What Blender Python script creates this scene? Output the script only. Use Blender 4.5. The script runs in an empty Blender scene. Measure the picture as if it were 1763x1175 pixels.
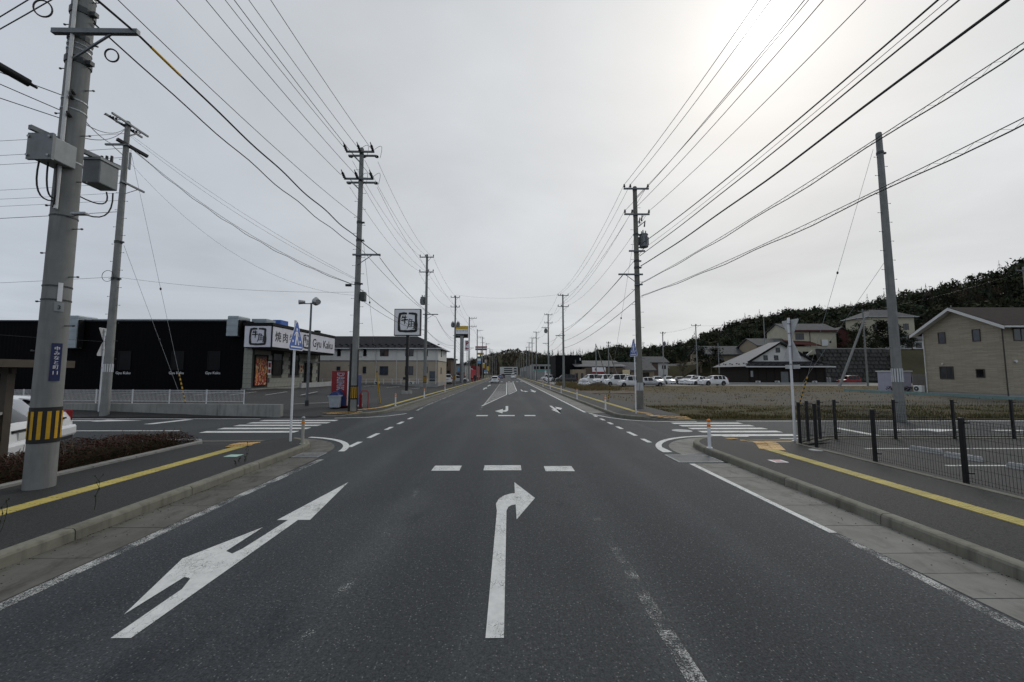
import bpy, bmesh, math, random
import numpy as np
from mathutils import Vector, Matrix
random.seed(7); rng = np.random.default_rng(11)
R = math.radians
sc = bpy.context.scene
COL = sc.collection

# ------------------------------------------------------------------ camera
cam_d = bpy.data.cameras.new('camera')
cam_d.lens = 14.0; cam_d.sensor_width = 36.0; cam_d.sensor_fit = 'HORIZONTAL'
cam_d.clip_start = 0.05; cam_d.clip_end = 4000
cam = bpy.data.objects.new('camera', cam_d); COL.objects.link(cam)
cam.location = (0, 0, 2.15); cam.rotation_euler = (R(90 + 4.595), 0, R(-0.769))
sc.camera = cam

# ------------------------------------------------------------------ sky, sun, exposure
SUN_AZ, SUN_EL = R(34.6), R(37.7)          # azimuth from +y towards +x
SUN = Vector((math.sin(SUN_AZ) * math.cos(SUN_EL), math.cos(SUN_AZ) * math.cos(SUN_EL), math.sin(SUN_EL)))
world = bpy.data.worlds.new('World'); sc.world = world; world.use_nodes = True
wn = world.node_tree; wn.nodes.clear()
def wnode(t, **k):
    n = wn.nodes.new(t)
    for a, b in k.items(): setattr(n, a, b)
    return n
def wmath(op, a, b=None, c=None):
    n = wnode('ShaderNodeMath', operation=op)
    for i, v in enumerate((a, b, c)):
        if v is None: continue
        if isinstance(v, (int, float)): n.inputs[i].default_value = v
        else: wn.links.new(v, n.inputs[i])
    return n.outputs[0]
tc = wnode('ShaderNodeTexCoord')
dot = wnode('ShaderNodeVectorMath', operation='DOT_PRODUCT'); dot.inputs[1].default_value = SUN
nrm = wnode('ShaderNodeVectorMath', operation='NORMALIZE'); wn.links.new(tc.outputs['Generated'], nrm.inputs[0])
wn.links.new(nrm.outputs[0], dot.inputs[0])
cd = wmath('MAXIMUM', dot.outputs['Value'], 0.0)
lum = wmath('ADD', wmath('MULTIPLY', wmath('POWER', cd, 2.0), 0.12), 0.515)
lum = wmath('ADD', lum, wmath('MULTIPLY', wmath('POWER', cd, 30.0), 0.02))
lum = wmath('ADD', lum, wmath('MULTIPLY', wmath('POWER', cd, 260.0), 0.12))
lum = wmath('ADD', lum, wmath('MULTIPLY', wmath('POWER', cd, 1500.0), 1.3))
# cloud deck: soft billows projected on a plane overhead
sep = wnode('ShaderNodeSeparateXYZ'); wn.links.new(nrm.outputs[0], sep.inputs[0])
zz = wmath('ADD', wmath('MAXIMUM', sep.outputs[2], 0.0), 0.10)
cmb = wnode('ShaderNodeCombineXYZ')
wn.links.new(wmath('DIVIDE', sep.outputs[0], zz), cmb.inputs[0]); wn.links.new(wmath('DIVIDE', sep.outputs[1], zz), cmb.inputs[1])
nz = wnode('ShaderNodeTexNoise'); nz.inputs['Scale'].default_value = 0.62; nz.inputs['Detail'].default_value = 7; nz.inputs['Roughness'].default_value = 0.55; nz.inputs['Distortion'].default_value = 0.4
wn.links.new(cmb.outputs[0], nz.inputs['Vector'])
mr = wnode('ShaderNodeMapRange'); mr.inputs[1].default_value = 0.3; mr.inputs[2].default_value = 0.66; mr.inputs[3].default_value = 0.80; mr.inputs[4].default_value = 1.01
wn.links.new(nz.outputs[0], mr.inputs[0])
lum = wmath('MULTIPLY', lum, mr.outputs[0])
rgb = wnode('ShaderNodeMix', data_type='RGBA'); rgb.inputs[6].default_value = (0.865, 0.95, 1.075, 1); rgb.inputs[7].default_value = (0.975, 1.0, 1.015, 1)
wn.links.new(cd, rgb.inputs[0])
cl = wnode('ShaderNodeVectorMath', operation='SCALE'); wn.links.new(rgb.outputs[2], cl.inputs[0]); wn.links.new(lum, cl.inputs[3])
sky = wnode('ShaderNodeTexSky', sky_type='NISHITA'); sky.sun_disc = False; sky.sun_elevation = SUN_EL; sky.sun_rotation = SUN_AZ
sky.dust_density = 4.0; sky.air_density = 1.0
sks = wnode('ShaderNodeVectorMath', operation='SCALE'); wn.links.new(sky.outputs[0], sks.inputs[0]); sks.inputs[3].default_value = 0.08
mx = wnode('ShaderNodeMix', data_type='RGBA'); mx.inputs[0].default_value = 0.93
wn.links.new(sks.outputs[0], mx.inputs[6]); wn.links.new(cl.outputs[0], mx.inputs[7])
bg = wnode('ShaderNodeBackground'); bg.inputs[1].default_value = 1.0; wn.links.new(mx.outputs[2], bg.inputs[0])
wo = wnode('ShaderNodeOutputWorld'); wn.links.new(bg.outputs[0], wo.inputs[0])
world.cycles.sampling_method = 'MANUAL'; world.cycles.sample_map_resolution = 512

sun_d = bpy.data.lights.new('sun', 'SUN'); sun_d.energy = 0.6; sun_d.angle = R(14); sun_d.color = (1, 0.97, 0.92)
sun_o = bpy.data.objects.new('sun', sun_d); COL.objects.link(sun_o)
sun_o.rotation_euler = (-SUN).to_track_quat('-Z', 'Y').to_euler(); sun_o.location = (30, 40, 60)

sc.view_settings.view_transform = 'Standard'; sc.view_settings.look = 'None'
sc.view_settings.exposure = 0.30; sc.view_settings.gamma = 1.0; sc.view_settings.use_curve_mapping = False
sc.render.engine = 'CYCLES'
sc.cycles.use_denoising = True; sc.cycles.max_bounces = 5; sc.cycles.diffuse_bounces = 2; sc.cycles.glossy_bounces = 2
sc.cycles.transparent_max_bounces = 6; sc.cycles.caustics_reflective = False; sc.cycles.caustics_refractive = False
sc.cycles.use_adaptive_sampling = True; sc.cycles.adaptive_threshold = 0.02

# ------------------------------------------------------------------ materials
MATS = {}
class NT:
    def __init__(s, name):
        s.m = bpy.data.materials.new(name); s.m.use_nodes = True; s.t = s.m.node_tree; s.n = s.t.nodes
        s.b = s.n['Principled BSDF']; s.tc = s.n.new('ShaderNodeTexCoord'); MATS[name] = s.m
        s.co = s.tc.outputs['Object']
    def lk(s, a, b): s.t.links.new(a, b)
    def put(s, sock, v):
        if isinstance(v, (int, float)): sock.default_value = v
        elif isinstance(v, tuple): sock.default_value = v if len(v) == 4 or len(sock.default_value) == 3 else (*v, 1)
        else: s.lk(v, sock)
    def math(s, op, a, b=0.0, clamp=False):
        n = s.n.new('ShaderNodeMath'); n.operation = op; n.use_clamp = clamp; s.put(n.inputs[0], a); s.put(n.inputs[1], b); return n.outputs[0]
    def noise(s, scale, detail=4, rough=.55, vec=None, out=0):
        n = s.n.new('ShaderNodeTexNoise'); n.inputs['Scale'].default_value = scale; n.inputs['Detail'].default_value = detail
        n.inputs['Roughness'].default_value = rough; s.lk(vec or s.co, n.inputs['Vector']); return n.outputs[out]
    def voro(s, scale, feature='F1', vec=None, out='Distance', rnd=1.0):
        n = s.n.new('ShaderNodeTexVoronoi'); n.feature = feature; n.inputs['Scale'].default_value = scale
        n.inputs['Randomness'].default_value = rnd; s.lk(vec or s.co, n.inputs['Vector']); return n.outputs[out]
    def mapv(s, scale=(1, 1, 1), loc=(0, 0, 0)):
        n = s.n.new('ShaderNodeMapping'); n.inputs['Scale'].default_value = scale; n.inputs['Location'].default_value = loc
        s.lk(s.co, n.inputs['Vector']); return n.outputs[0]
    def ramp(s, v, a, b, lo=0.0, hi=1.0):
        n = s.n.new('ShaderNodeMapRange'); n.clamp = True; s.put(n.inputs[0], v)
        for i, q in zip((1, 2, 3, 4), (a, b, lo, hi)): n.inputs[i].default_value = q
        return n.outputs[0]
    def mix(s, f, a, b, mode='MIX'):
        n = s.n.new('ShaderNodeMix'); n.data_type = 'RGBA'; n.blend_type = mode
        s.put(n.inputs[0], f); s.put(n.inputs[6], a); s.put(n.inputs[7], b); return n.outputs[2]
    def bump(s, h, strength=.3, dist=.01):
        n = s.n.new('ShaderNodeBump'); n.inputs['Strength'].default_value = strength; n.inputs['Distance'].default_value = dist
        s.lk(h, n.inputs['Height']); s.lk(n.outputs[0], s.b.inputs['Normal'])
    def xyz(s):
        n = s.n.new('ShaderNodeSeparateXYZ'); s.lk(s.co, n.inputs[0]); return n.outputs
    def fin(s, col, rough=.7, metal=0.0, spec=.4):
        s.put(s.b.inputs['Base Color'], col); s.put(s.b.inputs['Roughness'], rough); s.put(s.b.inputs['Metallic'], metal)
        s.b.inputs['Specular IOR Level'].default_value = spec; return s.m

def mat(name, col, rough=.6, metal=0.0, var=.12, scale=3.0, bump=0.0, bscale=60, spec=.4, col2=None, stain=0.0):
    if name in MATS: return MATS[name]
    t = NT(name); c = tuple(col)
    c2 = tuple(col2) if col2 else tuple(x * (1 - var) for x in c)
    f = t.ramp(t.noise(scale, 5), .35, .65)
    cc = t.mix(f, c2, tuple(min(1, x * (1 + var * .5)) for x in c))
    if stain:
        f2 = t.ramp(t.noise(1.0, 6, .6, t.mapv((6, 6, .8))), .5, .75, 0, stain)
        cc = t.mix(f2, cc, tuple(x * .45 for x in c))
    if bump: t.bump(t.noise(bscale, 3), bump)
    return t.fin(cc, rough, metal, spec)

def asphalt(name, dark, light, agg, speck=.5, tracks=False, seed=0.0):
    t = NT(name); co = t.mapv((1, 1, 1), (seed, seed * 2, 0))
    big = t.ramp(t.noise(.35, 4, .5, t.mapv((1, .25, 1), (seed, 0, 0))), .3, .7)
    fine = t.ramp(t.noise(55, 3, .7, co), .3, .7)
    c = t.mix(big, dark, light)
    c = t.mix(t.math('MULTIPLY', fine, .8), c, tuple(x * .45 for x in dark))
    md = t.ramp(t.noise(26, 5, .8, co), .36, .62); c = t.mix(md, c, (.48, .49, .51), 'MULTIPLY'); c = t.mix(1.0, c, (1.2, 1.2, 1.2), 'MULTIPLY')
    pt = t.ramp(t.noise(.22, 3, .5, t.mapv((1, .5, 1), (seed + 4, 2, 0))), .52, .56); c = t.mix(pt, c, (1.22, 1.2, 1.16), 'MULTIPLY')
    ck = t.math('MULTIPLY', t.ramp(t.voro(.55, 'DISTANCE_TO_EDGE', t.mix(.12, co, t.noise(1.5, 4, .6, co, 1))), .006, .001), t.ramp(t.noise(.25, 2, .5, co), .52, .6)); c = t.mix(t.math('MULTIPLY', ck, .6), c, (.012, .012, .012))
    if tracks:
        x = t.xyz()[0]
        for jx in (-1.5, 1.42):
            jj = t.ramp(t.math('ABSOLUTE', t.math('ADD', t.math('SUBTRACT', x, jx), t.math('MULTIPLY', t.math('SUBTRACT', t.noise(1.2, 3), .5), .05))), .012, .004); c = t.mix(t.math('MULTIPLY', jj, .35), c, (.018, .018, .018))
        ph = t.math('COSINE', t.math('MULTIPLY', t.math('ADD', x, .12), 2 * math.pi / 1.47))
        tr = t.math('MULTIPLY', t.ramp(ph, -.2, .9), t.ramp(t.noise(.8, 3, .5, t.mapv((1.5, .08, 1))), .25, .75))
        c = t.mix(tr, c, (1.45, 1.43, 1.38), 'MULTIPLY'); cl_ = t.math('MULTIPLY', t.ramp(t.math('ABSOLUTE', t.math('ADD', x, .05)), 2.0, .9), t.ramp(t.noise(.5, 4, .6, t.mapv((1, .3, 1), (3, 1, 0))), .3, .7, .25, .6)); c = t.mix(cl_, c, (1.55, 1.46, 1.34), 'MULTIPLY'); st_ = t.ramp(t.noise(.9, 6, .65, t.mapv((1, .6, 1), (21, 5, 0))), .60, .70); c = t.mix(st_, c, (.66, .68, .72), 'MULTIPLY')
        dk = t.ramp(t.noise(1.6, 5, .6, t.mapv((1, .5, 1), (9, 0, 0))), .62, .75)
        c = t.mix(dk, c, (.72, .73, .76), 'MULTIPLY')
    sp = t.voro(52, 'F1', co, 'Color'); s1 = t.n.new('ShaderNodeSeparateColor'); t.lk(sp, s1.inputs[0])
    m = t.math('MULTIPLY', t.ramp(s1.outputs[0], .76, .95), t.ramp(t.voro(52, 'F1', co), .42, .2))
    c = t.mix(t.math('MULTIPLY', m, speck), c, agg)
    t.bump(t.noise(120, 2, .6, co), .35, .006)
    return t.fin(c, t.ramp(fine, 0, 1, .66, .9), 0, .32)

asphalt('asphalt_main', (.029, .034, .040), (.056, .062, .067), (.20, .20, .195), .75, True)
asphalt('asphalt_side', (.030, .035, .039), (.046, .051, .054), (.2, .2, .2), .4, False, 3.3)
asphalt('asphalt_walk', (.028, .028, .027), (.044, .044, .042), (.12, .12, .12), .25, False, 7.1)
asphalt('asphalt_lot', (.030, .030, .030), (.048, .047, .046), (.12, .12, .12), .3, False, 5.7)

def paint(name, col, wear, cracks=.5, asp=None):
    t = NT(name)
    n1 = t.noise(2.2, 4, .6); n2 = t.noise(70, 4, .75)
    v = t.math('ADD', t.math('MULTIPLY', n1, .45), t.math('MULTIPLY', n2, .55))
    m = t.ramp(v, 1 - wear - .05, 1 - wear + .05)
    cr = t.math('MULTIPLY', t.ramp(t.voro(13, 'DISTANCE_TO_EDGE', t.mix(.15, t.mapv((1.5, .7, 1)), t.noise(9, 3, .6, None, 1))), .022, .004), t.ramp(n1, .42, .58))
    m = t.math('MAXIMUM', m, t.math('MULTIPLY', cr, cracks), True)
    d = t.ramp(t.noise(9, 5, .6), .3, .75)
    c = t.mix(d, col, tuple(x * .78 for x in col))
    if asp:
        oi = t.n.new('ShaderNodeObjectInfo'); c = t.mix(t.ramp(oi.outputs['Random'], 0, 1, 0, .38), c, asp); return t.fin(t.mix(m, c, asp), .65, 0, .35)
    t.fin(c, .65, 0, .35); tr = t.n.new('ShaderNodeBsdfTransparent'); ms = t.n.new('ShaderNodeMixShader')      # where the paint has worn off the road shows
    t.lk(m, ms.inputs[0]); t.lk(t.b.outputs[0], ms.inputs[1]); t.lk(tr.outputs[0], ms.inputs[2]); t.lk(ms.outputs[0], t.n['Material Output'].inputs[0])
    return t.m
paint('paint_white', (.66, .66, .64), .38, .8)
paint('paint_arrow', (.66, .66, .64), .385, 1.0)
paint('paint_worn', (.50, .50, .48), .515, .5)
paint('paint_ghost', (.50, .50, .48), .58, 0); paint('paint_trace', (.5, .5, .48), .625, 0)
paint('paint_hatch', (.40, .395, .375), .42, .3)
paint('paint_lot', (.6, .6, .58), .38, .3)
paint('tactile_yellow', (.56, .46, .13), .30, .2, (.20, .16, .05))
paint('tactile_orange', (.62, .38, .12), .30, .2, (.2, .14, .06))

def concrete(name, a, b, streak=.5, scale=2.0, dirt=.0):
    t = NT(name); c = t.mix(t.ramp(t.noise(scale, 6, .6), .3, .7), a, b)
    c = t.mix(t.math('MULTIPLY', t.ramp(t.noise(1.3, 5, .6, t.mapv((5, 5, .35))), .5, .72), streak), c, tuple(x * .42 for x in a))
    oi = t.n.new('ShaderNodeObjectInfo'); c = t.mix(t.ramp(oi.outputs['Random'], 0, 1, 0, .30), c, tuple(x * .6 for x in a))
    if dirt:
        c = t.mix(t.math('MULTIPLY', t.ramp(t.noise(3.5, 8, .7, t.mapv((1, .5, 1))), .5, .66), dirt), c, (.055, .05, .042))
        c = t.mix(t.math('MULTIPLY', t.ramp(t.noise(38, 3, .7), .66, .72), dirt), c, (.02, .02, .018))
    t.bump(t.noise(45, 4, .6), .3, .006)
    return t.fin(c, .88, 0, .25)
concrete('kerb_concrete', (.165, .158, .125), (.235, .228, .19), .65, 2.0, .25)
concrete('gutter_concrete', (.19, .187, .165), (.265, .26, .235), .2, 1.6, .45)
concrete('gutter_dirty', (.095, .092, .08), (.16, .155, .138), .2, 1.6, .9)
concrete('wall_concrete', (.24, .24, .225), (.33, .33, .31), .6, 1.0, .15)
concrete('pole_concrete', (.20, .205, .20), (.28, .285, .275), .45, 2.5)
concrete('pole_concrete_brown', (.17, .165, .145), (.23, .225, .2), .5, 2.5)
concrete('block_pale', (.34, .345, .34), (.42, .42, .41), .3, 3)
concrete('retaining_stone', (.038, .038, .036), (.085, .085, .08), .7, .8, .4); mat('wall_darkred', (.07, .018, .015), .8)

mat('galv', (.33, .345, .355), .45, .7, .2, 9); mat('galv_dull', (.27, .285, .29), .55, .35, .2, 7)
mat('steel_dark', (.055, .06, .062), .5, .4, .2, 9); mat('steel_grey', (.15, .165, .175), .5, .25, .18, 6, stain=.3)
mat('black_metal', (.010, .010, .011), .45, 0, .3, 6); mat('black_cable', (.011, .011, .012), .5, 0, .2, 6)
mat('rubber', (.012, .012, .012), .85); mat('porcelain', (.035, .033, .035), .3)
mat('white_paint', (.72, .73, .75), .4, 0, .06, 4, stain=.12); mat('white_fence', (.62, .64, .66), .5, 0, .08, 4)
mat('box_grey', (.17, .185, .19), .5, .1, .1, 5, stain=.35); mat('box_grey_light', (.25, .27, .275), .5, .1, .1, 5, stain=.3)
mat('yellow_band', (.52, .29, .012), .55, 0, .12, 12); mat('black_band', (.012, .012, .012), .55)
mat('plate_blue', (.014, .020, .080), .35, 0, .1, 9); mat('sign_blue', (.04, .12, .42), .35, 0, .08, 9)
mat('sign_white', (.78, .78, .80), .4, 0, .04, 2); mat('sign_panel', (.66, .66, .72), .4, 0, .05, .8); mat('sign_black', (.010, .010, .010), .4)
mat('sign_back', (.48, .49, .50), .5, .1, .15, 4, stain=.3)
mat('red_paint', (.21, .008, .013), .35, 0, .1, 3); mat('red_dull', (.28, .018, .02), .5, 0, .15, 3); mat('vend_blue', (.03, .05, .16), .4)
mat('orange_reflect', (.75, .22, .01), .4, 0, .1, 9); mat('bin_grey', (.36, .40, .44), .5, 0, .08, 5, stain=.15)
mat('yellow_sleeve', (.72, .42, .015), .45, 0, .12, 4, stain=.2)
mat('shelter_brown', (.085, .07, .055), .5, .2, .15, 4); mat('cabinet', (.36, .35, .31), .5, 0, .08, 3, stain=.25)
mat('soil', (.035, .028, .02), .95, 0, .4, 8, .5, 30); mat('dry_twig', (.10, .075, .05), .9); mat('dark_weed', (.035, .04, .018), .9, 0, .3, 6)
mat('roof_dark', (.030, .030, .033), .85, 0, .2, 2, .2, 8, .1); mat('roof_brown', (.040, .031, .028), .85, 0, .2, 3, .2, 9, .1)
mat('roof_grey', (.085, .087, .09), .8, 0, .25, 2, .2, 6, .15); mat('roof_metal_light', (.22, .22, .225), .6, 0, .08, 1, spec=.25); mat('roof_red', (.075, .024, .02), .8, 0, .2, 2, spec=.15)  # light metal: reflected sky painted into roof slopes, plain tone on screen panels
mat('wood_dark', (.016, .011, .008), .85, 0, .35, 3, .3, 10); mat('brown_clad', (.11, .075, .055), .7, 0, .15, 2)
mat('wall_cream', (.42, .39, .30), .8, 0, .08, 1, stain=.15); mat('wall_white', (.56, .56, .54), .8, 0, .06, 1, stain=.12); mat('wall_upper', (.66, .655, .62), .75, 0, .05, 1, stain=.1)
mat('wall_beige', (.40, .34, .265), .8, 0, .06, 1, stain=.1); mat('wall_greyw', (.30, .30, .29), .8, 0, .1, 1, stain=.2); mat('wall_tan', (.27, .22, .16), .8, 0, .1, 1)
mat('frame_brown', (.05, .04, .035), .5); mat('frame_black', (.010, .010, .011), .6, spec=.15); mat('frame_alu', (.22, .22, .22), .4, .5)
mat('curtain', (.35, .36, .36), .9, 0, .25, 6); mat('trim_white', (.60, .61, .60), .5, 0, .06, 3)
mat('tile_grey', (.26, .265, .225), .6, 0, .12, 4); mat('grout', (.07, .07, .065), .9)
mat('green_edge', (.16, .25, .24), .7); mat('shed_lilac', (.33, .33, .42), .5, 0, .06, 2, stain=.15)
mat('bag_white', (.62, .63, .66), .7, 0, .1, 4); mat('car_white', (.70, .71, .72), .22, 0, .02, 1, spec=.6); mat('car_silver', (.42, .43, .45), .28, .4, .03, 1, spec=.6)
mat('car_dark', (.03, .03, .033), .25, 0, .05, 1, spec=.6); mat('car_blue', (.06, .12, .24), .25, 0, .05, 1, spec=.6); mat('car_trim', (.014, .014, .015), .5)
mat('rim', (.32, .33, .34), .35, .7); mat('lamp_red', (.30, .012, .014), .2, spec=.7); mat('lamp_clear', (.5, .52, .55), .12, spec=.8)
mat('plate_white', (.6, .6, .58), .5); mat('skin', (.45, .30, .23), .6); mat('cloth_dark', (.03, .035, .05), .85); mat('cloth_trouser', (.018, .018, .02), .85)
mat('lot_gravel', (.24, .23, .21), .95, 0, .25, 3, .4, 25); mat('teal', (.08, .30, .27), .5); mat('yellow_sign', (.62, .40, .03), .5); mat('green_sign', (.03, .17, .06), .5)
mat('pink_flag', (.62, .10, .12), .8, 0, .12, 2); mat('pink_plate', (.55, .33, .34), .7); mat('mint_plate', (.36, .52, .45), .7)
mat('sign_cyan', (.16, .34, .55), .5); mat('cream_sign', (.6, .5, .32), .5); mat('tank_grey', (.30, .31, .32), .4, .3)
mat('blue_tarp', (.04, .12, .42), .5); mat('brown_field', (.10, .075, .045), .95, 0, .35, 2, .4, 20)

def glass(name, col, rough=.06):
    t = NT(name); c = t.mix(t.ramp(t.noise(1.2, 3), .35, .65), col, tuple(x * 1.8 for x in col))
    return t.fin(c, rough, 0, .6)
glass('glass_dark', (.008, .009, .010)); glass('glass_shop', (.004, .004, .005), .35); MATS['glass_shop'].node_tree.nodes['Principled BSDF'].inputs['Specular IOR Level'].default_value = .12; glass('glass_blue', (.022, .030, .042), .12); glass('glass_car', (.006, .007, .008), .05); MATS['glass_car'].node_tree.nodes['Principled BSDF'].inputs['Specular IOR Level'].default_value = .3; glass('glass_grey', (.03, .033, .035))

def ribbed(name, col, axis, freq, depth=.35, rough=.5, var=.15, spec=.35):
    t = NT(name); o = t.xyz()[axis]
    w = t.math('SINE', t.math('MULTIPLY', o, freq * 2 * math.pi)); h = t.ramp(w, -.3, .3)
    c = t.mix(t.ramp(t.noise(.7, 4), .3, .7), tuple(x * (1 - var) for x in col), tuple(x * (1 + var) for x in col))
    t.bump(h, depth, .02); return t.fin(c, rough, 0, spec)
ribbed('black_cladding', (.0035, .0035, .0042), 0, 3.0, .4, .75, .2, .06); ribbed('duct_metal', (.30, .345, .37), 2, 1.7, .5, .4)
ribbed('siding_black', (.007, .008, .009), 2, 3.5, .4, .75, .15, .1); ribbed('lap_brown', (.11, .08, .06), 2, 4, .4, .7); ribbed('metal_roof', (.11, .11, .115), 0, 2.2, .5, .7, .15, .15)

t = NT('siding_stone')                                   # beige thin-stone siding
br = t.n.new('ShaderNodeTexBrick'); br.inputs['Scale'].default_value = 1.0; br.offset = .37; br.inputs['Mortar Size'].default_value = .010
br.inputs['Brick Width'].default_value = .85; br.inputs['Row Height'].default_value = .085
sx = t.xyz(); cb = t.n.new('ShaderNodeCombineXYZ'); t.lk(t.math('ADD', sx[0], sx[1]), cb.inputs[0]); t.lk(sx[2], cb.inputs[1]); t.lk(cb.outputs[0], br.inputs['Vector'])
br.inputs['Color1'].default_value = (.29, .255, .195, 1); br.inputs['Color2'].default_value = (.385, .345, .27, 1); br.inputs['Mortar'].default_value = (.21, .185, .14, 1)
t.bump(br.outputs['Fac'], -.4, .01); t.fin(t.mix(t.ramp(t.noise(2.5, 4), .4, .7, 0, .25), br.outputs['Color'], (.24, .21, .16)), .85)

t = NT('vacant_ground')                                  # the unbuilt plot: grass verge, gravel, dry grass
y = t.math('ADD', t.xyz()[1], t.math('MULTIPLY', t.math('SUBTRACT', t.noise(.35, 5, .6), .5), 9.0))
g = t.mix(t.ramp(t.noise(2.2, 6, .7), .3, .7), (.030, .029, .011), (.072, .060, .024))
gr = t.mix(t.ramp(t.noise(14, 5, .75), .3, .7), (.062, .056, .044), (.125, .115, .095))
dg = t.mix(t.ramp(t.noise(1.5, 6, .7), .3, .7), (.06, .046, .020), (.115, .086, .045))
c = t.mix(t.ramp(y, 24.5, 27.0), g, gr); c = t.mix(t.ramp(y, 41, 46), c, dg); c = t.mix(t.ramp(t.noise(.5, 5, .65), .50, .62, 0, .75), c, dg)
c = t.mix(t.ramp(t.noise(60, 2, .7), .68, .74, 0, .5), c, (.25, .245, .23))
t.bump(t.noise(9, 6, .7), .6, .05); t.fin(c, .95, 0, .2)
t = NT('hill_soil'); t.fin(t.mix(t.ramp(t.noise(.08, 6, .65), .3, .7), (.020, .020, .012), (.050, .042, .024)), .95, 0, .1)
t = NT('hill_scrub'); t.fin(t.mix(t.ramp(t.noise(.05, 6, .7), .35, .65), (.045, .042, .026), (.085, .078, .045)), .95, 0, .1)
t = NT('ground_mix'); t.fin(t.mix(t.ramp(t.noise(.05, 6, .6), .35, .65), (.07, .062, .04), (.12, .11, .09)), .95, 0, .2)
def leafmat(name, a, b, sc_=6, tint=False):
    t = NT(name); c = t.mix(t.ramp(t.noise(sc_, 4, .7), .3, .7), a, b)
    if tint:                                              # every tree of a wood has its own green
        at = t.n.new('ShaderNodeAttribute'); at.attribute_name = 'tint'; c = t.mix(1.0, c, at.outputs['Color'], 'MULTIPLY')
    return t.fin(c, .85, 0, .12)
leafmat('leaf_hedge', (.030, .013, .010), (.070, .032, .022), 14); leafmat('leaf_hedge_green', (.016, .017, .008), (.035, .03, .014), 9)
leafmat('needle', (.015, .023, .016), (.027, .036, .023), .15, True); leafmat('needle_pine', (.022, .029, .018), (.038, .044, .027), .15, True)
leafmat('bare_twigs', (.040, .036, .028), (.070, .062, .048), .2, True); leafmat('leaf_dark', (.012, .018, .011), (.024, .031, .016), 1.5, True)
leafmat('grass_green', (.050, .052, .014), (.10, .088, .030), 2); leafmat('grass_dry', (.12, .095, .042), (.20, .16, .08), 2)

def poster(name):
    t = NT(name); v = t.mapv((.9, .9, .45))
    n = t.noise(2.6, 6, .7, v); c = t.mix(t.ramp(n, .46, .54), (.36, .012, .008), (.09, .02, .012))
    c = t.mix(t.ramp(t.noise(4, 5, .7, v), .53, .57), c, (.70, .30, .05)); c = t.mix(t.ramp(t.noise(7, 5, .7, v), .55, .6), c, (.75, .68, .5))
    z = t.xyz()[2]; c = t.mix(t.ramp(z, 3.2, 3.7), c, (.03, .012, .012)); return t.fin(c, .4)
poster('poster_print')

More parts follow.
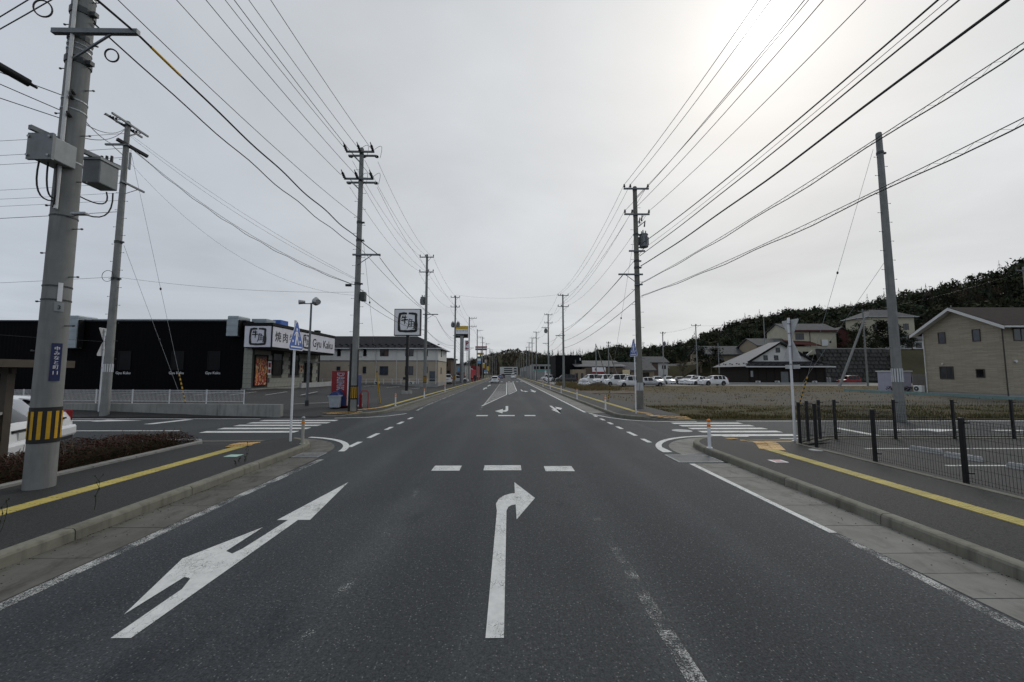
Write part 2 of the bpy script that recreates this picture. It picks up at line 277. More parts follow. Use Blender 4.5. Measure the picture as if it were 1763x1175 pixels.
# ------------------------------------------------------------------ helpers
class MB:
    def __init__(s): s.v = []; s.f = []
    def add(s, vs, fs):
        o = len(s.v); s.v += [tuple(map(float, p)) for p in vs]; s.f += [tuple(o + i for i in f) for f in fs]; return s
    def box(s, x0, x1, y0, y1, z0, z1):
        return s.add([(x0, y0, z0), (x1, y0, z0), (x1, y1, z0), (x0, y1, z0), (x0, y0, z1), (x1, y0, z1), (x1, y1, z1), (x0, y1, z1)],
                     [(0, 3, 2, 1), (4, 5, 6, 7), (0, 1, 5, 4), (1, 2, 6, 5), (2, 3, 7, 6), (3, 0, 4, 7)])
    def cbox(s, c, sx, sy, sz, a=0.0):
        ca, sa = math.cos(a), math.sin(a); vs = []
        for z in (-.5, .5):
            for x, y in ((-.5, -.5), (.5, -.5), (.5, .5), (-.5, .5)):
                vs.append((c[0] + x * sx * ca - y * sy * sa, c[1] + x * sx * sa + y * sy * ca, c[2] + z * sz))
        return s.add(vs, [(0, 3, 2, 1), (4, 5, 6, 7), (0, 1, 5, 4), (1, 2, 6, 5), (2, 3, 7, 6), (3, 0, 4, 7)])
    def beam(s, p, q, w, h):
        p, q = Vector(p), Vector(q); d = (q - p).normalized(); u = Vector((0, 0, 1)) if abs(d.z) < .95 else Vector((0, 1, 0))
        r = d.cross(u).normalized(); u = r.cross(d); vs = []
        for e in (p, q):
            for a, b in ((-1, -1), (1, -1), (1, 1), (-1, 1)): vs.append(e + r * a * w / 2 + u * b * h / 2)
        return s.add(vs, [(0, 1, 2, 3), (7, 6, 5, 4), (0, 4, 5, 1), (1, 5, 6, 2), (2, 6, 7, 3), (3, 7, 4, 0)])
    def cyl(s, p, q, r0, r1=None, n=10, caps=True):
        r1 = r0 if r1 is None else r1; p, q = Vector(p), Vector(q); d = (q - p).normalized()
        a = d.orthogonal().normalized() if abs(d.z) < .99 else Vector((1, 0, 0)); a = (a - d * a.dot(d)).normalized(); b = d.cross(a); vs = []
        for e, r in ((p, r0), (q, r1)):
            for i in range(n):
                t_ = 2 * math.pi * i / n; vs.append(e + a * math.cos(t_) * r + b * math.sin(t_) * r)
        fs = [(i, (i + 1) % n, n + (i + 1) % n, n + i) for i in range(n)]
        if caps: fs += [tuple(range(n - 1, -1, -1)), tuple(range(n, 2 * n))]
        return s.add(vs, fs)
    def tube(s, pts, r, n=5, rs=None):
        pts = [Vector(p) for p in pts]; m = len(pts); vs = []; a = None
        for i, p in enumerate(pts):
            d = (pts[min(i + 1, m - 1)] - pts[max(i - 1, 0)]).normalized()
            if a is None: a = d.orthogonal().normalized()
            a = (a - d * a.dot(d)).normalized(); b = d.cross(a); rr = rs[i] if rs else r
            for k in range(n):
                t_ = 2 * math.pi * k / n; vs.append(p + a * math.cos(t_) * rr + b * math.sin(t_) * rr)
        fs = [(i * n + k, i * n + (k + 1) % n, (i + 1) * n + (k + 1) % n, (i + 1) * n + k) for i in range(m - 1) for k in range(n)]
        fs += [tuple(range(n - 1, -1, -1)), tuple((m - 1) * n + k for k in range(n))]
        return s.add(vs, fs)
    def prism(s, poly, z0, z1):
        n = len(poly); vs = [(x, y, z0) for x, y in poly] + [(x, y, z1) for x, y in poly]
        return s.add(vs, [tuple(range(n - 1, -1, -1)), tuple(range(n, 2 * n))] + [(i, (i + 1) % n, n + (i + 1) % n, n + i) for i in range(n)])
    def slab(s, pts, d):
        """polygon in space given thickness vector d"""
        n = len(pts); d = Vector(d); vs = [Vector(p) for p in pts] + [Vector(p) + d for p in pts]
        return s.add(vs, [tuple(range(n - 1, -1, -1)), tuple(range(n, 2 * n))] + [(i, (i + 1) % n, n + (i + 1) % n, n + i) for i in range(n)])
    def ball(s, c, r, n=8, m=5, sq=(1, 1, 1)):
        vs = [(c[0], c[1], c[2] - r * sq[2])]; fs = []
        for j in range(1, m):
            ph = math.pi * j / m - math.pi / 2
            for i in range(n):
                t_ = 2 * math.pi * i / n; vs.append((c[0] + r * sq[0] * math.cos(ph) * math.cos(t_), c[1] + r * sq[1] * math.cos(ph) * math.sin(t_), c[2] + r * sq[2] * math.sin(ph)))
        vs.append((c[0], c[1], c[2] + r * sq[2])); e = len(vs) - 1
        for i in range(n):
            fs.append((0, 1 + (i + 1) % n, 1 + i)); fs.append((e, e - n + i, e - n + (i + 1) % n))
            for j in range(m - 2): fs.append((1 + j * n + i, 1 + j * n + (i + 1) % n, 1 + (j + 1) * n + (i + 1) % n, 1 + (j + 1) * n + i))
        return s.add(vs, fs)
    def quad(s, *p): return s.add(p, [tuple(range(len(p)))])

def root_of(o):
    while o.parent: o = o.parent
    return o
def link(name, me, parent=None, m=None):
    o = bpy.data.objects.new(name, me); COL.objects.link(o)
    if parent: o.parent = parent
    return o
def obj(name, mb, m, parent=None, smooth=False, local=False, bevel=0.0, label=None):
    """ONE mesh object; vertices are in world metres unless local"""
    v = mb.v
    if parent is not None and not local:
        off = root_of(parent).location; v = [(a - off.x, b - off.y, c - off.z) for a, b, c in v]
    me = bpy.data.meshes.new(name); me.from_pydata(v, [], mb.f); me.update()
    if m: me.materials.append(MATS[m])
    o = link(name, me, parent)
    if smooth:
        for p in me.polygons: p.use_smooth = True
        me.set_sharp_from_angle(angle=R(40))
    if bevel:
        b = o.modifiers.new('bevel', 'BEVEL'); b.width = bevel; b.segments = 2; b.limit_method = 'ANGLE'
    if label: o['label'] = label
    return o
def tag(o, label, cat, group=None):
    o['label'] = label; o['category'] = cat
    if group: o['group'] = group
    return o
def thing(name, label, cat, loc=(0, 0, 0), rz=0.0, group=None):
    o = bpy.data.objects.new(name, None); COL.objects.link(o); o.location = loc; o.rotation_euler = (0, 0, rz)
    o.empty_display_size = .2; return tag(o, label, cat, group)
def struct(name, mb, m, smooth=False, kind='structure'):
    o = obj(name, mb, m, None, smooth); o['kind'] = kind; return o
def inst(src, parent, loc=None, rot=None, name=None):
    """copy of one mesh object sharing its data"""
    o = src.copy(); COL.objects.link(o); o.parent = parent
    if loc is not None: o.location = loc
    if rot is not None: o.rotation_euler = rot
    return o
def copy_tree(src, label, loc, rz=0.0, group=None):
    def rec(a, par):
        c = a.copy(); COL.objects.link(c); c.parent = par
        for ch in a.children: rec(ch, c)
        return c
    c = rec(src, None); c.location = loc; c.rotation_euler = (0, 0, rz); c['label'] = label
    if group: c['group'] = group
    return c
TXT = {}
def text_mesh(s, size=1.0, fat=0.0, space=1.0):
    cu = bpy.data.curves.new('lettering', 'FONT'); cu.body = s; cu.size = size; cu.align_x = 'CENTER'; cu.align_y = 'CENTER'
    cu.offset = fat; cu.extrude = .002; cu.resolution_u = 3; cu.space_character = space
    o = bpy.data.objects.new('lettering', cu); COL.objects.link(o)
    dg = bpy.context.evaluated_depsgraph_get(); me = bpy.data.meshes.new_from_object(o.evaluated_get(dg))
    bpy.data.objects.remove(o); bpy.data.curves.remove(cu); return me
def text(name, s, size, m, parent, pos, xdir, up=(0, 0, 1), fat=0.0, space=1.0, sx=1.0, local=False):
    """lettering as real thin geometry; pos in world metres, xdir = reading direction"""
    me = text_mesh(s, size, fat, space); me.materials.clear(); me.materials.append(MATS[m])
    x = Vector(xdir).normalized(); u = Vector(up).normalized(); n = x.cross(u)
    mt = Matrix((x * sx, u, n)).transposed().to_4x4(); me.transform(mt)
    o = link(name, me, parent); p = Vector(pos)
    if parent is not None and not local: p = p - root_of(parent).location
    o.location = p; return o
def sweep(mb, path, prof, cap=True):
    """profile (offset to the right of travel, z) along a ground path (x, y[, dz])"""
    n = len(prof); P = [Vector((p[0], p[1], 0)) for p in path]; m = len(P); vs = []
    for i, p in enumerate(P):
        d = (P[min(i + 1, m - 1)] - P[max(i - 1, 0)]).normalized(); r = Vector((d.y, -d.x, 0))
        zs = path[i][2] if len(path[i]) > 2 else 1.0
        for o_, z in prof: q = p + r * o_; vs.append((q.x, q.y, z * zs if z > .02 else z))
    fs = [(i * n + k, (i + 1) * n + k, (i + 1) * n + k + 1, i * n + k + 1) for i in range(m - 1) for k in range(n - 1)]
    if cap: fs += [tuple(range(n)), tuple((m - 1) * n + k for k in range(n - 1, -1, -1))]
    mb.add(vs, fs)
def resample(path, step):
    out = [path[0]]; P = [Vector(p) for p in path]
    for a, b in zip(P, P[1:]):
        k = max(1, round((b - a).length / step))
        out += [tuple(a + (b - a) * (i / k)) for i in range(1, k + 1)]
    return out
def arc(cx, cy, r, a0, a1, n=10): return [(cx + r * math.cos(R(a0 + (a1 - a0) * i / n)), cy + r * math.sin(R(a0 + (a1 - a0) * i / n))) for i in range(n + 1)]
def pieces(path, step):
    """cut a path into runs of about `step` metres"""
    P = [Vector(p[:2]) for p in path]; L = [0]
    for a, b in zip(P, P[1:]): L.append(L[-1] + (b - a).length)
    def at(s):
        for i in range(len(L) - 1):
            if s <= L[i + 1] + 1e-9:
                t_ = (s - L[i]) / max(1e-9, L[i + 1] - L[i]); q = P[i].lerp(P[i + 1], t_); z = 1.0
                if len(path[i]) > 2: z = path[i][2] + (path[i + 1][2] - path[i][2]) * t_
                return (q.x, q.y, z)
        return (*P[-1], path[-1][2] if len(path[-1]) > 2 else 1.0)
    n = max(1, round(L[-1] / step)); out = []
    for k in range(n):
        a, b = L[-1] * k / n + .007, L[-1] * (k + 1) / n - .007
        out.append([at(a)] + [at(s) for s in L if a + .02 < s < b - .02] + [at(b)])
    return out
def smooth01(t_): t_ = max(0., min(1., t_)); return t_ * t_ * (3 - 2 * t_)

# ------------------------------------------------------------------ ground and roads
struct('ground', MB().box(-1500, 1500, -60, 2500, -.9, -.12), 'ground_mix')
main = struct('main_road', MB().quad((-5.75, -8, 0), (5.65, -8, 0), (5.65, 760, 0), (-6.7, 760, 0), (-6.7, 19, 0), (-5.75, 13, 0)), 'asphalt_main')
side = struct('side_road', MB().quad((-90, 12.0, 0), (-5.75, 12.0, 0), (-5.75, 13, 0), (-6.7, 19, 0), (-6.7, 24, 0), (-90, 24, 0)).quad((5.65, 11.5, 0), (120, 11.5, 0), (120, 22.5, 0), (5.65, 22.5, 0)), 'asphalt_side')

def walk_z(x, y, near=True):
    a = abs(x)
    if near: return .15 - .12 * smooth01((y - 11.3) / 1.3) * smooth01((a - 6.7) / .9)
    return .15
def grid_walk(name, yl, xin, xout, zf, m='asphalt_walk', nx=10):
    mb = MB(); n = nx + 1
    for y in yl:
        a, b = xin(y), xout(y)
        for i in range(n): x = a + (b - a) * i / nx; mb.v.append((x, y, zf(x, y)))
    for j in range(len(yl) - 1):
        for i in range(nx):
            q = (j * n + i, j * n + i + 1, (j + 1) * n + i + 1, (j + 1) * n + i); mb.f.append(q if xout(0) > xin(0) else q[::-1])
    return struct(name, mb, m)
def arc_x(y, cx, cy, r): return r - math.sqrt(max(0, r * r - (y - cy) ** 2)) if y > cy else 0.0
ys = [-8 + i for i in range(19)] + [11.1 + .1 * i for i in range(19)]
walk_l = grid_walk('sidewalk', ys, lambda y: -5.72 - arc_x(y, 0, 11.1, 1.85), lambda y: -8.74 if y < 11.8 else -8.74 - 3.4 * (y - 11.8) / 1.1, walk_z)
walk_r = grid_walk('sidewalk', ys, lambda y: 5.47 + arc_x(y, 0, 11.1, 1.85), lambda y: 8.13 if y < 11.2 else 8.13 + 2.6 * min(1, (y - 11.2) / 1.1), walk_z)
ysf = [18.2 + .1 * i for i in range(21)] + [20.4, 21, 22] + [24 + 4 * i for i in range(40)]
def farz(y0): return lambda x, y: .15 - .12 * (1 - smooth01((y - y0) / 1.6)) * smooth01((abs(x) - 6.6) / .9)
walk_fr = grid_walk('sidewalk', ysf, lambda y: 5.52 + (2.0 - math.sqrt(max(0, 4 - (20.2 - y) ** 2)) if y < 20.2 else 0), lambda y: 8.35, farz(18.3))
ysl = [20.1 + .1 * i for i in range(21)] + [22.4, 23, 24] + [26 + 4 * i for i in range(40)]
walk_fl = grid_walk('sidewalk', ysl, lambda y: -6.67 - (1.9 - math.sqrt(max(0, 1.9 ** 2 - (22 - y) ** 2)) if y < 22 else 0), lambda y: -9.2, farz(20.2))
# kerbs: every stone its own piece
KP = [(-.17, 0.0), (-.17, .155), (-.05, .155), (-.022, .145), (-.004, .118), (0, .0)]
def kerb(path, sgn, step=1.9, m='kerb_concrete', n_own=300):
    r = bpy.data.objects.new('kerb', None); COL.objects.link(r); r['kind'] = 'structure'
    prof = [(o * sgn, z) for o, z in KP]
    if sgn < 0: prof = prof[::-1]
    for p in pieces(path, step):
        mb = MB(); sweep(mb, p, prof); obj('kerb_stone', mb, m, r)
    return r
dn = lambda pts, k: [(*p, 1.0) if i < len(pts) - 4 else (*p, 1 - k * (i - len(pts) + 4) / 3) for i, p in enumerate(pts)]
kerb([(-5.55, -8, 1), (-5.55, 11.1, 1)] + dn(arc(-7.35, 11.1, 1.8, 0, 90)[1:], .75) + [(-9.2, 12.9, .2), (-12.2, 12.9, .2)], 1, 1.9)
kerb([(5.32, -8, 1), (5.32, 11.1, 1)] + dn(arc(7.12, 11.1, 1.8, 180, 90)[1:], .75) + [(9.0, 12.9, .2), (12.0, 12.75, .2), (60, 12.75, .2)], -1, 1.95)
kerb([(8.6, 18.2, .2), (7.35, 18.2, .25)] + [(*p, .3 + .7 * smooth01(i / 4)) for i, p in enumerate(arc(7.35, 20.2, 2.0, 270, 180))][1:] + [(5.35, 60, 1), (5.35, 180, 1)], -1, 2.0)
kerb([(-10.4, 20.1, .2), (-8.4, 20.1, .25)] + [(*p, .3 + .7 * smooth01(i / 4)) for i, p in enumerate(arc(-8.4, 22.0, 1.9, 270, 360))][1:] + [(-6.5, 60, 1), (-6.5, 180, 1)], 1, 2.0)
# gutters: slabs near the camera one by one, strips beyond
def gutter(x0, x1, y0, y1, m, joints):
    r = bpy.data.objects.new('gutter', None); COL.objects.link(r); r['kind'] = 'structure'
    for a, b in zip(joints, joints[1:]):
        d = random.uniform(-.001, .002); mb = MB().box(min(x0, x1), max(x0, x1), a + .006, b - .006, -.03, .007 + d); obj('gutter_slab', mb, m, r)
    obj('gutter_strip', MB().box(min(x0, x1), max(x0, x1), joints[-1] + .01, y1, -.03, .007), m, r) if y1 > joints[-1] + .1 else None
    return r
jr = [-8, -6, -4.2, -2.4, -.6, .3, 1.2, 2.1, 3.0, 3.92, 4.4, 4.88, 5.74, 6.61, 7.48, 8.33, 9.18, 9.62]
gutter(4.46, 5.315, -8, 9.6, 'gutter_concrete', jr)
gutter(-4.76, -5.545, -8, 10.3, 'gutter_dirty', [-8 + .92 * i for i in range(20)] + [10.35])
gutter(4.42, 5.345, 21.5, 170, 'gutter_concrete', [21.6 + i for i in range(40)])
gutter(-5.55, -6.495, 23, 170, 'gutter_dirty', [23 + i for i in range(40)])
def fillet(name, cx, r0, r1, a0, a1, m, cy=11.0, n=16):
    mb = MB(); A = arc(cx, cy, r0, a0, a1, n); B = arc(cx, cy, r1, a0, a1, n)
    for i in range(n): mb.quad((*A[i], .006), (*B[i], .006), (*B[i + 1], .006), (*A[i + 1], .006))
    o = struct(name, mb, m)
    o.data.flip_normals() if o.data.polygons[0].normal.z < 0 else None
    return o
fillet('gutter', 7.12, 1.8, 2.5, 188, 92, 'gutter_concrete'); fillet('gutter', -7.35, 1.8, 2.5, -8, 88, 'gutter_dirty')
# drain gratings
def grating(x0, x1, y0, y1):
    r = bpy.data.objects.new('drain', None); COL.objects.link(r); r['kind'] = 'structure'
    obj('pit', MB().box(x0, x1, y0, y1, -.06, .004), 'black_metal', r)
    fr = MB()
    for a in ((x0, x1, y0, y0 + .04), (x0, x1, y1 - .04, y1), (x0, x0 + .04, y0 + .04, y1 - .04), (x1 - .04, x1, y0 + .04, y1 - .04)): fr.box(*a, 0, .012)
    obj('frame', fr, 'galv_dull', r); n = int((x1 - x0 - .08) / .045)
    b0 = obj('bar', MB().box(0, .012, y0 + .04, y1 - .04, .004, .0105), 'galv_dull', r); b0.location.x = x0 + .06
    for i in range(1, n): inst(b0, r, (x0 + .06 + i * .045, 0, 0))
grating(4.15, 5.25, 9.72, 10.62); grating(-5.5, -4.82, 10.42, 11.0)
# asphalt and pits on the lots
def lotz(x, y=99): return .03 + (.12 + .45 * smooth01((-9.4 - x) / 8.5)) * smooth01((y - 19.7) / 2.2)
def lot_grid(name, xs, yl, zf, m):
    mb = MB(); n = len(xs)
    for y in yl:
        for x in xs: mb.v.append((x, y, zf(x, y)))
    for j in range(len(yl) - 1):
        for i in range(n - 1): mb.f.append((j * n + i, j * n + i + 1, (j + 1) * n + i + 1, (j + 1) * n + i))
    return struct(name, mb, m)
lot_l = lot_grid('parking_lot', [-100, -60, -30, -20, -18, -16, -15, -14, -13, -12, -11, -10, -9.195], [19.75, 20.1, 20.5, 21, 21.5, 22, 24, 30, 57, 190], lotz, 'asphalt_lot')
lot_c = struct('parking_lot', MB().quad((-60, -8, .02), (-10.6, -8, .02), (-10.6, 13.0, .02), (-60, 13.0, .02)), 'asphalt_lot')
lot_r = struct('parking_lot', MB().quad((8.32, -8, .10), (70, -8, .10), (70, 12.55, .10), (10.3, 12.55, .10), (8.32, 11.3, .10)), 'asphalt_lot')

# ------------------------------------------------------------------ painted markings (parts of the road)
Z = .0045
def mark(name, poly, m, parent=main, z=Z):
    mb = MB().quad(*[(x, y, z) for x, y in poly]); o = obj(name, mb, m, parent)
    if o.data.polygons[0].normal.z < 0: o.data.flip_normals()
    return o
def rect(name, x0, x1, y0, y1, m, parent=main, z=Z): return mark(name, [(x0, y0), (x1, y0), (x1, y1), (x0, y1)], m, parent, z)
def strip(name, path, w, m, parent=main, z=Z):
    mb = MB(); sweep(mb, path, [(-w / 2, z), (w / 2, z)], False); o = obj(name, mb, m, parent)
    if o.data.polygons[0].normal.z < 0: o.data.flip_normals()
    return o
for x0, x1, a in ((-1.66, -1.04, 9.0), (-.51, .33, 9.02), (.86, 1.50, 8.92)): rect('guide_dash', x0, x1, a, a + .48, 'paint_arrow')
for x0, x1 in ((-1.53, -.95), (-.42, .41), (.91, 1.46)): rect('guide_dash', x0, x1, 20.15, 20.62, 'paint_white')
mark('turn_arrow', [(-.17, 3.42), (-.02, 3.42), (0, 6.42), (.03, 6.6), (.08, 6.68), (.15, 6.72), (.15, 6.05), (.49, 7.05), (.155, 8.05), (.15, 7.33), (.06, 7.3), (-.04, 7.2), (-.13, 7.02), (-.175, 6.75), (-.15, 6.42)], 'paint_arrow')
mark('lane_arrow', [(-3.215, 3.46), (-3.05, 3.46), (-3.055, 6.07), (-2.88, 6.07), (-3.12, 8.1), (-3.36, 6.07), (-3.20, 6.07), (-3.235, 5.12), (-3.27, 4.98), (-3.39, 5.05), (-3.40, 5.80), (-3.76, 4.86), (-3.41, 3.78), (-3.40, 4.44), (-3.31, 4.40), (-3.235, 4.2)], 'paint_arrow')
strip('edge_line', [(-4.66, -8), (-4.66, 3), (-4.68, 7), (-4.62, 10.2)], .15, 'paint_worn'); strip('edge_line', [(4.18, -8), (4.33, 3.4), (4.42, 5.5)], .13, 'paint_worn'); strip('edge_line', [(4.42, 5.5), (4.40, 9.6)], .13, 'paint_white')
strip('corner_line', arc(7.05, 11.0, 2.72, 181, 96, 18) + [(8.2, 13.62)], .17, 'paint_white', z=.0095); strip('corner_line', arc(-7.25, 11.0, 2.72, 4, 76, 16), .17, 'paint_white', z=.0095)
strip('edge_line', [(4.3, 170), (4.3, 22)], .15, 'paint_white'); strip('edge_line', [(-5.35, 170), (-5.35, 27), (-5.15, 23.2)], .15, 'paint_worn')
strip('corner_line', [(4.42, 21.4), (4.62, 20.4), (5.0, 19.3), (5.5, 18.45), (6.1, 17.98), (6.9, 17.8), (8.4, 17.72)], .13, 'paint_white', z=.0095)
strip('corner_line', [(-5.3, 21.4), (-5.9, 20.3), (-6.8, 19.6), (-8.2, 19.3)], .13, 'paint_white', z=.0095)
for a, b in ((11.85, 12.75), (13.5, 14.5), (15.4, 16.2), (17.1, 17.9), (18.9, 19.6)): rect('guide_dash', -4.66, -4.50, a, b, 'paint_white')
for a, b in ((11.0, 11.75), (12.5, 13.2), (13.85, 14.75), (15.5, 16.2), (16.9, 17.6), (18.3, 19.0), (19.8, 20.4)): rect('guide_dash', 4.37, 4.52, a, b, 'paint_white')
strip('lane_line', [(1.33, -8), (1.33, 3.5)], .14, 'paint_worn'); strip('lane_line', [(1.33, 3.5), (1.34, 5.2)], .13, 'paint_ghost'); strip('lane_line', [(1.34, 5.2), (1.36, 8.4)], .13, 'paint_trace')
strip('lane_line', [(-1.60, -8), (-1.62, 8.6)], .12, 'paint_trace')
for x, y0, y1 in ((-1.55, 22, 26),): strip('lane_line', [(x, y0), (x, y1)], .12, 'paint_ghost')
# oncoming lane arrows beyond the junction
mark('turn_arrow', [(.10, 26.2), (-.06, 26.2), (-.06, 23.6), (-.12, 23.3), (-.22, 23.25), (-.22, 24.1), (-.66, 22.75), (-.22, 21.5), (-.22, 22.35), (-.05, 22.4), (.07, 22.9), (.10, 23.6)], 'paint_white')
mark('lane_arrow', [(2.95, 26.4), (2.80, 26.4), (2.80, 23.7), (2.62, 23.7), (2.88, 21.3), (3.14, 23.7), (2.95, 23.7), (2.97, 24.6), (3.05, 24.7), (3.1, 25.7), (3.42, 24.6), (3.12, 23.4), (3.06, 24.1), (2.97, 24.1)], 'paint_white')
mark('turn_arrow', [(1.95, 52), (1.78, 52), (1.78, 47.5), (2.1, 46.7), (2.1, 45.3), (2.55, 47), (2.1, 48.6), (2.1, 47.9), (1.95, 48.2)], 'paint_white')
mark('lane_arrow', [(3.25, 52), (3.05, 52), (3.05, 47.5), (2.8, 47.5), (3.15, 44.5), (3.5, 47.5), (3.25, 47.5), (3.3, 48.8), (3.7, 47.8), (3.3, 49.6)], 'paint_white')
mark('lane_arrow', [(-3.1, 52), (-2.95, 52), (-2.95, 56), (-2.7, 56), (-3.02, 60), (-3.35, 56), (-3.1, 56)], 'paint_white')
mark('lane_arrow', [(-3.1, 64), (-2.95, 64), (-2.95, 69), (-2.7, 69), (-3.02, 74), (-3.35, 69), (-3.1, 69)], 'paint_white')
# hatched island painted between the lanes
strip('island_outline', [(-1.62, 26.3), (-1.3, 29), (-.02, 40), (-.02, 92)], .12, 'paint_white'); strip('island_outline', [(-1.52, 27.6), (-1.42, 44), (-1.35, 80)], .1, 'paint_hatch')
yy = 28.4
while yy < 78:
    xr = -1.3 + 1.28 * (yy - 29) / 11 if yy < 40 else -.09
    if xr > -1.36: mark('island_bar', [(-1.46 + .0015 * (yy - 28), yy), (max(xr - .08, -1.3), yy + .25), (max(xr - .08, -1.3), yy + .8), (-1.46 + .0015 * (yy - 28), yy + .55)], 'paint_hatch')
    yy += 1.25 if yy < 46 else 2.2
strip('island_outline', [(.22, 40.5), (1.2, 48.4), (1.5, 92)], .12, 'paint_white')
yy = 41.6
while yy < 91:
    xr = .25 + .93 * (yy - 41) / 8 if yy < 49 else 1.2 + .28 * (yy - 49) / 43
    rect('island_bar', .12, xr - .1, yy, yy + .62, 'paint_hatch'); yy += 1.0
for x in (-4.2, -3.2, -2.2, -1.2, .6, 1.6, 2.6, 3.6): rect('crosswalk_stripe', x - .25, x + .25, 97, 100.5, 'paint_white')
# crosswalks over the side road
for y in (13.72, 14.55, 15.38, 16.2, 17.0): rect('crosswalk_stripe', 7.1, 10.05, y, y + .40, 'paint_arrow', side)
for y in (14.72, 15.62, 16.52, 17.38, 18.2): rect('crosswalk_stripe', -11.1, -7.7, y, y + .42, 'paint_arrow', side)
strip('edge_line', [(9.0, 13.2), (60, 13.0)], .12, 'paint_white', side); strip('edge_line', [(10.3, 17.95), (60, 17.6)], .13, 'paint_white', side)
strip('stop_line', [(12.75, 13.6), (12.95, 15.7)], .28, 'paint_white', side)
mark('lane_arrow', [(14.2, 15.05), (15.8, 14.95), (15.8, 14.6), (17.3, 15.1), (15.8, 15.5), (15.8, 15.2), (14.2, 15.25)], 'paint_white', side)
mark('lane_arrow', [(18.3, 14.85), (20, 14.75), (20, 14.4), (21.4, 14.9), (20, 15.3), (20, 15.0), (18.3, 15.05)], 'paint_white', side)
strip('edge_line', [(-80, 15.6), (-12.2, 15.25)], .13, 'paint_white', side); strip('edge_line', [(-80, 19.4), (-11.6, 19.15)], .12, 'paint_white', side)
mark('lane_arrow', [(-21.5, 18.35), (-18.4, 18.35), (-18.4, 18.1), (-16.5, 18.5), (-18.4, 18.85), (-18.4, 18.6), (-21.5, 18.6)], 'paint_white', side)
mark('stop_line', [(-15.3, 17.2), (-14.9, 17.2), (-14.5, 18.9), (-14.9, 18.9)], 'paint_white', side)
mb = MB().cyl((6.55, 15.0, -.02), (6.55, 15.0, .008), .36, n=24); obj('manhole_cover', mb, 'galv_dull', side)
mb = MB().cyl((8.05, 10.45, .1), (8.05, 10.45, .156), .16, n=16); obj('valve_cover', mb, 'galv_dull', walk_r)
mark('printed_plate', [(6.02, 9.02), (6.33, 9.02), (6.33, 9.3), (6.02, 9.3)], 'sign_white', walk_r, .1545); mark('printed_plate', [(6.07, 9.05), (6.28, 9.05), (6.28, 9.27), (6.07, 9.27)], 'pink_plate', walk_r, .158)
mark('printed_plate', [(-6.78, 9.8), (-6.46, 9.8), (-6.46, 10.08), (-6.78, 10.08)], 'mint_plate', walk_l, .1545)
# stall lines and wheel stops of the near right lot
for y in (10.9, 8.9, 6.9): strip('stall_line', [(9.75, y), (17, y - .1)], .09, 'paint_lot', lot_r, .1045)
# stall lines on the restaurant lot
for i in range(14): 
    x = -14.5 - i * 2.5; strip('stall_line', [(x, 28.5), (x - 1.2, 33.5)], .12, 'paint_lot', lot_l, .606)
for i in range(7):
    x = -11.5 - i * 2.6; z0 = lotz(x); strip('stall_line', [(x, 47), (x + .4, 51.5)], .14, 'paint_lot', lot_l, z0 + .03)
strip('stall_line', [(-13.0, 23.9), (-10.9, 25.7)], .12, 'paint_lot', lot_l, lotz(-12) + .06)
# tactile paving: each tile a piece with raised bars
def tile_mesh(m, dots=False):
    mb = MB().box(-.1455, .1455, -.1455, .1455, 0, .006)
    if dots:
        for i in range(5):
            for j in range(5): mb.cyl((-.12 + .06 * i, -.12 + .06 * j, .006), (-.12 + .06 * i, -.12 + .06 * j, .0105), .014, .009, 5)
    else:
        for i in range(4): mb.box(-.12 + .08 * i - .016, -.12 + .08 * i + .016, -.135, .135, .006, .0105)
    o = obj('tactile_tile', mb, m); me = o.data; bpy.data.objects.remove(o); return me
T_Y, T_O, T_D = tile_mesh('tactile_yellow'), tile_mesh('tactile_orange'), tile_mesh('tactile_orange', True)
def tile(me, par, x, y, rz=0.0, near=None):
    o = bpy.data.objects.new('tactile_tile', me); COL.objects.link(o); o.parent = par
    z = walk_z(x, y) if near is None else near(x, y); o.location = (x, y, z + .002); o.rotation_euler = (0, 0, rz)
    if near is None and y > 11.2: o.rotation_euler = (-math.atan(.075), 0, rz)
for sgn, par, xc, yend in ((-1, walk_l, -7.25, 11.0), (1, walk_r, 6.9, 10.4)):
    y = yend
    while y > 1.2: tile(T_Y, par, xc, y); y -= .3
    obj('tactile_strip', MB().box(xc - .15, xc + .15, -7, y + .14, .15, .158), 'tactile_yellow', par)
    dx, dy = (-.62, 1.55) if sgn < 0 else (.85, 1.75); a = math.atan2(dy, dx) - math.pi / 2; L = math.hypot(dx, dy)
    for k in range(5):
        for q in (-.15, .15):
            d = .28 + k * .3; tile(T_O, par, xc + dx / L * d + math.cos(a) * q, yend + dy / L * d + math.sin(a) * q, a)
    x1 = xc + dx; yt = yend + dy + .28
    for k in range(-3, 4): 
        if yt < 12.75: tile(T_D, par, x1 + k * .3 + sgn * .1, min(yt, 12.62))
fz = farz(18.3); fl = farz(20.2)
for k in range(80): tile(T_Y, walk_fr, 6.72, 20.9 + .3 * k, 0, fz)
obj('tactile_strip', MB().box(6.57, 6.87, 44.8, 170, .15, .159), 'tactile_yellow', walk_fr)
for i in range(6):
    for j in range(2): tile(T_O if j else T_D, walk_fr, 6.9 + .3 * i, 18.65 + .3 * j + .35 * (1 - i / 5), 0, fz)
for k in range(3):
    tile(T_O, walk_fr, 6.8 + .1 * k, 20.5 - .3 * k, .3, fz)
for k in range(70): tile(T_Y, walk_fl, -7.3, 24.2 + .3 * k, 0, fl)
obj('tactile_strip', MB().box(-7.45, -7.15, 45.2, 170, .15, .159), 'tactile_yellow', walk_fl)
for k in range(8): tile(T_O, walk_fl, -7.34 - .035 * k * k * .6, 23.9 - .3 * k, -.15, fl)
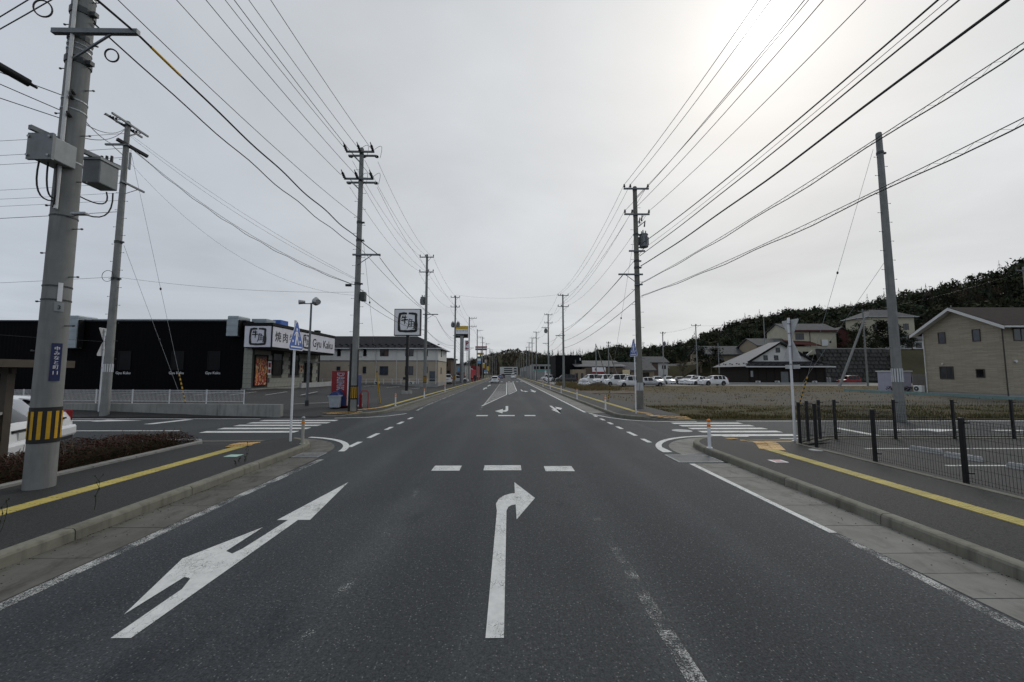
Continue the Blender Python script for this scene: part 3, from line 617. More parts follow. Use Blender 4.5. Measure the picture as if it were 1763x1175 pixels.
for i in range(7):
    for j in range(2): tile(T_D if j else T_O, walk_fl, -7.75 - .3 * i * .9, 20.75 + .3 * j + .08 * (6 - i) * .5, 0, fl)

# ------------------------------------------------------------------ utility poles
PARTS = {}
def proto(key, fn, m, smooth=False):
    """mesh data made once, shared by alike parts"""
    if key not in PARTS:
        mb = MB(); fn(mb); o = obj(key, mb, m, None, smooth); PARTS[key] = o.data; bpy.data.objects.remove(o)
    return PARTS[key]
def put(name, me, parent, loc, rot=(0, 0, 0), world=True):
    o = bpy.data.objects.new(name, me); COL.objects.link(o); o.parent = parent
    off = root_of(parent).location if world else Vector()
    o.location = Vector(loc) - off; o.rotation_euler = rot; return o
def _pin(mb):
    mb.cyl((0, 0, 0), (0, 0, .08), .02, n=6); mb.cyl((0, 0, .06), (0, 0, .12), .07, .06, 8); mb.cyl((0, 0, .12), (0, 0, .18), .05, .055, 8); mb.cyl((0, 0, .18), (0, 0, .24), .04, .03, 8)
def _tension(mb):
    mb.cyl((0, 0, 0), (0, -.12, 0), .018, n=5)
    for k in range(3): mb.cyl((0, -.12 - .11 * k, 0), (0, -.2 - .11 * k, 0), .085, .05, 8)
    mb.cyl((0, -.42, 0), (0, -.60, 0), .035, .02, 6)
def _step(mb): mb.cyl((0, 0, 0), (.17, 0, 0), .009, n=5); mb.cyl((.16, 0, 0), (.185, 0, 0), .018, n=6)
def _pot(mb):
    mb.cyl((0, 0, 0), (0, 0, .75), .24, .24, 14); mb.cyl((0, 0, .75), (0, 0, .80), .27, .25, 14); mb.cyl((0, 0, .02), (0, 0, .07), .26, .26, 14)
    for a in range(6): mb.cbox((.27 * math.cos(a), .27 * math.sin(a), .38), .08, .015, .5, a)
    for a in (0, 2.1, 4.2): mb.cyl((.12 * math.cos(a), .12 * math.sin(a), .8), (.14 * math.cos(a), .14 * math.sin(a), 1.02), .045, .03, 6)
def wire(pts, r, label, m='black_cable', grp='overhead wires', name='overhead_wire', n=5):
    mb = MB().tube(pts, r, n); o = obj(name, mb, m); return tag(o, label, 'wire', grp)
def sag(p, q, s, n=18, wob=0.0):
    p, q = Vector(p), Vector(q); out = []
    for i in range(n + 1):
        t_ = i / n; v = p.lerp(q, t_); v.z -= 4 * s * t_ * (1 - t_)
        if wob: v.z += wob * math.sin(t_ * 31) * math.sin(math.pi * t_); v.x += wob * .5 * math.cos(t_ * 27) * math.sin(math.pi * t_)
        out.append(v)
    return out
def pole(label, x, y, z0, h, r0=.18, r1=.11, arms=(), steps=True, m='pole_concrete', guard=None, pots=(), comm=(), grp='concrete utility poles'):
    t = thing('utility_pole', label, 'utility pole', (x, y, z0), 0, grp)
    mb = MB(); zs = [0, h * .33, h * .66, h]
    for a, b in zip(zs, zs[1:]): mb.cyl((x, y, z0 + a), (x, y, z0 + b), r0 + (r1 - r0) * a / h, r0 + (r1 - r0) * b / h, 20, False)
    mb.cyl((x, y, z0 + h), (x, y, z0 + h + .05), r1, r1 * .8, 20); obj('shaft', mb, m, t, True)
    for a in arms:   # (z, half-lengths left/right, axis, insulator offsets, style)
        z, l, r_, ax, ins, sty = a
        rr = r0 + (r1 - r0) * z / h; d = Vector((1, 0, 0)) if ax == 'x' else Vector((0, 1, 0)); o = Vector((0, -1, 0)) if ax == 'x' else Vector((1, 0, 0))
        for s in ((-1, 1) if sty == 'double' else (-1,)):
            c = Vector((x, y, z0 + z)) + o * (-s) * (rr + .05) + Vector((0, 0, .05 if s < 0 and sty == 'double' else 0))
            obj('crossarm', MB().beam(c - d * l, c + d * r_, .075, .09), 'steel_grey', t)
            if max(l, r_) > .5:
                e = c + d * (r_ * .62 if r_ >= l else -l * .62)
                obj('brace', MB().beam(e - Vector((0, 0, .04)), Vector((x, y, z0 + z - .55)) + o * (-s) * rr, .03, .03), 'steel_grey', t)
            for k in ins:
                p = c + d * k
                if sty == 'double': put('insulator', proto('tension', _tension, 'porcelain', True), t, p + Vector((0, 0, -.02)), (R(-25) if s < 0 else R(-25), 0, 0 if s < 0 else math.pi))
                else: put('insulator', proto('pin', _pin, 'porcelain', True), t, p + Vector((0, 0, .045)))
        obj('band', MB().cyl((x, y, z0 + z - .05), (x, y, z0 + z + .05), rr + .012, n=16), 'steel_dark', t)
    if steps:
        st = proto('step', _step, 'steel_dark'); k = 0; z = 2.4
        while z < h - 1:
            rr = r0 + (r1 - r0) * z / h; put('step_bolt', st, t, (x + (rr - .01) * (1 if k % 2 else -1), y, z0 + z), (0, 0, 0 if k % 2 else math.pi)); z += .45; k += 1
    if guard:
        ga, gb, kind = guard; rr = r0 + (r1 - r0) * ga / h + .006
        if kind == 'tiger':
            g = obj('guard_sleeve', MB().cyl((x, y, z0 + ga), (x, y, z0 + gb), rr, rr - .003, 24, True), 'black_band', t, True)
            for i in range(12):
                a = 2 * math.pi * i / 12; b = MB(); w_ = .125
                q = [(x + (rr + .004) * math.cos(a + s), y + (rr + .004) * math.sin(a + s)) for s in (-w_, 0, w_)]
                for e in range(2): b.quad((*q[e], z0 + ga + .07), (*q[e + 1], z0 + ga + .07), (*q[e + 1], z0 + gb - .07), (*q[e], z0 + gb - .07))
                obj('yellow_stripe', b, 'yellow_band', g)
        else:
            for i in range(14):
                a = 2 * math.pi * i / 14; obj('white_stripe', MB().cbox((x + rr * math.cos(a), y + rr * math.sin(a), z0 + (ga + gb) / 2), .012, .045, gb - ga, a), 'white_fence', t)
    for z, ang in pots:
        p = (x + .48 * math.cos(ang), y + .48 * math.sin(ang), z0 + z); put('transformer', proto('pot', _pot, 'box_grey', True), t, p)
        obj('bracket', MB().beam((x, y, z0 + z + .3), (p[0], p[1], z0 + z + .3), .08, .06).beam((x, y, z0 + z - .02), (p[0], p[1], z0 + z - .02), .1, .05), 'steel_grey', t)
    for z in comm: obj('cable_clamp', MB().cyl((x, y, z0 + z - .06), (x, y, z0 + z + .06), r0 + (r1 - r0) * z / h + .02, n=14).cbox((x + .16, y, z0 + z), .22, .08, .08), 'steel_dark', t)
    return t

# near left pole with its switch box, transformer, plates and conduit
p1 = pole('thick near concrete pole with blue address plate and two grey equipment boxes', -8.2, 7.28, .15, 15, .20, .14, [(8.36, .28, 1.3, 'x', (), 'single')], True, guard=(.78, 1.40, 'tiger'), comm=(7.9, 8.9))
def at1(z, ang, r_=0): rr = .20 - .06 * z / 15 + r_; return (-8.2 + rr * math.cos(R(ang)), 7.28 + rr * math.sin(R(ang)), .15 + z)
obj('conduit', MB().tube([at1(4.95, -70, .05), at1(6, -70, .05), at1(9.6, -72, .05)], .028, 8), 'trim_white', p1, True)
for z in (3.3, 3.55, 4.85, 5.9, 6.9, 7.1, 8.1, 8.2, 9.2): obj('band', MB().cyl((-8.2, 7.28, .15 + z), (-8.2, 7.28, .175 + z), .208 - .06 * z / 15, n=20), 'steel_dark' if z < 5 else 'galv', p1)
# address plate curved round the shaft
def wrap_plate(name, z0, z1, a0, a1, m, r_=.012, n=6):
    mb = MB()
    for i in range(n):
        s0, s1 = a0 + (a1 - a0) * i / n, a0 + (a1 - a0) * (i + 1) / n
        mb.quad(at1(z0, s0, r_), at1(z0, s1, r_), at1(z1, s1, r_), at1(z1, s0, r_))
    o = obj(name, mb, m, p1)
    return o
ap = wrap_plate('address_plate', 1.86, 2.53, -44, -4, 'plate_blue'); ap['label'] = 'dark blue address plate with white characters'
ca = R(-24); xd = (-math.sin(ca), math.cos(ca), 0)
for i, ch in enumerate('中みなと町'):
    text('lettering', ch, .078, 'sign_white', ap, at1(2.43 - i * .083, -24, .02), xd)
[text('lettering', '1', .09, 'sign_white', ap, at1(2.0, -24 + d_, .02), xd) for d_ in (-7, 7)]
wrap_plate('number_plate', 3.28, 3.62, -40, -22, 'sign_white'); wrap_plate('number_plate', 3.1, 3.27, -48, -12, 'box_grey_light'); text('lettering', '3', .1, 'sign_black', p1, at1(3.17, -30, .02), xd)
# switch box on the near side, transformer on the far side, carried by a bar along the road
obj('carrier_bar', MB().beam((-8.3, 6.72, 6.42), (-8.08, 8.1, 6.42), .07, .08), 'steel_grey', p1)
sb = obj('switch_box', MB().box(-8.36, -7.98, 6.80, 7.2, 5.90, 6.32), 'box_grey_light', p1, bevel=.015)
obj('lid_rim', MB().box(-8.39, -7.95, 6.775, 6.82, 5.87, 6.35), 'box_grey', sb)
for dx, dz in ((-8.36, 5.94), (-8.0, 5.94), (-8.36, 6.28), (-8.0, 6.28)): obj('latch', MB().cyl((dx, 6.75, dz), (dx, 6.78, dz), .022, n=8), 'galv', sb)
tr = obj('transformer', MB().box(-8.32, -7.98, 7.62, 8.0, 5.86, 6.34), 'box_grey', p1, bevel=.02)
obj('lid_rim', MB().box(-8.34, -7.96, 7.60, 8.02, 6.33, 6.38), 'box_grey_light', tr)
for k in range(3): obj('bushing', MB().cyl((-8.25 + .1 * k, 7.9, 6.34), (-8.25 + .1 * k, 7.9, 6.40), .04, .05, 8).cyl((-8.25 + .1 * k, 7.9, 6.40), (-8.25 + .1 * k, 7.9, 6.56), .028, .022, 8), 'porcelain', tr, True)
for a, b, c in (((-8.3, 6.9, 5.9), (-8.45, 6.95, 5.2), (-8.2, 7.08, 5.25)), ((-8.2, 6.95, 5.9), (-8.22, 6.95, 5.2), (-8.15, 7.08, 5.3)), ((-8.1, 7.0, 5.9), (-8.0, 6.95, 5.1), (-8.2, 7.08, 5.15)), ((-8.1, 7.9, 5.8), (-7.95, 7.9, 5.35), (-8.12, 7.4, 5.5)), ((-8.02, 7.95, 5.8), (-7.95, 7.95, 5.05), (-8.12, 7.4, 5.2))):
    A, B, Cc = Vector(a), Vector(b), Vector(c); obj('drop_cable', MB().tube([A.lerp(B, i / 8).lerp(B.lerp(Cc, i / 8), i / 8) for i in range(9)], .013, 6), 'black_cable', p1, True)
for cx_, cy_, cz_, r_ in ((-8.75, 7.1, 9.0, .13), (-7.55, 7.25, 8.2, .1)):
    obj('cable_coil', MB().tube([(cx_ + r_ * math.cos(a * .3) * .9, cy_ + r_ * .4 * math.cos(a * .3), cz_ + r_ * 1.25 * math.sin(a * .3)) for a in range(22)], .014, 6), 'black_cable', p1, True)
obj('lamp_arm', MB().beam((-8.0, 7.2, 5.02), (-7.85, 7.15, 5.02), .03, .03), 'galv', p1); obj('lamp_head', MB().cbox((-7.74, 7.12, 5.03), .26, .09, .05), 'galv', p1, bevel=.01)
for k, z in enumerate((6.75, 7.1, 7.2)): put('insulator', proto('tension', _tension, 'porcelain', True), p1, (-8.36, 7.5 + .02 * k, .15 + z), (0, 0, R(35)))
tag(obj('cable_closure', MB().cyl((-8.75, 6.1, 7.4), (-8.55, 6.85, 7.32), .07, n=12).cyl((-8.55, 6.85, 7.32), (-8.52, 6.95, 7.3), .035, .02, 8), 'black_cable', None, True), 'fat black cable closure hanging beside the thick near pole', 'cable closure')

p2 = pole('side street pole with double top arms left of the near pole', -19.8, 20.1, 0, 15.2, .19, .11, [(15.0, 1.0, 1.0, 'y', (), 'double'), (13.9, .9, .3, 'x', (), 'single'), (11.9, .3, 1.0, 'y', (), 'single')], True, guard=(2.2, 2.6, 'white'), comm=(8.8, 6.9))
obj('tube_fuse', MB().cyl((-19.45, 20.0, 12.6), (-19.45, 20.0, 13.5), .05, n=8), 'galv_dull', p2); obj('cable_coil', MB().tube([(-20.0 + .28 * math.cos(a * .3), 19.9, 7.0 + .28 * math.sin(a * .3)) for a in range(22)], .012, 5), 'black_cable', p2, True)
for k in (-.5, .1, .6): put('insulator', proto('tension', _tension, 'porcelain', True), p2, (-19.7, 20.1 + k, 15.0), (0, 0, R(-40)))
p3 = pole('concrete pole with twin dead-end crossarms behind the red vending machine', -8.05, 21.3, .15, 14.4, .19, .11,
          [(14.1, .8, .75, 'x', (-.75, -.02, .7), 'double'), (12.55, .85, .75, 'x', (-.8, -.1, .7), 'double'), (8.35, .25, 1.25, 'x', (), 'single')], True, guard=(.62, 1.35, 'tiger'), comm=(10.2, 9.2, 6.8))
obj('conduit', MB().cyl((-8.28, 21.24, .15), (-8.24, 21.24, 3.7), .07, n=10), 'black_band', p3); obj('conduit', MB().cyl((-7.84, 21.22, .15), (-7.87, 21.22, 3.4), .025, n=8), 'black_band', p3)
obj('junction_box', MB().box(-7.85, -7.6, 21.15, 21.45, 6.0, 6.5), 'steel_dark', p3, bevel=.02); obj('cable_closure', MB().cbox((-8.5, 21.2, 6.85), .3, .1, .12, .1), 'black_cable', p3)
for dx, z in ((.1, 14.45), (.85, 14.4), (.1, 12.85), (.8, 12.85)):   # jumper loops
    obj('jumper', MB().tube([(-8.05 + dx + .18 * math.sin(i / 10 * math.pi) * 1.2, 20.9 + .9 * i / 10, z - .1 + .42 * math.sin(i / 10 * math.pi)) for i in range(11)], .011, 5), 'black_cable', p3)
A3 = lambda z1, z2, k=1: [(z1, .75, .75, 'x', (-.7, -.2, .7), 'single'), (z2, .75, .75, 'x', (-.7, .15, .7), 'single')]
left_row = [(41.5, 14.5, 'pole beside the square billboard with a low transformer cluster', 'x', (9.2,)), (65, 14.7, 'pole before the yellow parking billboard carrying twin transformers', 'x', (9.5, 9.5)),
            (89.5, 14.6, 'pole with one-sided arms left of the red shop wall', 'o', ()), (114, 14.5, 'far left pole with one-sided arms rising over the red shop', 'o', ()), (139, 14.5, 'far left pole rising through the long red sign', 'x', ()),
            (164, 14.3, 'far left pole just right of the long red sign', 'o', ()), (200, 14, 'far left pole before the scrub hill', 'o', ()), (240, 14, 'very far left pole near the foot of the scrub hill', 'x', ()), (285, 14, 'small distant left pole by the white apartment block', 'x', ()), (330, 14, 'tiny distant left pole at the street end', 'x', ())]
for i, (y, h, lb, kind, pots) in enumerate(left_row):
    near = y < 100
    arms = [(h - .3, .75, .75, 'x', (-.7, -.15, .7), 'single'), (h - 1.9, .75, .75, 'x', (-.7, .2, .7), 'single'), (8.1, .3, 1.3, 'x', (), 'single')] if kind == 'x' else [(h - .3, .1, 1.7, 'x', (.6, 1.1, 1.6), 'single'), (h - 2.2, .1, 1.7, 'x', (.6, 1.1, 1.6), 'single'), (7.6, .1, 1.1, 'x', (), 'single')]
    if not near: arms = [(a[0], a[1], a[2], a[3], (), a[5]) for a in arms[:2]]
    pole(lb, -8.45, y, .15, h, .18, .11, arms, y < 70, pots=[(z, 2.6 if k == 0 else .3) for k, z in enumerate(pots)], guard=(1.0, 1.7, 'tiger') if y < 70 else None, grp='poles along the left of the street')
right_row = [(23.0, 13.1, 'brown-grey pole with transformer beside the right crossing sign'), (55.3, 13.0, 'pole standing before the black box building'), (75.2, 13.2, 'pole with transformer and side arms next after the black building pole'), (106, 13.0, 'plain right pole rising past the teal canopy'),
             (123.5, 13.0, 'distant right pole before the grey block'), (140, 12.8, 'distant right pole with off-centre arms'), (157, 12.3, 'dark slender right pole far down the street'), (185, 12, 'far right pole standing in the gap after the slender dark one'), (210, 12, 'far right pole by the near end of the weathered wall building'), (240, 12, 'small right pole midway along the far row'), (275, 12, 'tiny right pole near the far grey wall end'), (315, 12, 'tiniest right pole at the street end')]
for i, (y, h, lb) in enumerate(right_row):
    x = 7.68 if i < 1 else 7.9
    arms = [(h - .15, .72, .78, 'x', (-.68, -.32, .73), 'single'), (h - 1.72, .72, .78, 'x', (-.68, -.25, .75), 'single')]
    if i == 0: arms += [(7.75, 1.15, .28, 'x', (), 'single'), (7.15, .2, .25, 'x', (), 'single'), (9.15, .5, .45, 'x', (), 'single')]
    elif i == 1: arms += [(7.2, 1.1, .2, 'x', (), 'single')]
    elif i == 2: arms += [(10.6, 1.3, .1, 'x', (), 'single'), (7.6, 1.1, .1, 'x', (), 'single')]
    if i > 3: arms = [(a[0], a[1], a[2], a[3], (), a[5]) for a in arms]
    pp = pole(lb, x, y, .15, h, .185 if i == 0 else .17, .12 if i == 0 else .1, arms, i < 2, 'pole_concrete_brown' if i == 0 else 'pole_concrete', (1.0, 1.45, 'white') if i == 0 else None, [(9.45, .15)] if i == 0 else [(9.6, 2.9)] if i == 2 else (), (10.2, 8.6, 8.2) if i == 0 else (), 'poles along the right of the street')
    if i == 0:
        for dx, z in ((.18, 11.0), (.32, 11.15), (.48, 10.8)): obj('cutout_fuse', MB().cyl((x + dx, y - .1, z), (x + dx + .04, y - .12, z + .35), .045, .03, 8), 'porcelain', pp)
        obj('fuse_bracket', MB().beam((x, y - .1, 10.7), (x + .55, y - .12, 11.15), .05, .05), 'galv_dull', pp)
rr_p = pole('plain concrete pole without arms standing behind the black mesh fence', 17.62, 17.8, 0, 13.45, .20, .12, [], True, guard=(1.75, 2.35, 'white'), comm=(12.5,))
# poles about the right plot and hill foot
def small_pole(label, x, y, z0, h, arms=((.4, .7),), r=.14, m='pole_concrete', pot=False):
    return pole(label, x, y, z0, h, r, r * .65, [(h - a, w, w, 'x', (-w + .05, 0.1, w - .05), 'single') for a, w in arms], False, m, None, [(h - 3, .4)] if pot else (), (), 'poles around the vacant plot')
small_pole('grey pole behind the parked cars with a bracket arm', 39.4, 82, 0, 12.3, ((.3, 1.0), (4.6, .5), (5.4, .5)))
small_pole('pole with a small transformer above the white two-storey house', 34, 86, 0, 11.1, ((.3, .6), (3, .5)), pot=True)
small_pole('thin pole with three short arms left of the white house', 39.5, 122, 0, 11.2, ((.3, .9), (1.4, .6), (2.4, .6)))
small_pole('bare thin pole beside the black box building', 19.8, 88, 0, 8.6, ())
small_pole('thin pole with stacked insulators over the brown shop', 22.6, 88, 0, 9.1, ((.3, .45), (1.0, .45)))
small_pole('pole propped by a slanting stay beside the lilac shed', 56.6, 62, 0, 12.2, ((.3, .9), (1.6, 1.3)))
small_pole('tall pole above the beige house roof at the picture edge', 60.5, 45, 0, 14.5, ((.4, 1.1),))
small_pole('thin pole in front of the hillside house roofs', 63.6, 97, 4, 12, ())
small_pole('bare pole in front of the low hillside roof', 52.5, 98, 2, 7.5, ())
small_pole('thin pole poking above the hillside behind the beige house', 91.5, 80, 3, 13, ((.8, .8),))
tag(obj('prop_pole', MB().cyl((51.6, 61.5, -.1), (56.7, 61.8, 10.9), .2, .13, 12), 'pole_concrete', None, True), 'slanting concrete stay pole leaning on the shed-side pole', 'stay pole')
tag(obj('prop_pole', MB().cyl((22.3, 87.6, -.1), (19.9, 87.8, 8.2), .12, .08, 8), 'pole_concrete_brown', None, True), 'slanting dark stay leaning on the bare thin pole', 'stay pole')
tag(obj('prop_pole', MB().cyl((25.0, 87.6, -.1), (22.7, 87.8, 6.6), .12, .08, 8), 'pole_concrete_brown', None, True), 'slanting dark stay leaning on the stacked-insulator pole', 'stay pole')
for i, (x, y, h) in enumerate(((-92, 74, 11.3), (-97, 74, 10.8), (-63, 72, 11.2))): small_pole(('distant pole top showing over the black restaurant roof by the picture edge', 'second distant pole top over the black roof, lower than its neighbour', 'distant pole top above the restaurant ductwork')[i], x, y, 0, h, ((.3, 1.1),), .13)

# ------------------------------------------------------------------ overhead wires
GL, GR, GS = 'wires on the left pole row', 'wires on the right pole row', 'side street wires'
L3 = (-8.05, 21.3)
hv = [(-7.35, 14.25, 'right upper'), (-8.1, 14.35, 'middle upper'), (-8.8, 14.3, 'left upper'), (-7.35, 12.75, 'right lower'), (-8.15, 12.8, 'middle lower'), (-8.9, 12.75, 'left lower')]
for i, (x, z, lb) in enumerate(hv):
    wire(sag((x, 20.7, z), (x + .05, -6, z - .2), .55, 22), .011, f'{lb} power wire passing overhead from the twin-armed left pole', grp=GL)
    wire(sag((x, 21.9, z - .1), (x - .4 + .15 * (i % 3), 41.4, z + .0), .75, 16), .009, f'{lb} power wire from twin-armed pole to billboard pole', grp=GL)
    for a, b in zip((41.5, 65, 89.5, 114, 139, 164, 200), (65, 89.5, 114, 139, 164, 200, 240)):
        if i in (0, 2, 3, 5): wire(sag((x - .4, a, z), (x - .4, b, z + .1), .8, 10), .010, f'{lb} far left wire, span starting {["at the billboard pole", "at the twin-transformer pole", "at the pole by the red shop", "above the red shop", "at the red-sign pole", "past the red sign", "before the hill"][(41.5, 65, 89.5, 114, 139, 164, 200).index(a)]}', grp=GL, n=4)
wire(sag((-7.9, 20.9, 10.4), (-8.0, -5, 10.6), .75, 22), .010, 'thin wire below the power wires ending at the twin-armed left pole', grp=GL)
wire(sag((-6.85, 21.2, 8.45), (-7.0, 7.2, 8.55), .18, 60, .025), .022, 'thick black cable draped over the near pole crossarm end', grp=GL)
wire(sag((-7.0, 7.2, 8.55), (-7.0, -8, 8.6), .25, 16), .022, 'thick black cable running back overhead from the near pole crossarm', grp=GL)
wire(sag((-6.85, 21.2, 8.45), (-7.0, 7.2, 8.55), .18, 60, .025)[-5:-1], .026, 'short yellow sleeve on the cable at the near crossarm', 'yellow_sleeve', GL, 'cable_sleeve', 8)
wire(sag((-7.9, 21.2, 8.8), (-8.0, 7.3, 8.9), .22, 30, .03), .016, 'wavy black cable between the near pole and the twin-armed pole', grp=GL)
for i, (x, z, r_, lb) in enumerate(((-6.9, 8.4, .016, 'thicker'), (-7.85, 8.8, .012, 'thinner'), (-8.0, 6.75, .016, 'lashed'), (-8.0, 6.2, .012, 'lowest'))):
    wire(sag((x, 21.3, z), (-7.4 if i < 2 else -8.4, 41.5, 8.0 if i < 2 else 6.6), .45, 16), r_, f'{lb} telephone cable between twin-armed pole and billboard pole', grp=GL)
    wire(sag((-7.4 if i < 2 else -8.4, 41.5, 8.0 if i < 2 else 6.6), (-8.4, 65, 7.7 - .5 * i), .6, 12), r_, f'{lb} telephone cable between billboard pole and twin-transformer pole', grp=GL)
    wire(sag((-8.4, 65, 7.7 - .5 * i), (-8.0, 89.5, 7.4 - .4 * i), .7, 10), r_, f'{lb} telephone cable leading on to the red shop pole', grp=GL)
def lashed(p, q, s, label, grp, r=.011, gap=.13):
    P = sag(p, q, s, 40); Q = [v - Vector((0, 0, gap * (1 + .35 * math.sin(i * 1.3)) * math.sin(math.pi * min(1, max(.05, i / 40))) ** .5)) for i, v in enumerate(P)]
    t = thing('lashed_cable', label, 'wire', tuple(P[0]), 0, grp)
    obj('messenger', MB().tube(P, r * .7, 5), 'black_cable', t); obj('cable', MB().tube(Q, r, 5), 'black_cable', t)
    lm = MB(); n = 190
    def ev(A, u): k = min(39, int(u * 40)); return A[k].lerp(A[k + 1], u * 40 - k)
    pts = [(ev(P, i / n) if i % 2 else ev(Q, i / n)) for i in range(n)]; obj('lashing', MB().tube(pts, .003, 3), 'black_cable', t)
lashed((-19.6, 20.1, 13.9), (-8.1, 21.2, 6.85), .75, 'spiral-lashed cable slanting from side street pole to twin-armed pole', GS, .013, .10)
wire(sag((-19.7, 20.1, 14.6), (-8.1, 21.2, 7.2), .35, 16), .006, 'upper thin wire slanting from side street pole to twin-armed pole', grp=GS)
wire(sag((-19.7, 20.1, 14.5), (-8.1, 21.25, 7.15), .5, 16), .006, 'second thin wire just under the upper slanting wire', grp=GS)
wire(sag((-19.7, 20.1, 13.2), (-8.1, 21.25, 6.3), 1.6, 16), .005, 'very thin sagging wire below the spiral-lashed cable', grp=GS)
tag(obj('cable_closure', MB().beam((-19.9, 19.7, 14.05), (-19.4, 20.9, 13.8), .16, .14), 'black_cable'), 'flat black closure slung near the side street pole top', 'cable closure')
wire(sag((-19.8, 20.1, 7.0), (-60, 24, 7.2), .4, 10), .008, 'low thin wire leaving the side street pole leftwards', grp=GS)
wire(sag((-19.8, 20.1, 7.0), (-8.1, 21.3, 6.5), .25, 12), .006, 'faint level wire crossing above the black restaurant', grp=GS)
for z, z2, r_, lb in ((14.6, 14.2, .010, 'highest'), (13.8, 13.4, .010, 'second'), (13.3, 12.9, .010, 'third'), (11.9, 11.6, .008, 'fourth'), (11.4, 11.2, .008, 'fifth'), (11.0, 10.9, .008, 'sixth'), (10.4, 10.0, .014, 'lowest thick')):
    wire(sag((-19.9, 20.1, z), (-62, 21.5, z2), .5, 12), r_, f'{lb} of the wires leaving the side street pole for the picture edge', grp=GS)
for z, z2, lb in ((6.75, 14.95, 'upper'), (7.1, 14.95, 'middle'), (7.25, 14.0, 'lower')):
    wire(sag((-8.4, 7.5, z), (-19.7, 20.0, z2), .35, 14), .010, f'{lb} slack wire linking near pole and side street pole', grp=GS)
for z, lb in ((10.1, 'upper'), (9.75, 'lower')):
    wire(sag((-8.25, 7.28, z), (-42, 20.5, 12.6), .5, 16), .012, f'{lb} wire rising off the near pole to the upper picture corner', grp=GS)
for z, x2, y2, z2, lb in ((7.35, -14, 2, 8.5, 'thin'), (6.9, -14, 3, 8.2, 'drooping'), (7.05, -13, 1.5, 8.6, 'taut')): wire(sag((-8.35, 7.2, z), (x2, y2, z2), .15, 10), .008, f'{lb} service wire leaving the near pole above the switch box', grp=GS)
wire(sag((-60, 30, 8), (-19.8, 20.3, 3.7), .5, 10), .008, 'low service wire dipping behind the poles to the restaurant roof', grp=GS)
rhv = [(7.0, 13.35, 'left upper'), (7.36, 13.35, 'middle upper'), (8.42, 13.35, 'right upper'), (7.0, 11.75, 'left lower'), (7.45, 11.75, 'middle lower'), (8.45, 11.75, 'right lower')]
for i, (x, z, lb) in enumerate(rhv):
    wire(sag((x, 22.9, z), (x + .1, -9.5, z + .1), .85, 26), .0115, f'{lb} power wire sweeping overhead from the brown-grey right pole', grp=GR)
    wire(sag((x, 22.9, z), (x + .2, 55.2, z - .1), 1.0, 18), .010, f'{lb} power wire from brown-grey pole to black building pole', grp=GR)
    ysr = (55.3, 75.2, 106, 123.5, 140, 157)
    for a, b in zip(ysr, ysr[1:]):
        if i in (0, 2, 3, 5): wire(sag((x + .2, a, z - .1), (x + .2, b, z - .15), .7, 10), .010, f'{lb} far right wire, span starting {["at the black building pole", "at the side-arm pole", "by the teal canopy", "before the grey block", "at the off-centre pole"][ysr.index(a)]}', grp=GR, n=4)
wire(sag((7.95, 22.8, 9.75), (8.1, -9.5, 9.9), .75, 26), .020, 'thick black service cable from the transformer on the right pole', grp=GR)
wire(sag((7.8, 22.8, 9.0), (8.0, -9.5, 9.2), .45, 24, .02), .018, 'black cable just under the transformer service cable', grp=GR)
wire(sag((7.85, 22.8, 9.3), (8.05, -9.5, 9.6), .6, 24), .007, 'hair-thin wire between the two upper right cables', grp=GR)
wire(sag((7.85, 22.8, 8.4), (7.9, -9.5, 8.9), .65, 40, .035), .027, 'thickest wavy black cable on the right pole row', grp=GR)
lashed((7.85, 22.8, 7.4), (7.9, -9.5, 8.0), .55, 'upper spiral-lashed cable on the right pole row', GR, .013, .085)
lashed((7.85, 22.8, 6.65), (7.9, -9.5, 6.7), .65, 'lower spiral-lashed cable on the right pole row', GR, .013, .085)
for i, (x, z, r_, lb) in enumerate(((8.2, 9.6, .014, 'highest'), (6.8, 7.85, .016, 'arm-end'), (7.8, 7.3, .016, 'third'), (7.8, 6.6, .018, 'lowest'))):
    wire(sag((x, 22.9, z), (7.9 if i != 1 else 7.0, 55.2, (8.2, 7.3, 6.6, 5.6)[i]), (.75, .5, .55, .5)[i], 18), r_, f'{lb} telephone cable from brown-grey pole to black building pole', grp=GR)
    wire(sag((7.9 if i != 1 else 7.0, 55.3, (8.2, 7.3, 6.6, 5.6)[i]), (7.8, 75.2, (8, 7.2, 6.4, 5.4)[i]), .5, 12), r_, f'{lb} telephone cable from black building pole to side-arm pole', grp=GR)
wire(sag((-8.4, 65, 15.0), (7.9, 55, 13.2), .6, 12), .008, 'thin wire crossing the street high above the cars', grp=GR)
for a, b, s, lb in (((22.6, 88, 8.8), (39.5, 122, 10.6), .8, 'upper wire between the shop pole and three-armed pole'), ((22.6, 88, 8.0), (34, 86, 7.6), .5, 'wire from the shop pole behind the right pole'), ((34, 86, 10.9), (39.4, 82, 12.0), .3, 'wire linking the transformer pole and bracket-arm pole'), ((39.4, 82, 12.0), (63.6, 97, 15.5), .6, 'wire from bracket-arm pole to the hillside'), ((56.6, 62, 12), (60.5, 45, 14), .5, 'dark wire crossing before the forest to the beige house pole')):
    wire(sag(a, b, s, 10), .014, lb, grp='wires around the vacant plot')
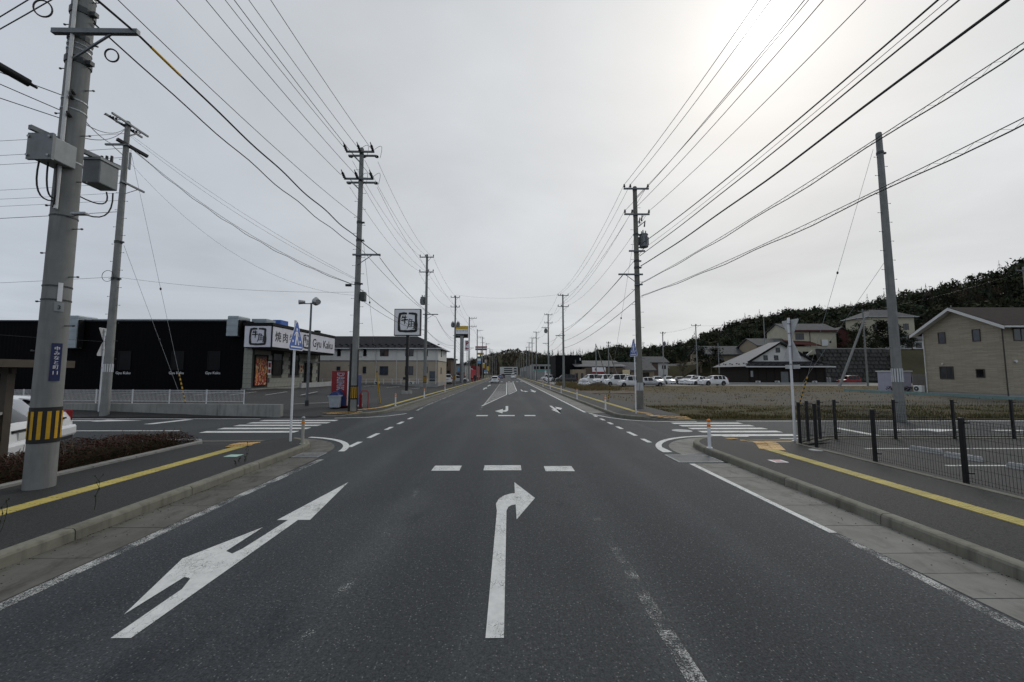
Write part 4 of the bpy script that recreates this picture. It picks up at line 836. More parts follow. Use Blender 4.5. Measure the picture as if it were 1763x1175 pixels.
# guy wires
def guy(p, q, label, sleeve=None, ins=.5):
    t = thing('guy_wire', label, 'guy wire', q); P, Q = Vector(p), Vector(q)
    obj('strand', MB().tube([P, P.lerp(Q, .5), Q], .0075, 5), 'galv_dull', t); obj('guy_insulator', MB().ball(P.lerp(Q, ins), .05, 6, 4, (1, 1, 1.5)), 'porcelain', t)
    if sleeve:
        d = (P - Q).normalized(); L = sleeve[1]
        if sleeve[0] == 'yellow':
            obj('guy_guard', MB().cyl(Q, Q + d * L, .045, n=8), 'yellow_sleeve', t, True); obj('guard_cap', MB().cyl(Q + d * L, Q + d * (L + .06), .048, .03, 8), 'black_band', t)
        else:
            n = int(L / .11)
            for k in range(n): obj('guard_band', MB().cyl(Q + d * (k * .11), Q + d * ((k + 1) * .11), .03, n=8), 'yellow_band' if k % 2 else 'black_band', t)
guy((-19.8, 20.4, 13.7), (-16.4, 20.75, .6), 'long guy wire from side street pole top with striped foot', ('tiger', 1.6), .55)
guy((-19.7, 20.3, 8.7), (-16.5, 20.72, .62), 'short guy wire from the middle of the side street pole', None, .6)
guy((-7.95, 21.6, 9.6), (-8.4, 26.8, .2), 'guy wire with tall yellow guard behind the twin-armed pole', ('yellow', 2.3), .35)
guy((17.5, 18.0, 12.8), (14.75, 20.3, .05), 'guy wire with striped foot beside the mesh fence', ('tiger', 2.0), .45)
guy((7.6, 23.2, 10.1), (6.95, 27.5, .2), 'guy wire of the brown-grey right pole with dark foot rod', ('tiger', 1.3), .45)
guy((17.7, 18.0, 7.4), (15.6, 22.4, .1), 'lower guy wire of the plain armless pole', None, .5)

# ------------------------------------------------------------------ cars
CARS = {
 # s, top, width frac, roof-half frac   (front 0 -> rear 1)
 'hatch': dict(L=4.05, W=1.72, belt=.92, wr=.31, ax=(.19, .80), st=[(0, .55, .78, .6), (.02, .66, .88, .75), (.07, .74, .95, .82), (.16, .84, .99, .85), (.27, .95, 1, .86), (.36, 1.22, 1, .76), (.45, 1.44, 1, .68), (.52, 1.49, 1, .67), (.63, 1.50, 1, .66), (.655, 1.50, 1, .66), (.80, 1.47, 1, .65), (.86, 1.42, .99, .64), (.93, 1.15, .98, .72), (.965, .97, .97, .8), (.99, .80, .95, .85), (1, .5, .92, .8)],
               ws=(.27, .45), rw=(.86, .965), glass=((.45, .52), (.52, .63), (.655, .80))),
 'suv': dict(L=4.6, W=1.83, belt=1.05, wr=.36, ax=(.19, .79), st=[(0, .6, .8, .6), (.02, .78, .9, .75), (.06, .92, .96, .82), (.2, 1.04, 1, .86), (.27, 1.08, 1, .86), (.35, 1.36, 1, .78), (.42, 1.60, 1, .72), (.5, 1.68, 1, .7), (.6, 1.70, 1, .7), (.62, 1.70, 1, .7), (.75, 1.69, 1, .7), (.77, 1.69, 1, .7), (.88, 1.64, 1, .68), (.95, 1.38, .98, .74), (.975, 1.12, .97, .8), (.99, .9, .95, .85), (1, .5, .92, .8)],
             ws=(.27, .42), rw=(.88, .975), glass=((.42, .5), (.5, .6), (.62, .75), (.77, .88))),
 'minivan': dict(L=4.75, W=1.76, belt=1.05, wr=.32, ax=(.17, .80), st=[(0, .6, .82, .65), (.02, .80, .92, .8), (.05, .95, .97, .85), (.13, 1.06, 1, .87), (.18, 1.13, 1, .86), (.25, 1.45, 1, .8), (.32, 1.74, 1, .76), (.4, 1.84, 1, .75), (.53, 1.86, 1, .75), (.55, 1.86, 1, .75), (.74, 1.86, 1, .75), (.76, 1.86, 1, .75), (.93, 1.82, 1, .74), (.975, 1.4, .99, .8), (.985, 1.1, .98, .85), (1, .5, .94, .82)],
                 ws=(.18, .32), rw=(.93, .985), glass=((.32, .4), (.4, .53), (.55, .74), (.76, .93))),
 'sedan': dict(L=4.5, W=1.72, belt=.90, wr=.31, ax=(.19, .79), st=[(0, .5, .8, .6), (.02, .62, .9, .78), (.08, .72, .96, .84), (.2, .84, 1, .86), (.28, .92, 1, .86), (.36, 1.18, 1, .76), (.43, 1.38, 1, .68), (.5, 1.44, 1, .66), (.59, 1.44, 1, .66), (.61, 1.44, 1, .66), (.72, 1.40, 1, .66), (.83, 1.02, 1, .78), (.88, .96, .99, .84), (.97, .92, .97, .84), (.99, .8, .95, .85), (1, .5, .92, .8)],
               ws=(.28, .43), rw=(.72, .83), glass=((.43, .5), (.5, .59), (.61, .72))),
 'boxy': dict(L=3.55, W=1.50, belt=.98, wr=.30, ax=(.17, .82), st=[(0, .55, .84, .7), (.02, .72, .93, .82), (.06, .86, .97, .86), (.2, .96, 1, .88), (.25, 1.02, 1, .88), (.30, 1.35, 1, .82), (.35, 1.60, 1, .8), (.4, 1.66, 1, .8), (.57, 1.68, 1, .8), (.595, 1.68, 1, .8), (.78, 1.68, 1, .8), (.8, 1.68, 1, .8), (.93, 1.66, 1, .79), (.97, 1.35, .99, .83), (.985, 1.05, .98, .86), (1, .5, .95, .85)],
              ws=(.25, .35), rw=(.93, .985), glass=((.35, .4), (.4, .57), (.595, .78), (.8, .93))),
}
def _tyre(r):
    def f(mb):
        n = 20; prof = [(-.10, r * .68), (-.10, r * .93), (-.075, r), (.075, r), (.10, r * .93), (.10, r * .68)]
        for i in range(n):
            for (x0, r0), (x1, r1) in zip(prof, prof[1:]):
                a, b = 2 * math.pi * i / n, 2 * math.pi * (i + 1) / n
                mb.quad((x0, r0 * math.cos(a), r0 * math.sin(a)), (x1, r1 * math.cos(a), r1 * math.sin(a)), (x1, r1 * math.cos(b), r1 * math.sin(b)), (x0, r0 * math.cos(b), r0 * math.sin(b)))
    return f
def _rim(r):
    def f(mb):
        mb.cyl((.03, 0, 0), (.085, 0, 0), r * .66, r * .7, 20)
        for k in range(7):
            a = 2 * math.pi * k / 7; mb.beam((.09, 0, 0), (.092, r * .62 * math.cos(a), r * .62 * math.sin(a)), .05, .02)
    return f
CARP = {}
def make_car(kind, paint_m):
    """parts (name, mesh, loc, rot, sub) in the car's own frame: x forward is -y"""
    d = CARS[kind]; L, W = d['L'], d['W'] / 2; S = d['st']; belt = d['belt']; body = MB(); P = []
    side_g, ws, rw = [], MB(), MB(); ring = []
    for s, top, wf, rf in S:
        y = -L / 2 + s * L; w = W * wf; b = min(belt, top - .05); b = max(b, .42); rw_ = W * rf if top > belt + .08 else w * .90
        half = [(w * .90, .20), (w * .985, .33), (w, .55 if b > .6 else b * .8), (w * .985, b), (rw_, top - .03), (rw_ * .72, top + .005), (0, top + .02)]
        ring.append([(x, y, z) for x, z in half] + [(-x, y, z) for x, z in half[-2::-1]])
    n = 13; segs = len(S) - 1
    gl = {k: MB() for k in range(len(d['glass']))}; gr = {k: MB() for k in range(len(d['glass']))}
    def inr(i, rg): return S[i][0] >= rg[0] - 1e-6 and S[i + 1][0] <= rg[1] + 1e-6
    for i in range(segs):
        for k in range(n - 1):
            q = (ring[i][k], ring[i + 1][k], ring[i + 1][k + 1], ring[i][k + 1]); tgt = body
            if k in (3, 8):
                for j, rg in enumerate(d['glass']):
                    if inr(i, rg): tgt = gl[j] if k == 3 else gr[j]
            if k in (4, 5, 6, 7):
                if inr(i, d['ws']): tgt = ws
                if inr(i, d['rw']): tgt = rw
            tgt.quad(*q)
        body.quad(ring[i][n - 1], ring[i + 1][n - 1], ring[i + 1][0], ring[i][0])
    body.add(ring[0], [tuple(range(n))]); body.add(ring[-1], [tuple(range(n - 1, -1, -1))])
    def weld(mb):
        key = {}; v = []; mp = []
        for p in mb.v:
            k = tuple(round(c, 5) for c in p)
            if k not in key: key[k] = len(v); v.append(p)
            mp.append(key[k])
        out = MB(); out.v = v; out.f = [tuple(dict.fromkeys(mp[i] for i in f)) for f in mb.f]; out.f = [f for f in out.f if len(f) > 2]; return out
    P.append(('body', weld(body), paint_m, True)); P.append(('windscreen', weld(ws), 'glass_car', True)); P.append(('rear_window', weld(rw), 'glass_car', True))
    for g in list(gl.values()) + list(gr.values()): P.append(('side_window', weld(g), 'glass_car', True))
    for sx in (-1, 1):
        for a in d['ax']:
            y = -L / 2 + a * L; wf = W
            m_ = MB().cyl((sx * (wf - .25), y, d['wr'] + .02), (sx * (wf + .004), y, d['wr'] + .02), d['wr'] * 1.18, n=20)
            m_.v = [(x, yy_, max(z, .19)) for x, yy_, z in m_.v]; P.append(('wheel_arch', m_, 'car_trim', False))
        P.append(('headlight', MB().cbox((sx * W * .70, -L / 2 + .10, S[2][1] - .08), W * .34, .16, .12, sx * .35), 'lamp_clear', False))
        zt = .90 if kind in ('hatch', 'sedan') else 1.05
        P.append(('tail_light', MB().cbox((sx * W * .865, L / 2 - .135, zt - .05), W * .19, .22, .30 if kind != 'sedan' else .14, -sx * .35), 'lamp_red', False))
        P.append(('mirror', MB().cbox((sx * (W + .08), -L / 2 + (d['ws'][0] + .09) * L, belt + .06), .18, .10, .13), paint_m, False))
        P.append(('sill', MB().box(*sorted((sx * W * .8, sx * W * .955)), -L * .30, L * .28, .17, .235), 'car_trim', False))
    pr = [(L / 2 - .18, .24), (L / 2 + .02, .24), (L / 2 + .065, .32), (L / 2 + .065, .50), (L / 2 + .035, .56), (L / 2 - .18, .58)]
    P.append(('rear_bumper', MB().slab([(-W * .95, a_, b_) for a_, b_ in pr], (W * 1.9, 0, 0)), paint_m, False))
    pf = [(-L / 2 + .2, .24), (-L / 2 - .03, .26), (-L / 2 - .05, .36), (-L / 2 - .03, .52), (-L / 2 + .2, .54)]
    P.append(('front_bumper', MB().slab([(-W * .86, a_, b_) for a_, b_ in pf], (W * 1.72, 0, 0)), paint_m, False))
    if kind != 'sedan':
        zr_ = [s for s in S if abs(s[0] - d['rw'][0]) < 1e-6][0]; P.append(('spoiler', MB().slab([(-W * zr_[3] * .9, -L / 2 + zr_[0] * L - .1, zr_[1] + .03), (-W * zr_[3] * .9, -L / 2 + zr_[0] * L + .16, zr_[1] - .01), (-W * zr_[3] * .9, -L / 2 + zr_[0] * L + .15, zr_[1] - .05)], (W * zr_[3] * 1.8, 0, 0)), paint_m, False))
    P.append(('hatch_handle', MB().box(-.35, .35, L / 2 - .06, L / 2 + .005, .78, .83), 'car_trim', False))
    P.append(('grille', MB().box(-W * .45, W * .45, -L / 2 - .02, -L / 2 + .1, .56, .64), 'car_trim', False))
    P.append(('bumper_trim', MB().box(-W * .75, W * .75, -L / 2 - .012, -L / 2 + .1, .24, .40), 'car_trim', False))
    P.append(('bumper_trim', MB().box(-W * .78, W * .78, L / 2 - .1, L / 2 + .05, .18, .27), 'car_trim', False))
    P.append(('number_plate', MB().box(-.165, .165, L / 2 - .05, L / 2 + .004, .60, .76), 'plate_white', False)); P.append(('number_plate', MB().box(-.165, .165, -L / 2 - .02, -L / 2 + .02, .42, .58), 'plate_white', False))
    return P, d, W, L
def car(kind, paint_m, label, x, y, heading, z=0.0, grp=None):
    """heading = direction the nose points, degrees from +x"""
    key = (kind, paint_m)
    t = thing('parked_car' if grp != 'cars on the road' else 'car', label, 'car', (x, y, z), R(heading + 90), grp)
    if key not in CARP:
        P, d, W, L = make_car(kind, paint_m); made = []
        for nm, mb, m, sm in P:
            o = obj(nm, mb, m, t, sm, True); made.append((nm, o.data))
        CARP[key] = (made, d, W, L)
    else:
        made, d, W, L = CARP[key]
        for nm, me in made: put(nm, me, t, (0, 0, 0), world=False)
    for sx in (-1, 1):
        for a in d['ax']:
            wh = put('wheel', proto(f'tyre{kind}', _tyre(d['wr']), 'rubber', True), t, (sx * (W - .09), -L / 2 + a * L, d['wr']), (0, 0, 0 if sx > 0 else math.pi), False)
            put('rim', proto(f'rim{kind}', _rim(d['wr']), 'rim', True), wh, (0, 0, 0), world=False)
    return t

# ------------------------------------------------------------------ buildings: shared pieces
def window(par, face, u, z0, w, h, at_, fm='frame_brown', gm='glass_dark', mull=True, name='window', d=.05):
    """face S: wall plane y=at_ looking to -y; W: plane x=at_ looking to -x; E: looking to +x. u = centre along the wall"""
    def bx(u0, u1, a, b, p0, p1):
        if face == 'S': return (u0, u1, at_ - p1, at_ - p0, a, b)
        if face == 'W': return (at_ - p1, at_ - p0, u0, u1, a, b)
        return (at_ + p0, at_ + p1, u0, u1, a, b)
    f = MB(); e = min(.06, w * .12)
    for q in ((u - w / 2, u + w / 2, z0, z0 + e), (u - w / 2, u + w / 2, z0 + h - e, z0 + h), (u - w / 2, u - w / 2 + e, z0 + e, z0 + h - e), (u + w / 2 - e, u + w / 2, z0 + e, z0 + h - e)): f.box(*bx(*q, .002, d))
    if mull and w > .9: f.box(*bx(u - e / 2, u + e / 2, z0 + e, z0 + h - e, .003, d * .9))
    o = obj(name, f, fm, par)
    if mull and w > .9:
        for a, b in ((u - w / 2 + e, u - e / 2), (u + e / 2, u + w / 2 - e)): obj('pane', MB().box(*bx(a, b, z0 + e, z0 + h - e, .004, d * .45)), gm, o)
    else: obj('pane', MB().box(*bx(u - w / 2 + e, u + w / 2 - e, z0 + e, z0 + h - e, .004, d * .45)), gm, o)
    return o
def gable_roof(par, x0, x1, y0, y1, ze, zr, axis, m, over=.5, th=.18, ends=.4):
    mb = MB()
    if axis == 'x':
        ym = (y0 + y1) / 2; k = (zr - ze) / (ym - y0); a, b = x0 - ends, x1 + ends
        for s, yy_ in ((-1, y0 - over), (1, y1 + over)): mb.slab([(a, ym, zr), (b, ym, zr), (b, yy_, ze - k * over), (a, yy_, ze - k * over)] if s > 0 else [(a, yy_, ze - k * over), (b, yy_, ze - k * over), (b, ym, zr), (a, ym, zr)], (0, 0, th))
    else:
        xm = (x0 + x1) / 2; k = (zr - ze) / (xm - x0); a, b = y0 - ends, y1 + ends
        for s, xx in ((-1, x0 - over), (1, x1 + over)): mb.slab([(xm, a, zr), (xm, b, zr), (xx, b, ze - k * over), (xx, a, ze - k * over)], (0, 0, th))
    return obj('roof', mb, m, par)
def gable_walls(par, x0, x1, y0, y1, z0, ze, zr, axis, m):
    mb = MB()
    if axis == 'x':
        ym = (y0 + y1) / 2
        mb.add([(x0, y0, z0), (x1, y0, z0), (x1, y1, z0), (x0, y1, z0), (x0, y0, ze), (x1, y0, ze), (x1, y1, ze), (x0, y1, ze), (x0, ym, zr), (x1, ym, zr)], [(0, 1, 5, 4), (2, 3, 7, 6), (3, 0, 4, 8, 7), (1, 2, 6, 9, 5)])
    else:
        xm = (x0 + x1) / 2
        mb.add([(x0, y0, z0), (x1, y0, z0), (x1, y1, z0), (x0, y1, z0), (x0, y0, ze), (x1, y0, ze), (x1, y1, ze), (x0, y1, ze), (xm, y0, zr), (xm, y1, zr)], [(3, 0, 4, 7), (1, 2, 6, 5), (0, 1, 5, 8, 4), (2, 3, 7, 9, 6)])
    return obj('wall', mb, m, par)
def hip_roof(par, x0, x1, y0, y1, ze, zr, m, over=.5, th=.15):
    a, b, c, d = x0 - over, x1 + over, y0 - over, y1 + over; ym = (c + d) / 2; h = (d - c) / 2; mb = MB()
    if b - a > d - c: r0, r1 = (a + h, ym, zr), (b - h, ym, zr)
    else: h = (b - a) / 2; r0, r1 = ((a + b) / 2, c + h, zr), ((a + b) / 2, d - h, zr)
    z = ze - .12
    if b - a > d - c: mb.add([(a, c, z), (b, c, z), (b, d, z), (a, d, z), r0, r1], [(0, 1, 5, 4), (1, 2, 5), (2, 3, 4, 5), (3, 0, 4), (3, 2, 1, 0)])
    else: mb.add([(a, c, z), (b, c, z), (b, d, z), (a, d, z), r0, r1], [(0, 1, 4), (1, 2, 5, 4), (2, 3, 5), (3, 0, 4, 5), (3, 2, 1, 0)])
    o = obj('roof', mb, m, par); g = MB()
    for q in ((a, b, c - .04, c + .02), (a, b, d - .02, d + .04)): g.box(*q, z - .10, z + .02)
    for q in ((a - .04, a + .02, c, d), (b - .02, b + .04, c, d)): g.box(*q, z - .10, z + .02)
    obj('gutter_trim', g, 'trim_white', o); return o
def ac_unit(label, x, y, z, face='S', grp='outdoor air-conditioner units'):
    t = thing('air_conditioner', label, 'air conditioner', (x, y, z), {'S': 0, 'W': R(-90), 'E': R(90)}[face], grp)
    obj('case', MB().box(-.4, .4, 0, .3, .06, .66), 'trim_white', t, False, True, .02)
    obj('fan_grille', MB().cyl((-.1, -.012, .36), (-.1, .02, .36), .23, n=18), 'steel_dark', t, False, True)
    obj('fan_hub', MB().cyl((-.1, -.02, .36), (-.1, -.01, .36), .06, n=10), 'trim_white', t, False, True)
    for s in (-.3, .3): obj('foot', MB().box(s - .04, s + .04, .02, .28, 0, .06), 'steel_dark', t, False, True)
    return t
def sign_post(name, label, x, y, z0, h, r=.03, m='white_paint', grp=None):
    t = thing(name, label, 'road sign', (x, y, z0), 0, grp); obj('post', MB().cyl((x, y, z0), (x, y, z0 + h), r, n=12), m, t, True)
    obj('base_plate', MB().cyl((x, y, z0 - .005), (x, y, z0 + .015), .09, n=12), 'galv', t); return t
def plate(par, cx, cy, cz, nx, ny, poly, m, name, off=.045, th=.006, scale=1.0):
    """flat plate whose face normal is (nx, ny); poly in plate units (right as read, up)"""
    n = Vector((nx, ny, 0)).normalized(); r = Vector((-n.y, n.x, 0)); c = Vector((cx, cy, cz)) + n * off
    pts = [c + r * (u * scale) + Vector((0, 0, v * scale)) for u, v in poly]
    return obj(name, MB().slab(pts, n * th), m, par)
CROSS = [(-.40, -.42), (.40, -.42), (.44, -.38), (.44, -.30), (.06, .42), (0, .46), (-.06, .42), (-.44, -.30), (-.44, -.38)]
def crossing_sign(par, cx, cy, cz, nx, ny, back=False):
    if back: return plate(par, cx, cy, cz, nx, ny, CROSS, 'sign_back', 'sign_plate', scale=.8)
    p = plate(par, cx, cy, cz, nx, ny, CROSS, 'sign_white', 'sign_plate')
    plate(par, cx, cy, cz, nx, ny, [(u * .94, v * .94) for u, v in CROSS], 'sign_blue', 'sign_face', .052, .002)
    tri = [(-.33, -.27), (.33, -.27), (0, .36)]
    for poly in ([(-.34, -.345), (.34, -.345), (.34, -.305), (-.34, -.305)], [(-.03, -.26), (-.10, -.26), (-.06, -.02), (-.05, .13), (.03, .15), (.05, .0), (.10, -.12), (.17, -.26), (.11, -.26), (.03, -.09), (.0, -.1)],
                 [(.03, .13), (.12, -.02), (.15, .0), (.06, .14)], [(-.05, .12), (-.13, 0), (-.16, .03), (-.06, .15)], [(-.035, .165), (.035, .165), (.045, .22), (0, .25), (-.045, .22)], [(-.26, -.12), (-.19, -.12), (-.19, -.19), (-.26, -.19)], [(.19, -.12), (.26, -.12), (.26, -.19), (.19, -.19)]):
        plate(par, cx, cy, cz, nx, ny, poly, 'sign_white', 'pictogram', .055, .002)
    return p
def stop_back(par, cx, cy, cz, nx, ny):
    plate(par, cx, cy, cz, nx, ny, [(-.38, .33), (-.40, .29), (-.03, -.36), (.03, -.36), (.40, .29), (.38, .33)], 'sign_back', 'sign_plate', scale=.88)
def delineator(label, x, y, z, ball='orange_reflect', grp='kerbside delineator posts', m='white_paint'):
    t = thing('delineator_post', label, 'delineator', (x, y, z), 0, grp)
    obj('post', MB().cyl((x, y, z), (x, y, z + .68), .042, .04, 12), m, t, True); obj('base', MB().cyl((x, y, z), (x, y, z + .02), .075, n=12), m, t)
    obj('reflector_band', MB().cyl((x, y, z + .56), (x, y, z + .63), .0445, n=12), 'orange_reflect', t); obj('reflector', MB().ball((x, y, z + .72), .05, 10, 6), ball, t, True)
    return t

# ------------------------------------------------------------------ left foreground: hedge, shelter, parked cars
def leaves(mb, n, fn, size, up=.3):
    for _ in range(n):
        p = fn(); a = random.uniform(0, 6.28); t_ = random.uniform(-.9, .9); s = size * random.uniform(.6, 1.3)
        u = Vector((math.cos(a), math.sin(a), t_ * up)) * s; w = Vector((-math.sin(a) * math.cos(t_), math.cos(a) * math.cos(t_), math.sin(t_) + .4)).normalized() * s * .55
        p = Vector(p); mb.quad(p - u, p - w, p + u, p + w)
hd = thing('hedge', 'low clipped red-brown hedge along the planting bed', 'hedge', (-9.6, 7, 0))
def hp(k=1.0):
    y = random.uniform(-1, 11.95); x = random.uniform(-10.25, -9.02); zt = .53 + .06 * math.sin(y * 2.1) + .05 * math.sin(y * 5.3 + x * 3) - (.25 * max(0, y - 11.4) / .5)
    if random.random() < .5: return (x, y, zt * k - random.random() ** 2 * .15)
    return (random.choice((-10.25, -9.02)) + random.uniform(-.05, .05), y, random.uniform(.1, zt))
mb = MB(); leaves(mb, 42000, hp, .021); obj('foliage', mb, 'leaf_hedge', hd)
core = MB(); nseg = 60
for i in range(nseg + 1):
    y = -1 + 12.6 * i / nseg; zt = .49 + .06 * math.sin(y * 2.1) - .2 * max(0, y - 11.3)
    zt -= .13; core.v += [(-10.05, y, .05), (-10.05, y, zt - .1), (-9.9, y, zt), (-9.6, y, zt + random.uniform(-.03, .03)), (-9.35, y, zt), (-9.22, y, zt - .1), (-9.22, y, .05)]
for i in range(nseg):
    for k in range(6): core.f.append((i * 7 + k, i * 7 + k + 1, (i + 1) * 7 + k + 1, (i + 1) * 7 + k))
obj('inner_mass', core, 'leaf_hedge_green', hd)
mb = MB(); leaves(mb, 16000, lambda: (random.uniform(-10.2, -9.05), random.uniform(-1, 11.8), random.uniform(.08, .48)), .03); obj('inner_foliage', mb, 'leaf_hedge_green', hd)
mb = MB()
for _ in range(420):
    x, y = random.uniform(-10.1, -9.15), random.uniform(-1, 11.7); mb.tube([(x, y, .02), (x + random.uniform(-.1, .1), y + random.uniform(-.1, .1), .3), (x + random.uniform(-.15, .15), y + random.uniform(-.15, .15), random.uniform(.48, .66))], .006, 3)
obj('twigs', mb, 'dry_twig', hd)
struct('planting_bed', MB().box(-10.58, -8.98, -8, 12.0, -.1, .06), 'soil')
kb = bpy.data.objects.new('edging', None); COL.objects.link(kb); kb['kind'] = 'structure'
for p in pieces([(-8.86, -8), (-8.86, 11.75), (-9.15, 12.12), (-10.6, 12.12)], 1.0):
    m_ = MB(); sweep(m_, p, [(-.10, 0), (-.10, .19), (.10, .19), (.10, 0)]); obj('edging_block', m_, 'wall_concrete', kb)

sh = thing('shelter', 'brown metal shelter with flat roof at the picture edge', 'shelter', (-11.6, 8.2, 0))
obj('roof', MB().box(-14.2, -10.18, 7.0, 9.4, 2.30, 2.40), 'shelter_brown', sh, bevel=.02); obj('roof_edge', MB().box(-14.25, -10.12, 6.95, 7.05, 2.27, 2.43).box(-10.18, -10.08, 7.05, 9.45, 2.27, 2.43), 'shelter_brown', sh)
for x, y in ((-10.62, 8.66), (-13.8, 8.66)): obj('post', MB().box(x - .07, x + .07, y - .07, y + .07, 0, 2.3), 'shelter_brown', sh)
obj('rail', MB().beam((-13.8, 8.66, 1.36), (-10.62, 8.66, 1.36), .05, .05), 'trim_white', sh); obj('beam', MB().beam((-13.9, 8.66, 2.2), (-10.5, 8.66, 2.2), .08, .12), 'shelter_brown', sh)
cb_ = thing('equipment_cabinet', 'beige cabinet with slotted vents and red label under the shelter', 'cabinet', (-10.75, 8.1, 0))
obj('case', MB().box(-11.35, -10.38, 7.78, 8.38, .12, 1.12), 'cabinet', cb_, bevel=.03); obj('lid', MB().slab([(-11.38, 7.74, 1.11), (-10.34, 7.74, 1.11), (-10.34, 8.4, 1.30), (-11.38, 8.4, 1.30)], (0, 0, .05)), 'cabinet', cb_)
wl = obj('warning_label', MB().slab([(-10.85, 7.76, 1.175), (-10.42, 7.76, 1.175), (-10.42, 7.96, 1.235), (-10.85, 7.96, 1.235)], (0, 0, .004)), 'red_paint', cb_)
text('lettering', '火気厳禁', .085, 'sign_white', wl, (-10.63, 7.855, 1.213), (1, 0, 0), (0, .95, .28), .001)
for i in range(3):
    for j in range(4): obj('vent_slot', MB().cbox((-10.78 + .07 * j, 7.777, .55 + .12 * i), .045, .008, .055), 'black_metal', cb_)
    obj('vent_slot', MB().cbox((-10.377, 8.0, .55 + .12 * i), .008, .045, .055), 'black_metal', cb_)
car('hatch', 'car_white', 'white hatchback parked behind the near striped pole, rear outwards', -14.75, 10.95, 207, .02, 'cars in the corner lot')
car('hatch', 'car_white', 'white hatchback half hidden by the shelter post', -13.0, 8.6, 207, .02, 'cars in the corner lot')
# dry weeds on the verge
wd = MB()
for x, y, h in ((-5.95, 9.35, .42), (-5.9, 9.25, .12), (-6.0, 9.2, .1), (-6.05, 6.1, .5), (-6.3, 5.2, .42), (-6.45, 5.1, .3), (-5.86, 8.9, .1)):
    for k in range(2):
        p = Vector((x, y, .15)); a = random.uniform(-.35, .35); pts = [p + Vector((a * h * i / 5 + .02 * random.uniform(-1, 1), .1 * h * i / 5 * random.uniform(-1, 1), h * i / 5)) for i in range(6)]; wd.tube(pts, .0035, 3)
        for i in range(2, 6): wd.ball(pts[i], .010, 4, 3, (1, 1, 1.6))
struct('dry_weeds', wd, 'dark_weed', kind='stuff')
lit = MB()
for _ in range(650):
    s = random.random() ** 4
    if random.random() < .6: x, y = -5.53 + s * .6, random.uniform(1.5, 11)
    else: x, y = 5.30 - s * .6, random.uniform(2, 10)
    r_ = random.uniform(.003, .008); lit.ball((x, y, .008 + r_ * .3), r_, 4, 3, (1.6, 1, .5))
struct('gutter_litter', lit, 'soil', kind='stuff')

# ------------------------------------------------------------------ left: low wall with railing, restaurant, signs
wp = [(-11.0, 19.72), (-16.0, 20.25), (-22.0, 20.75), (-60.0, 23.2)]
lw = thing('retaining_wall', 'long low stained concrete wall edging the restaurant lot', 'wall', (-11, 19.8, 0))
for p in pieces(wp, 3.2):
    m_ = MB(); sweep(m_, p, [(-.02, -.1), (0, .62), (.22, .62), (.24, -.1)]); obj('wall_section', m_, 'wall_concrete', lw)
rl = thing('railing', 'white mesh railing on top of the low concrete wall', 'railing', (-13, 20.05, .62))
def along(path, s):
    for a, b in zip(path, path[1:]):
        A, B = Vector(a), Vector(b); l = (B - A).length
        if s <= l: return A.lerp(B, s / l), (B - A).normalized()
        s -= l
    return Vector(path[-1]), (B - A).normalized()
rp = [(-13.0, 20.05), (-16.0, 20.36), (-22.0, 20.87), (-60.0, 23.32)]; s = 0; prev = None
while s < 46:
    q, d = along(rp, s); obj('post', MB().cyl((q.x, q.y, .6), (q.x, q.y, 1.32), .025, n=6), 'white_fence', rl)
    if prev is not None:
        m_ = MB(); n_ = 28 if s < 24 else 16
        m_.beam((prev.x, prev.y, 1.28), (q.x, q.y, 1.28), .02, .02).beam((prev.x, prev.y, .74), (q.x, q.y, .74), .015, .015).beam((prev.x, prev.y, 1.18), (q.x, q.y, 1.18), .012, .012)
        for k in range(1, n_): v = prev.lerp(q, k / n_); m_.beam((v.x, v.y, .7), (v.x, v.y, 1.3), .006, .006)
        obj('mesh_panel', m_, 'white_fence', rl)
    prev = q; s += 2.0
sb2 = sign_post('stop_sign', 'back of a stop sign and crossing plate half behind the side street pole', -20.55, 20.55, 0, 4.4); stop_back(sb2, -20.55, 20.55, 4.15, -.97, -.25); crossing_sign(sb2, -20.55, 20.55, 3.35, -.97, -.25, True)
cs = sign_post('crossing_sign', 'blue pedestrian crossing sign on white post by the left kerb', -6.36, 12.0, .13, 3.6, .032); crossing_sign(cs, -6.36, 12.0, 3.25, .995, .05)
delineator('grey delineator post with round reflector at the left corner kerb', -5.78, 11.55, .15, 'galv', m='cabinet')
for i, (x, y) in enumerate(((-6.75, 24.5), (-6.75, 33), (-6.75, 44))): delineator(('delineator post on the far left kerb before the billboard', 'second delineator along the far left kerb', 'third tiny delineator along the far left kerb')[i], x, y, .15)

rs = thing('restaurant', 'black clad barbecue restaurant with grey tile front and white sign band', 'restaurant', (-24, 37, 0))
obj('wall', MB().box(-80, -24.2, 37.0, 52, .3, 6.9), 'black_cladding', rs); obj('parapet', MB().box(-80.1, -24.1, 36.92, 52.1, 6.85, 7.0), 'frame_black', rs)
tw = obj('tiled_wall', MB().box(-24.25, -23.44, 37.04, 50, .3, 5.4), 'grout', rs)
obj('plinth', MB().box(-24.3, -23.3, 36.95, 50.05, .3, .72), 'wall_concrete', rs)
tlx = proto('tilex', lambda b: b.box(0, .04, .008, .592, .008, .442), 'tile_grey'); tly = proto('tiley', lambda b: b.box(.006, .394, 0, .04, .008, .442), 'tile_grey')
openings = [(37.25, 39.35, .85, 3.95), (40.0, 42.0, 1.8, 4.2), (43.4, 45.3, 1.8, 4.2), (46.5, 48.3, .5, 3.3)]
